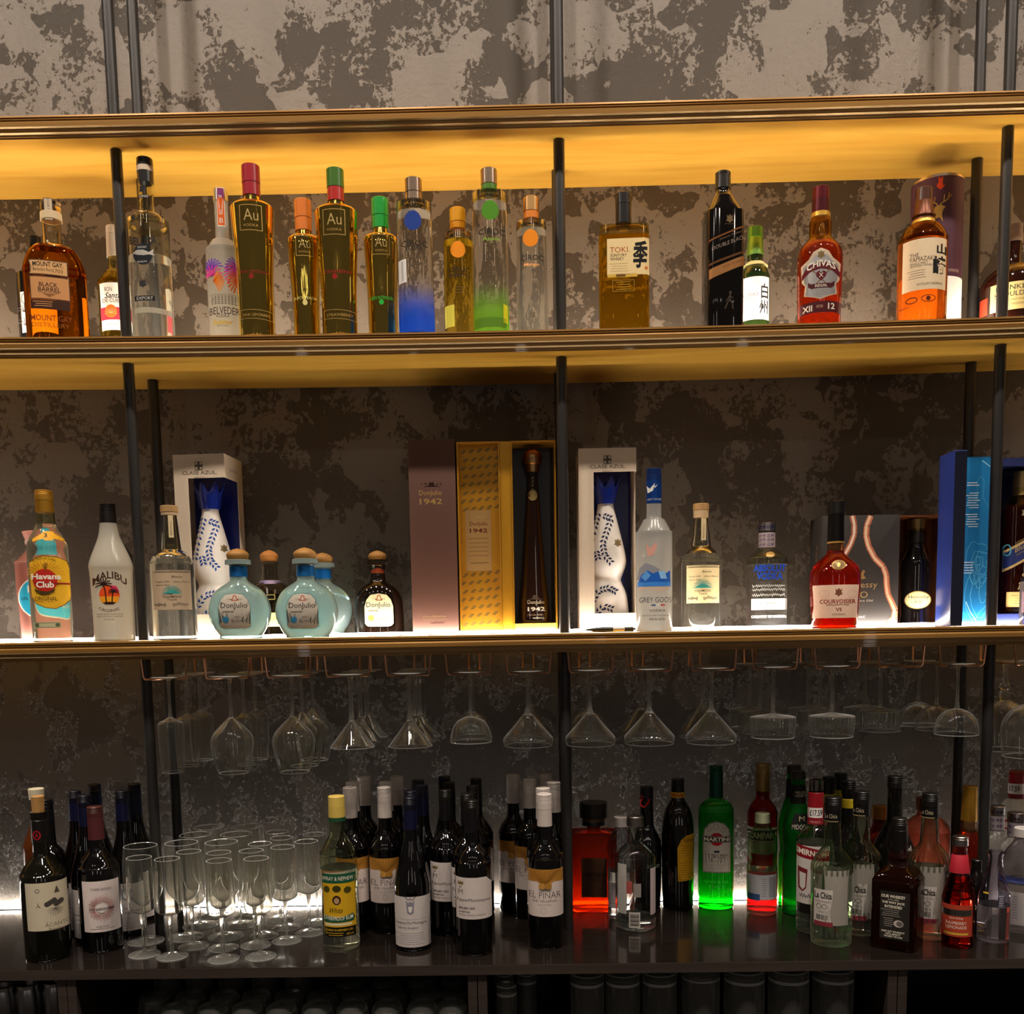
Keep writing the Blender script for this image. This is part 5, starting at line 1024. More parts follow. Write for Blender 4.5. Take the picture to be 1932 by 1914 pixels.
GL = 'stem:fafaf7'
def stem_glass(name, cat, prof, foot_r, foot_h, stem, group, n=36, ribs=0, knob=None):
    """upright glass, foot at z 0. stem: (r, z) rows from foot to bowl; prof: outer bowl rows from bowl base to rim. Parts: foot, stem, bowl"""
    r = thing(name, 'glass', cat, (0, 0, 0), 0, group)
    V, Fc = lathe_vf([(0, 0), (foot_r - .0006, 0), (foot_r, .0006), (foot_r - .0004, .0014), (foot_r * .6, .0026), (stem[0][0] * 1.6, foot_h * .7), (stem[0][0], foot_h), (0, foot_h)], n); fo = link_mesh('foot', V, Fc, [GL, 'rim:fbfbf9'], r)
    for p in fo.data.polygons:  # foot edge whitened too, standing in for its bright outline
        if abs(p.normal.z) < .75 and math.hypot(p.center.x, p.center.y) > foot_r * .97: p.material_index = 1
    st = smooth_prof(stem, 3)
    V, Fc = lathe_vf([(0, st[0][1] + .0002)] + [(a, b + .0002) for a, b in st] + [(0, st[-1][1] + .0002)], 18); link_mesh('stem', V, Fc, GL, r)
    out = smooth_prof(prof, 4); t = .0016
    inn = []
    for a, b in out:
        if a - t > .002: inn.append((a - t, b if inn else b + .003))
    inn = [(0, inn[0][1] - .0004)] + inn
    out = [(0, out[0][1] + .0004)] + [(a, b + .0004) for a, b in out]
    rows = out + [(out[-1][0] - t * .5, out[-1][1] + .0004)] + inn[::-1]
    V, Fc = lathe_vf(rows, n if not ribs else ribs * 4)
    if ribs:
        lo, hi = ribs_z
        for i, (x, y, z) in enumerate(V):
            rr = math.hypot(x, y)
            if lo < z < hi and rr > out[-1][0] * .93:
                k = 1 + .022 * math.cos(ribs * math.atan2(y, x)); V[i] = (x * k, y * k, z)
    zt = max(v[2] for v in V) - .0016
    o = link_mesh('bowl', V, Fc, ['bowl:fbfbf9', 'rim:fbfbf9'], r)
    for p in o.data.polygons:                          # rim whitened to imitate its bright highlight line
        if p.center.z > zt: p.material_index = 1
    return r
def stem_rows(L, r0=.0045, rm=.0033, r1=.0048, z0=.008):
    return [(r0, z0), (rm, z0 + .015), (rm, L * .6), (rm * 1.1, L * .85), (r1, L)]
K = {}
K['straight'] = stem_glass('champagne_glass', 'glass', [(.005, .086), (.014, .0915), (.0235, .0965), (.0262, .104), (.0262, .13), (.0245, .17), (.0228, .202)], .036, .008, stem_rows(.086), 'tall straight stemmed glasses', 32)
K['wine'] = stem_glass('wine_glass', 'glass', [(.0055, .088), (.012, .094), (.026, .108), (.038, .122), (.0438, .136), (.0435, .150), (.0395, .175), (.0335, .199), (.0308, .206)], .0395, .008, stem_rows(.088), 'round hanging wine glasses', 36)
K['martini'] = stem_glass('martini_glass', 'glass', [(.0055, .1005), (.0085, .104), (.0085, .104), (.0465, .1545)], .038, .009, stem_rows(.100, .0055, .0042, .006, .009), 'hanging martini glasses', 40)
K['coupe'] = stem_glass('coupe_glass', 'glass', [(.005, .094), (.014, .0965), (.028, .104), (.037, .116), (.0418, .130), (.0435, .141), (.0432, .148)], .034, .008, stem_rows(.094), 'small round hanging coupes', 40)
K['broad'] = stem_glass('coupe_glass', 'glass', [(.0085, .0915), (.0115, .0935), (.0115, .0935), (.014, .098), (.028, .114), (.043, .131), (.0512, .1405), (.0525, .1455), (.0518, .152), (.050, .1575)], .0365, .009, stem_rows(.0915, .005, .0037, .008, .009), 'broad hanging coupes', 44)
ribs_z = (.106, .1365)
K['ribbed'] = stem_glass('ribbed_coupe', 'glass', [(.005, .098), (.02, .101), (.043, .1045), (.0462, .108), (.046, .118), (.0452, .132), (.044, .138), (.0435, .1485)], .036, .008, stem_rows(.098, .0045, .0036, .0042), 'ribbed hanging coupes', 40, 32)
K['goblet'] = stem_glass('goblet', 'glass', [(.0085, .0875), (.02, .0905), (.040, .104), (.0515, .124), (.0548, .144), (.0545, .165), (.052, .190), (.0505, .197)], .0385, .009, [(.0055, .009), (.0045, .03), (.006, .045), (.0115, .058), (.0065, .066), (.0108, .074), (.0085, .0875)], 'knobbed hanging goblets', 40)
HANG = {'straight': 'upside-down tall straight stemmed glass', 'wine': 'upside-down round wine glass', 'martini': 'upside-down martini glass', 'coupe': 'upside-down small round coupe', 'broad': 'upside-down broad coupe', 'ribbed': 'upside-down ribbed coupe', 'goblet': 'upside-down knobbed goblet'}
# (kind, photo x of the stem top, depth along the rails)
YA, YB_, YC_ = -.239, -.143, -.048
racks = [[('straight', YA), ('straight', YB_), ('straight', YC_)], [('wine', YA), ('straight', YB_), ('straight', YC_)], [('wine', YA), ('wine', YB_), ('wine', YC_)],
         [('martini', YA), ('martini', YB_), ('martini', YC_)], [('martini', YA), ('martini', YB_), ('martini', YC_)], [('coupe', YA), ('coupe', YB_)], [('broad', YA), ('broad', YA + .109)], [('broad', YA), ('coupe', YA + .106)],
         [('broad', YA), ('broad', YA + .109)], [('broad', YA), ('broad', YA + .109)], [('ribbed', YA), ('ribbed', YB_), ('ribbed', YC_)], [('ribbed', YA), ('ribbed', YB_), ('ribbed', YC_)], [('ribbed', YB_), ('ribbed', YC_)],
         [('coupe', YA), ('coupe', YB_), ('coupe', YC_)], [('goblet', YA), ('goblet', YA + .115)]]
placed_kind = {}
WHERE = ['in the hanger nearest the rums', 'in the second hanger from the rums', 'in the third hanger from the rums', 'in the first martini hanger', 'in the second martini hanger', 'in the hanger of two small coupes', 'in the hanger just before the middle post',
         'in the hanger just past the middle post', 'in the second hanger past the middle post', 'in the third hanger past the middle post', 'in the first hanger of ribbed glasses', 'in the second hanger of ribbed glasses', 'in the third hanger of ribbed glasses', 'in the hanger of three plain coupes', 'in the last hanger by the outer post']
for i, row in enumerate(racks):
    for j, (kd, Y) in enumerate(row):
        pos = ['front', 'middle', 'back'][j] if len(row) == 3 else ['front', 'back'][j]
        lb = '%s, %s %s' % (HANG[kd], {'front': 'foremost', 'middle': 'middle one', 'back': 'closest to the wall'}[pos], WHERE[i])
        src = K[kd]; loc = (hx[i] + (random.uniform(-.003, .003)), Y, ZR + .0049)
        if kd not in placed_kind: r = src; placed_kind[kd] = 1; r['label'] = lb
        else: r = dup(src, (0, 0, 0), 0, lb)
        r.location = loc; r.rotation_euler = (PI, 0, random.uniform(0, 6))
# ------------------------------------------------------------------ counter: wines, stemware, spirits
POS = {'acanto': (-0.9868, -0.3582), 'sangio': (-0.8971, -0.3037), 'wray': (-0.3927, -0.3171), 'cdm': (-0.2418, -0.3251), 'fabre': (-0.1136, -0.3582), 'pinarR': (0.0323, -0.3235), 'blue0': (-0.9958, -0.1796), 'blue1': (-0.9471, -0.2397), 'blue2': (-0.9896, -0.0921), 'blue3': (-0.8869, -0.1912), 'blue4': (-0.8979, -0.0932), 'tcork': (-1.0574, -0.2233), 'dark0': (-1.0107, -0.2805), 'cdm0': (-0.2490, -0.2505), 'cdm1': (-0.2322, -0.1773), 'cdm2': (-0.2486, -0.1041), 'cdm3': (-0.1932, -0.0536), 'fab0': (-0.1276, -0.2845), 'fab1': (-0.1771, -0.2282), 'fab2': (-0.1217, -0.1777), 'fab3': (-0.1768, -0.1268), 'fab4': (-0.1186, -0.0796), 'pin0': (-0.3856, -0.2038), 'pin1': (-0.3926, -0.1288), 'pin2': (-0.3790, -0.0551), 'pin3': (-0.3107, -0.2078), 'pin4': (-0.3178, -0.1331), 'pin5': (-0.3040, -0.0536), 'pir0': (0.0306, -0.2485), 'pir1': (0.0552, -0.1728), 'pir2': (0.0031, -0.1188), 'pir3': (0.0402, -0.0536), 'pinM': (-0.0352, -0.0543), 'disar': (0.1483, -0.0704), 'plasA': (0.2051, -0.1351), 'clear': (0.2292, -0.2081), 'swirl': (0.2731, -0.0493), 'kahl': (0.3444, -0.0533), 'mart': (0.4320, -0.0561), 'camp': (0.5397, -0.0519), 'tonic': (0.5237, -0.1191), 'mid0': (0.6019, -0.1202), 'mid1': (0.6108, -0.0514), 'smir': (0.6027, -0.2524), 'chi0': (0.6138, -0.3325), 'chi1': (0.6934, -0.2680), 'blk0': (0.7188, -0.0500), 'blk1': (0.6757, -0.1024), 'blk2': (0.6991, -0.1660), 'bigd': (0.8009, -0.1634), 'jd': (0.7410, -0.3521), 'gcap': (0.8077, -0.0519), 'pink': (0.9115, -0.0655), 'chi2': (0.8251, -0.2930), 'fever': (0.8594, -0.3579), 'gcap2': (0.9785, -0.1300), 'smiR': (1.1166, -0.0575), 'abs0': (1.0464, -0.1119), 'abs1': (1.0564, -0.1826), 'ton2': (0.9449, -0.3286), 'plasB': (1.0355, -0.2599), 'darkO': (0.9301, -0.2778), 'flu0': (-0.7901, -0.3560), 'flu1': (-0.7271, -0.3715), 'flu2': (-0.7052, -0.3079), 'flu3': (-0.6165, -0.3914), 'flu4': (-0.6382, -0.3220), 'flu5': (-0.5453, -0.3782), 'flu6': (-0.5752, -0.3072), 'flu7': (-0.5169, -0.2783), 'flu8': (-0.5747, -0.2423), 'flu9': (-0.5420, -0.1864), 'flu10': (-0.5687, -0.1203), 'flu11': (-0.4789, -0.2254), 'flu12': (-0.4770, -0.1525), 'tul0': (-0.8208, -0.2692), 'tul1': (-0.7424, -0.2445), 'tul2': (-0.6565, -0.2448), 'tul3': (-0.7397, -0.1624), 'tul4': (-0.6488, -0.1630), 'tul5': (-0.7366, -0.0802), 'tul6': (-0.6481, -0.0808)}

def on_counter(key, foot_px, hw, ratio=1.0):
    """photo x of the bottle's axis at its foot vs where the bottle really stands"""
    X, Y = POS[key]; return X, Y, proj((X, Y, ZK))[0] - foot_px
class CSpot(Spot):
    def __init__(s, X, Y, dx):
        s.X, s.Y, s.Z, s.dx = X, Y, ZK + .0004, dx; s.S = px_scale(X, Y, ZK + .12)
_Spot = Spot; _next = [None]
def Spot(*a, **k):
    if _next[0] is not None:
        q = _next[0]; _next[0] = None; return CSpot(*q)
    return _Spot(*a, **k)
def place_art(sp, prof, items, ratio, n, sect=None):
    placed = []; dx = getattr(sp, 'dx', 0.0)
    for it in items:
        x, y, tr, mk = art_tris(it); z = sp.z(y)
        placed.append(((x + dx - proj((sp.X, sp.Y, z))[0]) * sp.S, z - sp.Z, sp.S * .985, tr, mk))
    def mapping(u, z, lift):
        a = rad_at(prof, z); n_, ra = sect(z, a) if sect else (n, ratio)
        a += lift; b = (a - lift) * ra + lift; q = max(-.985, min(.985, u / a))
        return (q * a, -b * (1 - abs(q) ** n_) ** (1.0 / n_), z)
    return placed, mapping
def cbottle(key, foot_px, name, label, top, **kw):
    _next[0] = on_counter(key, foot_px, 0)
    return bottle(name, label, 0, 0, 'K', top, **kw)
def ctree(root, key, label, dz=0.0, rz=0.0):
    X, Y = POS[key]; r = dup(root, (X, Y, ZK + .0004 + dz), rz + math.atan2(CAMP.x - X, -(CAMP.y - Y)), label); return r
WINE = 'dark:040304'
# --- wines by the rum end
cbottle('acanto', 92, 'wine_bottle', 'open wine bottle with a cork stopper and cream sketched label', 1532, prof=[(1532, 15), (1532, 15), (1544, 15.2), (1544, 15.2), (1546, 13.8), (1606, 14.6), (1616, 17), (1630, 29), (1646, 38.5), (1662, 40.5), (1800, 39.5)], rb=39.5, body='dark:0b0a04', group='wine bottles on the counter',
        caps=[('cork', 1502, 1536, 11.5, 10.5, 'cork:b8894c'), ('neck_foil', 1546, 1588, 15, 15.4, 'plastic:141010')],
        arts=[('^foil_print', [('O', 70, 1574, 6, 8, 2, 'ink:a81824'), ('T', 'A', 70, 1574, 7, 9, 'ink:a81824')]),
              ('label', [('R', 90, 1702, 74, 92, 'paper:d9cdb2'), ('O', 71, 1672, 3.4, 3.4, 1, 'ink:2c2824'), ('L', 73, 1700, [(-4, 4), (0, -2), (4, 4), (0, 0), (0, -6)], .8, 'ink:4a443c'), ('G', 104, 1672, [(-5, 7), (0, -7), (5, 7)], 'ink:5a544a')]
               + [('E', 100 + q * 4, 1692 + (q * 7) % 9, 5, 5, 'ink:4a4640') for q in range(-3, 4)] + fan(102, 1706, 14, 9, 190, 350, 'ink:7a7468', .8) + [('T', '\u0100CANTO', 107, 1735, 44, 10, 'ink:5c5248', {'b': -.01}), ('T', 'Primitivo', 106, 1745, 28, 7, 'ink:4a4038')])])
cbottle('sangio', 200, 'wine_bottle', 'wine bottle with burgundy capsule and white sunburst label', 1580, prof=[(1580, 14), (1596, 14.2), (1604, 16), (1616, 26), (1632, 35), (1648, 37.5), (1778, 37)], rb=37, body=WINE, group='wine bottles on the counter',
        caps=[('screw_cap', 1522, 1541, 14.3, 14.3, 'plastic:4a2420', 3), ('capsule', 1540, 1583, 14.2, 14.8, 'plastic:54262a')],
        arts=[('label', [('R', 196, 1702, 64, 98, 'paper:e2d3cf'), ('T', 'TORRE GAGGIO', 194, 1670, 36, 4.5, 'ink:4a3834')] + [('L', 196, 1705, [(math.cos(q * PI / 24) * 12, math.sin(q * PI / 24) * 12), (math.cos(q * PI / 24) * (22 + 3 * (q % 2)), math.sin(q * PI / 24) * (22 + 3 * (q % 2)))], .9, 'ink:b87a74') for q in range(48)]
               + [('E', 196, 1705, 9, 9, 'paper:efe4de'), ('T', 'SANGIOVESE', 196, 1706, 44, 4.5, 'ink:2c2020', {'b': .02}), ('T', 'RUBICONE', 198, 1739, 22, 3, 'ink:2c2020'), ('R', 198, 1743, 42, .8, 'ink:7a6a64')])])
bd, _ = cbottle('dark0', 112, 'wine_bottle', 'wine bottle with dark screw cap right behind the corked one', 1530, prof=[(1545, 14), (1586, 14.4), (1596, 17), (1610, 27), (1626, 29), (1645, 30), (1770, 30)], rb=30, body=WINE, group='wine bottles on the counter', caps=[('screw_cap', 1508, 1548, 13.5, 14.2, 'plastic:0d0b10', 3)], arts=[('label', [('R', 118, 1712, 40, 70, 'paper:b8a8a4')])])
cbottle('tcork', 96, 'wine_bottle', 'brown bottle with a pale stopper hidden behind the corked wine', 1506, prof=[(1506, 11), (1535, 12), (1560, 16), (1590, 28), (1615, 30), (1745, 30)], rb=30, body='milk:8a4a20', caps=[('stopper', 1488, 1508, 14, 13, 'cork:d8ccb0')])
def burgundy(key, fx, label, cx0, top, arts=True):
    """reference wine with blue screw cap, photo rows of the front one"""
    ar = [('label', [('R', 778, 1731, 69, 98, 'paper:d6ccc8'), ('G', 774, 1703, [(-8, -14), (-4, -8), (0, -11), (4, -8), (8, -14), (7, 0), (6, 12), (0, 15), (-6, 12), (-7, 0)], 'ink:8c8a94'), ('G', 774, 1706, [(-4, -4), (4, -4), (3, 5), (0, 8), (-3, 5)], 'paper:e8e2dc'), ('L', 774, 1690, [(-10, -6), (-3, 0), (0, -4), (3, 0), (10, -6)], 1.4, 'ink:6c6a74'),
                      ('T', 'Coteaux De Montagne', 774, 1733, 62, 7, 'ink:3c3844'), ('T', 'Cabernet Sauvignon', 769, 1742, 40, 6, 'ink:6c6878', {'sh': .3}), ('R', 776, 1726, 60, .7, 'ink:a8a0a0')] + lines(775, 1752, 56, 6, 4, 'ink:9c949c', .9))]
    return cbottle(key, fx, 'wine_bottle', label, 1562, prof=[(1562, 13.2), (1575, 13.5), (1590, 15), (1615, 21), (1640, 28.5), (1662, 33), (1682, 33.9), (1780, 33.5)], rb=33.5, body=WINE, group='blue-capped wine bottles',
                   caps=[('screw_cap', 1504, 1528, 13, 13, 'plastic:0c0c1c', 4), ('capsule', 1527, 1564, 12.9, 13.4, 'plastic:0f1130')], arts=ar)
bg, _ = burgundy('cdm', 781, 'blue-capped wine bottle at the front of its file, coat of arms label showing', 777, 1504)
for k, lb in [('cdm0', 'second'), ('cdm1', 'third'), ('cdm2', 'fourth'), ('cdm3', 'fifth')]:
    ctree(bg, k, 'blue-capped wine bottle, %s back in the file by the white-capped wines' % lb)
for k, lb in [('blue0', 'blue-capped wine bottle between the corked bottle and the label-showing blue-capped one'), ('blue1', 'blue-capped wine bottle whose grey label shows beside the burgundy-capped one'), ('blue2', 'tallest-looking blue-capped wine bottle behind the burgundy-capped one'),
              ('blue3', 'blue-capped wine bottle behind the first stemmed glass'), ('blue4', 'blue-capped wine bottle beside the outer shelf posts')]:
    ctree(bg, k, lb)
def pinar_art():
    return [('label', [('R', 1029, 1678, 70, 90, 'paper:d8c8c0'), ('G', 1029, 1648, [(-35, -15), (35, -15), (35, 10), (16, 8), (6, 16), (-6, 16), (-16, 8), (-35, 10)], 'paper:b07a30')] + [('L', 1029, 1648, [(0, 12), (math.cos(math.radians(a)) * 32, max(-14, -math.sin(math.radians(a)) * 30))], .7, 'ink:8a5a1c') for a in range(15, 170, 11)]
             + [('E', 1023, 1664, 7, 6, 'ink:b8863c'), ('E', 1034, 1664, 7, 6, 'ink:a87830'), ('T', 'EL PINAR', 1028, 1681, 60, 12, 'ink:4a4048', {'b': -.012}), ('T', 'DE VILLENA', 1028, 1692, 46, 4.5, 'ink:5c525a'), ('T', 'MONASTRELL', 1028, 1699, 26, 2.5, 'ink:a89a98'), ('O', 1026, 1710, 5, 6, .8, 'ink:b0a4a4')])]
pn, _ = cbottle('pinarR', 1031, 'wine_bottle', 'white-capped wine bottle at the front beside the middle post, pine label showing', 1556, prof=[(1556, 13.2), (1580, 13.6), (1590, 16), (1602, 25), (1616, 31.5), (1632, 33.3), (1780, 33)], rb=33, body=WINE, group='white-capped wine bottles',
        caps=[('screw_cap', 1498, 1526, 14, 14, 'plastic:cfc4bc', 5), ('capsule', 1525, 1558, 13.8, 14.3, 'plastic:c6bab2')], arts=pinar_art())
for k, lb in [('pin0', 'first white-capped wine bottle behind the yellow-labelled rum'), ('pin1', 'second white-capped wine bottle behind the yellow-labelled rum'), ('pin2', 'third white-capped wine bottle behind the yellow-labelled rum, against the wall'), ('pin3', 'white-capped wine bottle with ochre label beside the blue-capped file'), ('pin4', 'white-capped wine bottle second back beside the blue-capped file'), ('pin5', 'white-capped wine bottle against the wall beside the blue-capped file'),
              ('pinM', 'white-capped wine bottle standing alone by the glowing wall strip'), ('pir0', 'white-capped wine bottle second back by the middle post'), ('pir1', 'white-capped wine bottle third back by the middle post'), ('pir2', 'white-capped wine bottle fourth back by the middle post'), ('pir3', 'white-capped wine bottle against the wall by the middle post')]:
    ctree(pn, k, lb)
fb, _ = cbottle('fabre', 896, 'wine_bottle', 'black-capped wine bottle in front, white label with a cut corner', 1568, prof=[(1568, 12.2), (1586, 12.6), (1594, 15), (1606, 25), (1622, 32.5), (1640, 34.6), (1792, 34.3)], rb=34.3, body=WINE, group='black-capped wine bottles',
        caps=[('screw_cap', 1510, 1533, 12.5, 12.5, 'plastic:15110d', 4), ('capsule', 1532, 1570, 12.3, 12.8, 'plastic:100d10')],
        arts=[('label', [('G', 894, 1687, [(-34, -40), (24, -40), (34, -28), (34, 40), (-34, 40)], 'paper:dccfca'), ('G', 869, 1658, [(-5, 4), (-5, -3), (-2, 0), (0, -4), (2, 0), (5, -3), (5, 4)], 'foil:a89050'), ('T', 'F', 869, 1667, 4, 6, 'ink:5c5450'), ('T', 'M', 869, 1675, 8, 9, 'ink:5c5450'), ('T', 'Fabre\u2022Montmayou', 893, 1691, 62, 8, 'ink:3c3434'), ('T', 'MALBEC 2025', 881, 1705, 30, 4.5, 'ink:3c3434', {'b': .02}), script(876, 1712, 20, 5, 'ink:5c5450', .8, 4), ('T', 'MENDOZA - PRODUCT OF ARGENTINA', 891, 1718, 50, 2.6, 'ink:5c5450')])])
for k, lb in [('fab0', 'black-capped wine bottle with half its label showing, second back'), ('fab1', 'black-capped wine bottle third back among its kind'), ('fab2', 'black-capped wine bottle fourth back among its kind'), ('fab3', 'black-capped wine bottle fifth back among its kind'), ('fab4', 'black-capped wine bottle against the wall among its kind')]:
    ctree(fb, k, lb)
cbottle('wray', 645, 'rum_bottle', 'clear rum bottle with cream-yellow cap and yellow and green label', 1548, prof=[(1548, 15.2), (1572, 16), (1582, 20), (1598, 30), (1610, 34.5), (1622, 35), (1782, 34.5)], rb=34.5, body='glass:f0f2e6', liquid='liquid:f0f1e4', fill=1636,
        caps=[('cap', 1502, 1521, 15.2, 15.4, 'plastic:d8bc5c'), ('cap_skirt', 1520, 1541, 15.4, 16, 'plastic:ccb054'), ('green_band', 1541, 1549, 16, 16, 'paper:1c4a2c')],
        arts=[('label', [('R', 641, 1700, 62, 118, 'ink:14110c'), ('R', 641, 1701, 60, 112, 'paper:d8aa1c'), ('R', 640, 1650, 62, 18, 'paper:155438'), ('T', 'WRAY & NEPHEW', 637, 1650, 58, 7.5, W0), ('E', 617, 1670, 5.5, 6.5, 'ink:4a4410'), ('E', 635, 1669, 8, 6.5, 'ink:3c380c'), ('E', 655, 1672, 7, 6.5, 'ink:4a4410'), ('E', 635, 1690, 8, 9, 'ink:3c1c10'), ('E', 635, 1691, 5, 6, 'ink:b89468'),
                         ('T', 'White', 634, 1709, 26, 10, K0, {'sh': .3}), ('G', 640, 1722, [(-30, 2), (-26, -4), (0, 1), (26, -6), (30, 2), (27, 9), (0, 10), (-27, 10)], 'paper:155438'), ('T', 'OVERPROOF RUM', 639, 1723, 54, 8, W0, {'b': .01, 'arc': -2}), ('R', 639, 1735, 50, 4, 'paper:e8dcc0'), ('R', 641, 1749, 62, 19, 'ink:14110c'), ('T', 'J WRAY & NEPHEW LTD', 640, 1746, 52, 5, 'ink:d8aa1c', {'b': .02}), ('T', '63% vol', 660, 1753, 13, 4, 'ink:d8aa1c')] + lines(633, 1751, 34, 2, 4, 'ink:d8aa1c', 1))])
# --- stemmed glasses standing on the counter
K2 = {}
K2['flu'] = stem_glass('champagne_glass', 'glass', [(.0055, .0865), (.015, .089), (.0252, .0955), (.0285, .105), (.0282, .125), (.0264, .165), (.0248, .202)], .0312, .008, [(.0042, .008), (.0033, .022), (.0034, .055), (.0042, .072), (.0055, .0865)], 'stemmed flutes standing on the counter', 36)
K2['tul'] = stem_glass('wine_glass', 'glass', [(.006, .0815), (.018, .0865), (.031, .098), (.0382, .114), (.0398, .130), (.0385, .160), (.0358, .19), (.0342, .207)], .0376, .008, [(.0045, .008), (.0035, .022), (.0036, .05), (.0045, .068), (.006, .0815)], 'wide wine glasses standing on the counter', 40)
fl = ['front flute closest to the burgundy-capped wine', 'front flute, second from the burgundy-capped wine', 'flute just behind the second front one', 'front flute directly before another flute', 'flute directly behind the third front one', 'front flute closest to the yellow-labelled rum', 'flute just behind the last front one', 'flute in the second row nearer the yellow-labelled rum', 'flute in the third row amid the cluster',
      'flute in the fourth row towards the rum', 'flute in the farthest row towards the rum', 'flute closest beside the yellow-labelled rum', 'flute behind the one beside the yellow-labelled rum']
tl = ['wide wine glass closest to the burgundy-capped wine', 'wide wine glass second from the burgundy-capped wine, front row', 'wide wine glass third in the front wide row', 'wide wine glass in the middle row nearer the posts', 'wide wine glass in the middle row nearer the rum', 'wide wine glass against the wall nearer the posts', 'wide wine glass against the wall nearer the rum']
for kd, labs in (('flu', fl), ('tul', tl)):
    for i, lb in enumerate(labs):
        X, Y = POS['%s%d' % (kd, i)]
        lb = lb if kd == 'tul' else 'stemmed ' + lb
        if i == 0: K2[kd]['label'] = lb; K2[kd].location = (X, Y, ZK + .0004)
        else: dup(K2[kd], (X, Y, ZK + .0004), random.uniform(0, 6), lb)
# --- spirits beyond the middle post
cbottle('disar', 1128, 'liqueur_bottle', 'squat square amber liqueur bottle with a wide black cap', 1554, prof=[(1554, 13), (1566, 13), (1568, 20), (1572, 40), (1580, 43), (1715, 42)], rb=42, rn=13, sec=(5, .62), body='lume:c04a10',
        caps=[('square_cap', 1514, 1542, 26, 26, 'plastic:17110d'), ('cap_band', 1541, 1556, 21, 22, 'plastic:0e0b0a')], arts=[('^cap_lettering', [('T', 'DISARONNO', 1128, 1546, 38, 6, 'foil:a87c50')]), ('label', [('R', 1128, 1650, 48, 76, 'paper:4a2c18'), ('T', 'DISARONNO', 1128, 1645, 44, 9, 'ink:160c08', {'b': .02}), ('T', 'ORIGINALE', 1130, 1655, 20, 4, 'ink:160c08')])])
cbottle('plasA', 1157, 'water_bottle', 'small clear plastic bottle with white cap beside the squat amber liqueur', 1560, prof=[(1558, 10), (1564, 11), (1574, 18), (1590, 25), (1606, 25.5), (1618, 22.5), (1628, 24), (1640, 25), (1726, 25)], rb=24, body='glass:eeeef0', liquid='liquid:f0eeee', fill=1642, caps=[('cap', 1541, 1559, 13, 13.5, 'plastic:cfc4c0')], arts=[('label', [('R', 1148, 1685, 38, 50, 'paper:b8aeb0')] + lines(1148, 1668, 28, 8, 4.5, 'ink:5c5a6c', .8))])
cbottle('clear', 1196, 'vodka_bottle', 'empty clear bottle with silver cap and barcode sticker', 1558, prof=[(1556, 13.5), (1588, 14.5), (1592, 17), (1602, 28), (1614, 36.5), (1626, 38), (1740, 37.5)], rb=37.5, body='glass:eef0ee', fill=1728, liquid='liquid:eef0ee', caps=[('cap', 1540, 1558, 15.8, 16, 'metal:b0a4a0')],
        arts=[('back_label', [('R', 1171, 1670, 16, 96, 'paper:b4aea8'), ('R', 1228, 1676, 10, 90, 'paper:c0aeb0')]), ('barcode_sticker', [('R', 1194, 1726, 21, 30, 'paper:c4bcb4')] + [('R', 1194, 1715 + 2.6 * i, 17, .9 + .5 * (i % 3), K0) for i in range(9)]), ('front_sticker', [('R', 1199, 1671, 14, 26, 'paper:8c8480'), ('R', 1184, 1666, 10, 24, 'paper:a8504c')])])
cbottle('swirl', 1217, 'liqueur_bottle', 'black bottle with a red swirl on its neck', 1500, prof=[(1500, 12.5), (1550, 12.8), (1562, 15), (1580, 24), (1600, 27.5), (1700, 26)], rb=26, body='dark:060405', caps=[('cap', 1484, 1506, 12.5, 13, 'plastic:0e0b0b')],
        arts=[('red_swirl', [('L', 1211, 1508, [(-8, -8), (-3, -10), (-1, -4), (-7, 4), (-6, 11), (1, 14), (8, 6), (11, -2)], 3.4, 'ink:c01c1c')]), ('script', [('T', 'Sambuca', 1230, 1628, 22, 9, 'ink:b8b0a8', {'sh': .3})])])
cbottle('kahl', 1271, 'liqueur_bottle', 'dark brown liqueur bottle with yellow neck band and yellow side label', 1494, prof=[(1494, 11.5), (1506, 12), (1514, 16), (1524, 22), (1540, 27), (1560, 30), (1600, 30.5), (1690, 29.5)], rb=29, body='dark:080303', caps=[('screw_cap', 1470, 1494, 12, 12.4, 'plastic:0d0a0a', 3), ('zigzag_band', 1494, 1504, 13.2, 13.2, 'paper:d8a028')],
        arts=[('^zigzag', [('L', 1270, 1499, [(-12 + 3 * i, 3 if i % 2 else -3) for i in range(9)], 1.4, 'ink:a81c1c')]), ('label', [('G', 1287, 1614, [(-17, -20), (-10, -36), (0, -44), (14, -46), (14, 42), (-16, 44)], 'paper:d8a01c'), ('T', 'Kahlua', 1292, 1580, 18, 8, 'ink:7a1c14')] + lines(1287, 1590, 22, 5, 4.6, 'ink:8c5a14', .8) + lines(1286, 1622, 24, 8, 4.4, 'ink:8c5a14', .8))])
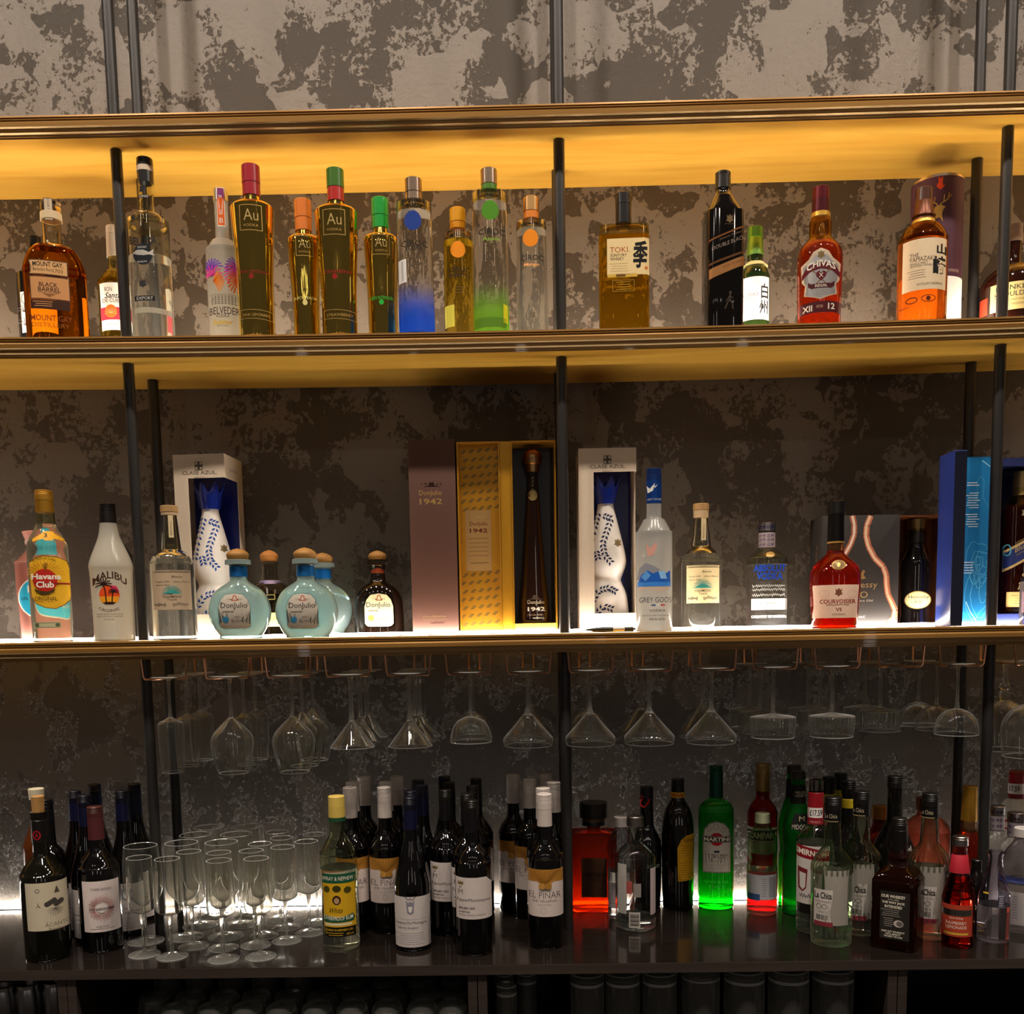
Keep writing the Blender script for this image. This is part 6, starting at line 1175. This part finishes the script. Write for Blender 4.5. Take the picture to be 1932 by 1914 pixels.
cbottle('mart', 1337, 'vermouth_bottle', 'bright green vermouth bottle with arched silver label and red disc', 1500, prof=[(1500, 12), (1507, 13), (1510, 18), (1516, 27), (1525, 32), (1538, 33), (1620, 33), (1622, 33.5), (1686, 33.5)], rb=33, sec=(2.4, .9), body='lume:1eb42c', caps=[('screw_cap', 1445, 1461, 12.5, 12.8, 'foil:10503c', 4), ('cap_skirt', 1460, 1504, 12.6, 13.2, 'foil:0f4a38')],
        arts=[('label', [('G', 1339, 1592, [(-26, 50), (-26, -18), (-23, -34), (-14, -45), (0, -49), (14, -45), (23, -34), (26, -18), (26, 50)], 'ink:8a8478'), ('G', 1339, 1592, [(-24.5, 48), (-24.5, -18), (-21.5, -33), (-13, -43), (0, -47), (13, -43), (21.5, -33), (24.5, -18), (24.5, 48)], 'paper:cdc4b6'), ('E', 1339, 1578, 12.5, 12.5, 'ink:b81c24'), ('R', 1339, 1578, 55, 12, 'ink:18140f'), ('R', 1339, 1578, 53, 10.4, 'ink:e8e0d4'), ('R', 1339, 1578, 52, 9.4, 'ink:18140f'), ('T', 'MARTINI', 1339, 1578, 48, 7, W0, {'b': .04}),
                         ('O', 1338, 1555, 4.5, 6, 1.2, 'ink:8c8880'), ('O', 1325, 1559, 3.5, 5, 1, 'ink:8c8880'), ('O', 1351, 1560, 3.5, 4.5, 1, 'ink:8c8880'), ('R', 1339, 1601, 10, 4, 'ink:28344c'), ('T', 'EXTRA DRY', 1340, 1610, 42, 9, 'ink:2c2820', {'b': .01}), ('T', 'VERMOUTH', 1340, 1618, 24, 4, 'ink:2c2820', {'b': .02})] + lines(1340, 1625, 34, 3, 3.5, 'ink:a8a094', .7)),
              ('embossed_lettering', [('T', 'FONDATA NEL', 1338, 1657, 46, 5, 'ink:3cc83c'), ('T', '1863', 1338, 1666, 28, 7, 'ink:3cc83c')])])
cbottle('camp', 1426, 'aperitif_bottle', 'red bitter aperitif bottle with tall gold cap and white label', 1490, prof=[(1490, 12.5), (1506, 13), (1512, 17), (1522, 24), (1532, 27), (1545, 27.6), (1690, 27.4)], rb=27.4, body='lume:b01020', caps=[('screw_cap', 1441, 1459, 13, 13.2, 'foil:a8864c', 3), ('cap_skirt', 1458, 1492, 12.8, 13.4, 'foil:9c7c44')],
        arts=[('label', [('R', 1426, 1571, 56, 28, 'paper:c8c0b8'), ('R', 1426, 1572, 56, 20, 'ink:141010'), ('T', 'CAMPARI', 1426, 1572, 54, 13, W0, {'b': .03}), ('R', 1426, 1596, 54, 22, 'paper:c0c8a8')])])
cbottle('tonic', 1437, 'water_bottle', 'waisted clear plastic bottle with pale cap before the red aperitif', 1553, prof=[(1551, 11), (1556, 12), (1564, 17), (1580, 26), (1596, 28), (1610, 27), (1620, 24), (1628, 25), (1640, 28.5), (1715, 28)], rb=26, body='glass:eef2e4', liquid='liquid:eef2e0', fill=1640, caps=[('cap', 1534, 1552, 13.5, 14, 'plastic:c4cca8')],
        arts=[('label', [('R', 1437, 1668, 54, 48, 'paper:b0b0b4'), ('R', 1422, 1687, 24, 13, 'ink:34507c'), ('R', 1456, 1668, 12, 40, 'paper:8c8c94')] + lines(1442, 1652, 10, 9, 4, 'ink:5c5c68', .8))])
for key, fx, dx, dy, lb in (('mid0', 1501, 0, 0, 'bright green melon liqueur bottle with black neck label beside the red-capped vodka'), ('mid1', 1486, -14, -11, 'bright green melon liqueur bottle half hidden behind its twin')):
    cbottle(key, fx, 'liqueur_bottle', lb, 1466 + dy, prof=[(1466 + dy, 12.5), (1505 + dy, 13), (1515 + dy, 14.5), (1530 + dy, 20), (1560 + dy, 26.5), (1580 + dy, 27.4), (1612 + dy, 24.5), (1640 + dy, 27), (1712, 27)], rb=27, body='lume:12b034', group='green melon liqueur bottles',
            caps=[('cap', 1455 + dy, 1470 + dy, 13, 13.2, 'plastic:2c2820'), ('neck_label', 1480 + dy, 1517 + dy, 13.6, 14.6, 'paper:14120f')],
            arts=[('^neck_lettering', [('T', 'MELON', 1509 + dx, 1494 + dy, 20, 5, 'ink:c8c0a8'), ('T', 'LIQUEUR', 1509 + dx, 1500 + dy, 22, 5, 'ink:c8c0a8')]), ('label', [('G', 1506 + dx, 1550 + dy, [(-16, 6), (-9, -18), (17, -18), (17, 16), (4, 16)], 'paper:100e10'), ('T', 'MIDORI', 1506 + dx, 1556 + dy, 26, 9, 'ink:d0c8b8'), ('T', 'M', 1511 + dx, 1541 + dy, 10, 9, 'ink:c8b88c')])])
cbottle('smir', 1536, 'vodka_bottle', 'vodka bottle with red price-marked neck behind the pale ribbed bottle', 1494, prof=[(1494, 13.2), (1552, 14), (1558, 17), (1566, 24), (1580, 32), (1592, 33.5), (1720, 33), (1728, 31), (1734, 33), (1755, 33)], rb=32, body='glass:eef0ea', liquid='liquid:ecefe6', fill=1588,
        caps=[('cap', 1471, 1494, 13.6, 14, 'glass:e8e4e0'), ('red_collar', 1494, 1554, 14.2, 14.6, 'plastic:8c1620')], arts=[('^price_band', [('R', 1538, 1532, 28, 19, 'paper:e8e2de'), ('T', '\u00a317.59', 1540, 1532, 23, 12, 'ink:241c24', {'b': .02}), ('T', 'THE NO.21', 1538, 1549, 20, 4, 'ink:d8b0b0')]),
                                                                                                                               ('label', [('R', 1532, 1645, 62, 112, 'paper:d8d0ca'), ('G', 1532, 1604, [(-33, -16), (33, -4), (33, 16), (-33, 8)], 'ink:8c1420'), ('T', 'SMIRNOFF', 1532, 1604, 60, 12, W0, {'b': .03, 'tilt': -.12}), ('G', 1516, 1652, [(-9, -22), (9, -18), (7, 18), (0, 26), (-8, 20)], 'ink:7a2428'), ('G', 1516, 1654, [(-6, -14), (6, -12), (5, 14), (0, 20), (-5, 14)], 'paper:e0d8d0'), script(1528, 1684, 36, 9, 'ink:2c2428', 1, 5), ('R', 1532, 1708, 62, 18, 'ink:14120f')])])
def chica(key, fx, x, top, lb, hw, base, side, kk=1.0):
    cap1 = top + 46 * kk
    def arts_():
        lx = x + (-13 if side else 0)
        return [('^cap_lettering', [('T', 'La Chica', x + 1, top + 34 * kk, 22, 8, 'ink:b8a88c'), ('R', x, top + 44 * kk, 29, 1.4, 'ink:a89468')]),
                ('paper_back', [('R', x + 10, top + 182 * kk, hw * 1.15, 106 * kk, 'paper:a29c92')]), ('label', [('R', lx, top + 200 * kk, 34, 68 * kk, 'paper:d8d0c8'), ('T', 'La Chica', lx, top + 178 * kk, 31, 13, 'ink:28201c', {'b': .03}), ('T', 'TEQUILA BLANCO', lx, top + 190 * kk, 28, 4, 'ink:6c3c34'), ('O', lx - 8, top + 199 * kk, 4.5, 4.5, 1, 'ink:4c4440'), ('O', lx + 2, top + 199 * kk, 4.5, 4.5, 1, 'ink:4c4440'), ('T', '70CL', lx, top + 209 * kk, 18, 4, 'ink:4c4440'), ('R', lx, top + 231 * kk, 34, 9, 'ink:8c3440')] + barcode(lx - 3, top + 219 * kk, 20, 10))]
    def rib(rt, sp):
        o = [c for c in rt.children if c.name.startswith('filled') or c.name.startswith('glass_body')]
        for q in o:
            zs = sp.z(top + 140 * kk) - sp.Z, sp.z(top + 96 * kk) - sp.Z; zl = sp.z(base - 46) - sp.Z
            for v_ in q.data.vertices:
                c = v_.co; r_ = math.hypot(c.x, c.y)
                if (zs[0] < c.z < zs[1] or c.z < zl) and r_ > .008:
                    k = 1 + .028 * math.cos(24 * math.atan2(c.y, c.x)); c.x *= k; c.y *= k
    cbottle(key, fx, 'tequila_bottle', lb, cap1 - 2, prof=[(cap1 - 2, 14.5 * kk), (top + 88 * kk, 17 * kk), (top + 96 * kk, 19 * kk), (top + 108 * kk, 28 * kk), (top + 122 * kk, 36 * kk), (top + 138 * kk, hw), (base - 60, hw - .5), (base - 14, hw - 1)], rb=hw - 1.5, body='glass:f0f3ea', liquid='liquid:eef2e6', fill=top + 140 * kk, nseg=96, group='ribbed tequila bottles',
            caps=[('screw_cap', top, top + 24 * kk, 15.5 * kk, 15.8 * kk, 'plastic:12100f', 4), ('cap_skirt', top + 23 * kk, cap1, 15.2 * kk, 15.6 * kk, 'plastic:0d0b0b')], arts=arts_(), extra=rib)
chica('chi0', 1567, 1567, 1504, 'clear ribbed tequila bottle in the front row, pale label wrapping its side', 38, 1791, True)
chica('chi1', 1621, 1618, 1493, 'clear ribbed tequila bottle between the front ribbed one and the square whiskey', 33.5, 1768, False)
chica('chi2', 1752, 1752, 1497, 'clear ribbed tequila bottle with rosy shoulder between square whiskey and pink soda', 38, 1778, False)
k0, _ = cbottle('blk0', 1575, 'liqueur_bottle', 'dark black-capped bottle at the back, first of three beside the melon liqueurs', 1480, prof=[(1480, 11), (1530, 12), (1545, 15), (1570, 24), (1590, 27), (1700, 26.5)], rb=26.5, body='dark:0a0806', group='dark black-capped bottles', caps=[('screw_cap', 1459, 1482, 12, 12.3, 'plastic:0d0b0a', 3), ('neck_label', 1490, 1506, 12.4, 12.6, 'paper:b8a01c')])
ctree(k0, 'blk1', 'dark black-capped bottle at the back, second of three beside the melon liqueurs'); ctree(k0, 'blk2', 'dark black-capped bottle at the back, third of three beside the melon liqueurs')
cbottle('bigd', 1683, 'liqueur_bottle', 'large black triangular-shouldered bottle behind the square whiskey', 1484, prof=[(1484, 13), (1540, 14), (1555, 17), (1590, 34), (1612, 39), (1640, 40), (1730, 38)], rb=37, body='dark:050403', caps=[('screw_cap', 1465, 1486, 14, 14.2, 'plastic:14110e', 3)], arts=[('script', [script(1712, 1596, 10, 12, 'ink:a8a098', 1, 4, 4)]), ('label', [('R', 1690, 1680, 60, 70, 'paper:3c2c1c')])])
cbottle('gcap', 1655, 'liqueur_bottle', 'amber bottle with copper cap deep between dark bottles', 1544, prof=[(1544, 12), (1560, 13), (1575, 22), (1592, 27), (1700, 27)], rb=26, body='glow:a0500c', caps=[('cap', 1520, 1545, 13, 13, 'foil:c07a2c')])
cbottle('pink', 1750, 'gin_bottle', 'opaque salmon pink bottle with copper cap behind the rosy ribbed bottle', 1530, prof=[(1526, 17), (1538, 19), (1546, 28), (1556, 38), (1566, 41), (1580, 41), (1700, 40)], rb=38, sec=(3, .8), body='milk:e89078', caps=[('cap', 1505, 1528, 20, 20, 'metal:a06a48')])
JX, JY = POS['jd']
cbottle('jd', 1692, 'whiskey_bottle', 'square amber whiskey bottle with black label turned to its back', 1600, prof=[(1566, 13.5), (1606, 15), (1614, 18), (1624, 17.5), (1632, 20), (1644, 33), (1656, 39), (1668, 40), (1780, 40)], rb=40, rn=13.5, sec=(9, 1.0), yaw=math.atan2(CAMP.x - JX, -(CAMP.y - JY)) - .26, body='glow:5a2004', nseg=64,
        caps=[('screw_cap', 1544, 1566, 14, 14.4, 'plastic:161210', 3), ('neck_foil', 1565, 1606, 14.6, 15.6, 'plastic:0d0b0b')], arts=[('label', [('R', 1699, 1718, 54, 92, 'ink:2c2824'), ('T', 'OUR WHISKEY', 1697, 1683, 44, 6, W0, {'b': .03}), ('T', 'IS STILL MADE', 1697, 1689, 20, 2.5, W0), ('T', 'THE WAY JACK', 1697, 1695, 42, 6, W0, {'b': .03}), ('T', 'INTENDED', 1697, 1702, 32, 5.5, W0, {'b': .03}), ('E', 1706, 1732, 9, 7, 'ink:c8c0b8'), ('E', 1708, 1732, 6, 5, 'ink:6c645c'), ('T', 'EVERY DAY WE MAKE IT', 1696, 1748, 42, 3.5, W0, {'b': .03}), ('T', 'WE\u2019LL MAKE IT', 1696, 1752.5, 28, 3.5, W0, {'b': .03}), ('T', 'THE BEST WE CAN', 1696, 1757, 34, 3.5, W0, {'b': .03})] + lines(1692, 1708, 36, 4, 3.6, 'ink:b0a8a0', .9) + lines(1688, 1724, 20, 5, 3.6, 'ink:b0a8a0', .9))])
cbottle('fever', 1803, 'soda_bottle', 'small pink raspberry soda bottle with silver cap and red label', 1592, prof=[(1592, 12), (1600, 13), (1630, 15), (1650, 18), (1672, 24), (1690, 28.5), (1700, 29), (1780, 28.5)], rb=28, body='glass:f0d8d4', liquid='liquid:d88070', fill=1650, caps=[('crown_cap', 1578, 1595, 14, 14.6, 'metal:a89c98', 1), ('red_neck_label', 1611, 1645, 14.4, 18.5, 'paper:a82030')],
        arts=[('label', [('R', 1803, 1731, 54, 62, 'paper:b8442c'), ('R', 1803, 1716, 52, 12, 'metal:a8a49c'), ('T', 'FEVER-TREE', 1803, 1716, 46, 7, 'ink:2c2824'), ('T', 'Sparkling', 1802, 1726, 24, 5, W0, {'sh': .3}), ('T', 'RASPBERRY', 1802, 1735, 36, 6, W0), ('T', 'LEMONADE', 1802, 1743, 36, 6, W0), ('R', 1802, 1755, 42, 4, 'ink:d8b040')])])
cbottle('gcap2', 1822, 'cognac_bottle', 'bottle with tall gold foil cap between the outer posts', 1546, prof=[(1546, 14), (1566, 14.5), (1572, 18), (1590, 25), (1606, 26), (1700, 26)], rb=26, body='glass:f0e0cc', liquid='glow:b8501c', fill=1568, caps=[('gold_cap', 1483, 1548, 13, 14.6, 'foil:d09a34')])
cbottle('smiR', 1895, 'vodka_bottle', 'glowing clear bottle with red price-marked cap beyond the outer post', 1504, prof=[(1500, 13.5), (1506, 14), (1512, 20), (1526, 31), (1540, 33), (1690, 32)], rb=32, body='frost:ece8e0', caps=[('red_cap', 1455, 1478, 13.5, 14, 'plastic:8c1018', 3), ('price_band', 1477, 1497, 14.4, 14.4, 'paper:dcd4d0'), ('red_collar', 1496, 1506, 14.2, 14.4, 'plastic:7c1420')],
        arts=[('^price_lettering', [('T', '\u00a317.59', 1897, 1487, 24, 11, 'ink:241c24', {'b': .02})]), ('label', [('R', 1888, 1552, 60, 18, 'ink:a81c24'), ('T', 'SMIRNOFF', 1895, 1552, 56, 11, W0, {'b': .03})])])
for key, fx, x, y, lb in (('abs0', 1868, 1873, 1520, 'frosted small vodka bottle with price-marked cap, half behind the outer post'), ('abs1', 1905, 1905, 1533, 'frosted small vodka bottle with price-marked cap, nearer one beyond the post')):
    cbottle(key, fx, 'vodka_bottle', lb, y + 16, prof=[(y + 15, 14), (y + 44, 14.5), (y + 48, 17), (y + 58, 24), (y + 68, 26.5), (y + 78, 27), (y + 190, 26.5)], rb=26.5, body='frost:d8d4d0', group='small price-marked vodka bottles', caps=[('cap', y, y + 16, 16, 16, 'metal:a8a0a0'), ('neck_wrap', y + 18, y + 44, 15, 15.3, 'paper:b0a4ac')],
            arts=[('^price_cap', [('T', '\u00a39.99', x, y + 11, 26, 7, 'ink:1c1c38', {'b': .02})]), ('^price_wrap', [('T', '\u00a39.99', x, y + 26, 24, 6, 'ink:1c1c58'), ('T', '\u00a39.99', x, y + 37, 24, 6, 'ink:1c1c58')])])
cbottle('ton2', 1873, 'soda_bottle', 'small uncapped clear glass soda bottle in front of the plastic bottle', 1608, prof=[(1606, 13), (1612, 14), (1618, 12.5), (1640, 15), (1660, 20), (1680, 26), (1700, 29), (1772, 28.5)], rb=28, body='glass:eceaf0', liquid='liquid:eae8ee', fill=1706, arts=[('label', [('R', 1888, 1694, 12, 26, 'paper:5c5868')] + lines(1888, 1685, 9, 5, 4, 'ink:c8c4cc', .8)), ('yellow_mark', [('R', 1862, 1681, 9, 3, 'ink:d8b028')])])
cbottle('plasB', 1925, 'water_bottle', 'large clear plastic water bottle with white cap by the outer post', 1578, prof=[(1576, 15), (1586, 17), (1602, 28), (1622, 38), (1640, 40.5), (1655, 39), (1668, 40.5), (1755, 40)], rb=37, body='glass:eeecee', liquid='liquid:eeeaec', fill=1662, caps=[('cap', 1562, 1578, 18, 18.5, 'plastic:ccc4c0')], arts=[('label', [('R', 1925, 1706, 76, 64, 'paper:c0b8b8'), ('R', 1925, 1654, 78, 12, 'ink:3c4478')] + lines(1916, 1684, 10, 9, 5, 'ink:5c5868', .8))])
cbottle('darkO', 1838, 'liqueur_bottle', 'short dark bottle with a band of white lettering behind the pink soda', 1640, prof=[(1636, 9), (1650, 11), (1662, 16), (1680, 18), (1752, 17.5)], rb=17, body='dark:0c0808', caps=[('cap', 1622, 1640, 9.5, 9.5, 'plastic:0e0b0b')], arts=[('label', [('R', 1838, 1708, 30, 22, 'paper:141010'), ('T', 'O', 1838, 1708, 9, 11, W0)])])
# ------------------------------------------------------------------ inside the cabinets
def on_shelf(px, Y): return at_y(px, 1880, Y).x
c0 = thing('drink_can', 'slim silver can, half out of frame, in the end cabinet', 'can', group='slim silver cans')
hc = .128
V, Fc = lathe_vf([(0, .004), (.018, .0), (.021, .001), (.0262, .010), (.0262, hc - .018), (.0225, hc - .006), (0, hc - .006)], 36); link_mesh('can_body', V, Fc, 'metal:8c8a8c', c0)
V, Fc = lathe_vf([(.0212, hc - .007), (.0228, hc - .007), (.0228, hc), (.0212, hc)], 36, closed=True); link_mesh('rim', V, Fc, 'metal:c0b8b4', c0)
V, Fc = lathe_vf([(0, hc - .0055), (.0211, hc - .0055), (.0211, hc - .0045), (0, hc - .0045)], 32); link_mesh('lid', V, Fc, 'metal:3c3838', c0)
for i, (px, lb) in enumerate([(6, None), (55, 'slim silver can, the middle one in the end cabinet'), (106, 'slim silver can, half hidden by the cabinet side')]):
    p = (on_shelf(px, -.385 + .012 * i), -.385 + .012 * i, SHZ + .0005)
    if i == 0: c0.location = p
    else: dup(c0, p, 0, lb)
def tumbler(name, label, group, r, h, flare, ribs=0, base=.008, rounded=0.0):
    """one-piece upturned glass: open rim on the shelf, thick foot on top"""
    t = .0016; n = ribs * 3 if ribs else 36
    out = [(r * flare, 0)]
    if rounded: out += [(r * 1.04, h * .3), (r * 1.04, h * .55), (r, h * .8), (r * .86, h * .95), (r * .7, h)]
    else: out += [(r * (flare + (1 - flare) * .5), h * .5), (r, h * .84), (r * .99, h * .86), (r, h * .88), (r, h - .002), (r - .002, h)]
    out = out if not rounded else smooth_prof(out, 3)
    inn = [(a - t, b) for a, b in out if b < h - base - .001] + [(out[-1][0] * .9, h - base), (0, h - base)]
    V, Fc = lathe_vf([(0, h)] + out[::-1] + inn, n)
    if ribs:
        for i, (x, y, z) in enumerate(V):
            rr = math.hypot(x, y)
            if z < h * .82 and rr > r * flare * .9:
                k = 1 + .03 * math.cos(ribs * math.atan2(y, x)); V[i] = (x * k, y * k, z)
    V, Fc = V, [tuple(reversed(q)) for q in Fc]
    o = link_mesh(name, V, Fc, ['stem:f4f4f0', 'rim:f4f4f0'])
    for p in o.data.polygons:                          # edges of the thick foot, whitened to imitate glints
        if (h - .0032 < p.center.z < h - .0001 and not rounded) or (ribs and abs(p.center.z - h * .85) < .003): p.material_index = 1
    tag(o, label, 'glass', group); return o
def row(proto, spots, Y, z, labels):
    for (px, lb) in zip(spots, labels):
        if not proto.get('used'):
            o = proto; proto['used'] = 1; del_used.append(proto)
        else: o = proto.copy(); COL.objects.link(o)
        if 'used' in o.keys() and o is not proto: del o['used']
        o.location = (on_shelf(px, Y), Y, z); o['label'] = lb
del_used = []
SHT = ZK - TK - .16
tb = tumbler('tumbler', '', 'plain upturned tumblers in the cabinet', .0318, .089, .98, 0, .007, 1.0)
W7 = ['first', 'second', 'third', 'fourth', 'fifth', 'sixth', 'seventh', 'eighth', 'ninth', 'tenth']
for nm, xs, Y in (('front', [333, 400, 465, 530, 597, 664, 730, 796, 852], -.402), ('second', [292, 359, 424, 484, 545, 608, 673, 738, 803, 857], -.333), ('rear', [662, 730, 797, 859], -.262)):
    row(tb, xs, Y, SHT + .0004, ['plain upturned tumbler, %s from the cans in the %s row' % (W7[i], nm) for i in range(len(xs))])
hb = tumbler('highball_glass', '', 'tall upright glasses at the cabinet back', .0285, .150, .9, 20, .01)
row(hb, [318, 378, 439, 502, 565], -.262, SHT + .0004, ['tall glass behind the upturned tumblers, %s from the cans' % W7[i] for i in range(5)])
rt1 = tumbler('ribbed_tumbler', '', 'ribbed upturned tumblers in the cabinet', .0335, .142, .97, 26, .012)
row(rt1, [1108, 1175, 1244], -.385, SHT + .0004, ['narrow ribbed tumbler, %s from the small glasses' % W7[i] for i in range(3)])
row(rt1, [1126, 1192, 1258, 1325], -.305, SHT + .0004, ['narrow ribbed tumbler in the back row, %s from the small glasses' % W7[i] for i in range(4)])
rt2 = tumbler('ribbed_tumbler', '', 'ribbed upturned tumblers in the cabinet', .0400, .146, .97, 30, .012)
row(rt2, [1404, 1487, 1571], -.385, SHT + .0004, ['wide ribbed tumbler, %s beyond the tallest one' % W7[i] for i in range(3)])
rt3 = tumbler('ribbed_tumbler', 'tallest ribbed tumbler, between the narrow and the wide ones', 'ribbed upturned tumblers in the cabinet', .0375, .153, .96, 28, .012)
rt3.location = (on_shelf(1322, -.385), -.385, SHT + .0004)
rs = tumbler('shot_glass', '', 'small narrow glasses beside the cabinet side', .0200, .124, .95, 18, .01)
row(rs, [956], -.40, SHT + .0004, ['small narrow ribbed glass at the front beside the cabinet side'])
row(rs, [994, 952], -.335, SHT + .0004, ['small narrow ribbed glass between the cabinet side and wider tumblers', 'small narrow ribbed glass half hidden against the cabinet side'])
for o in del_used:
    if 'used' in o.keys(): del o['used']
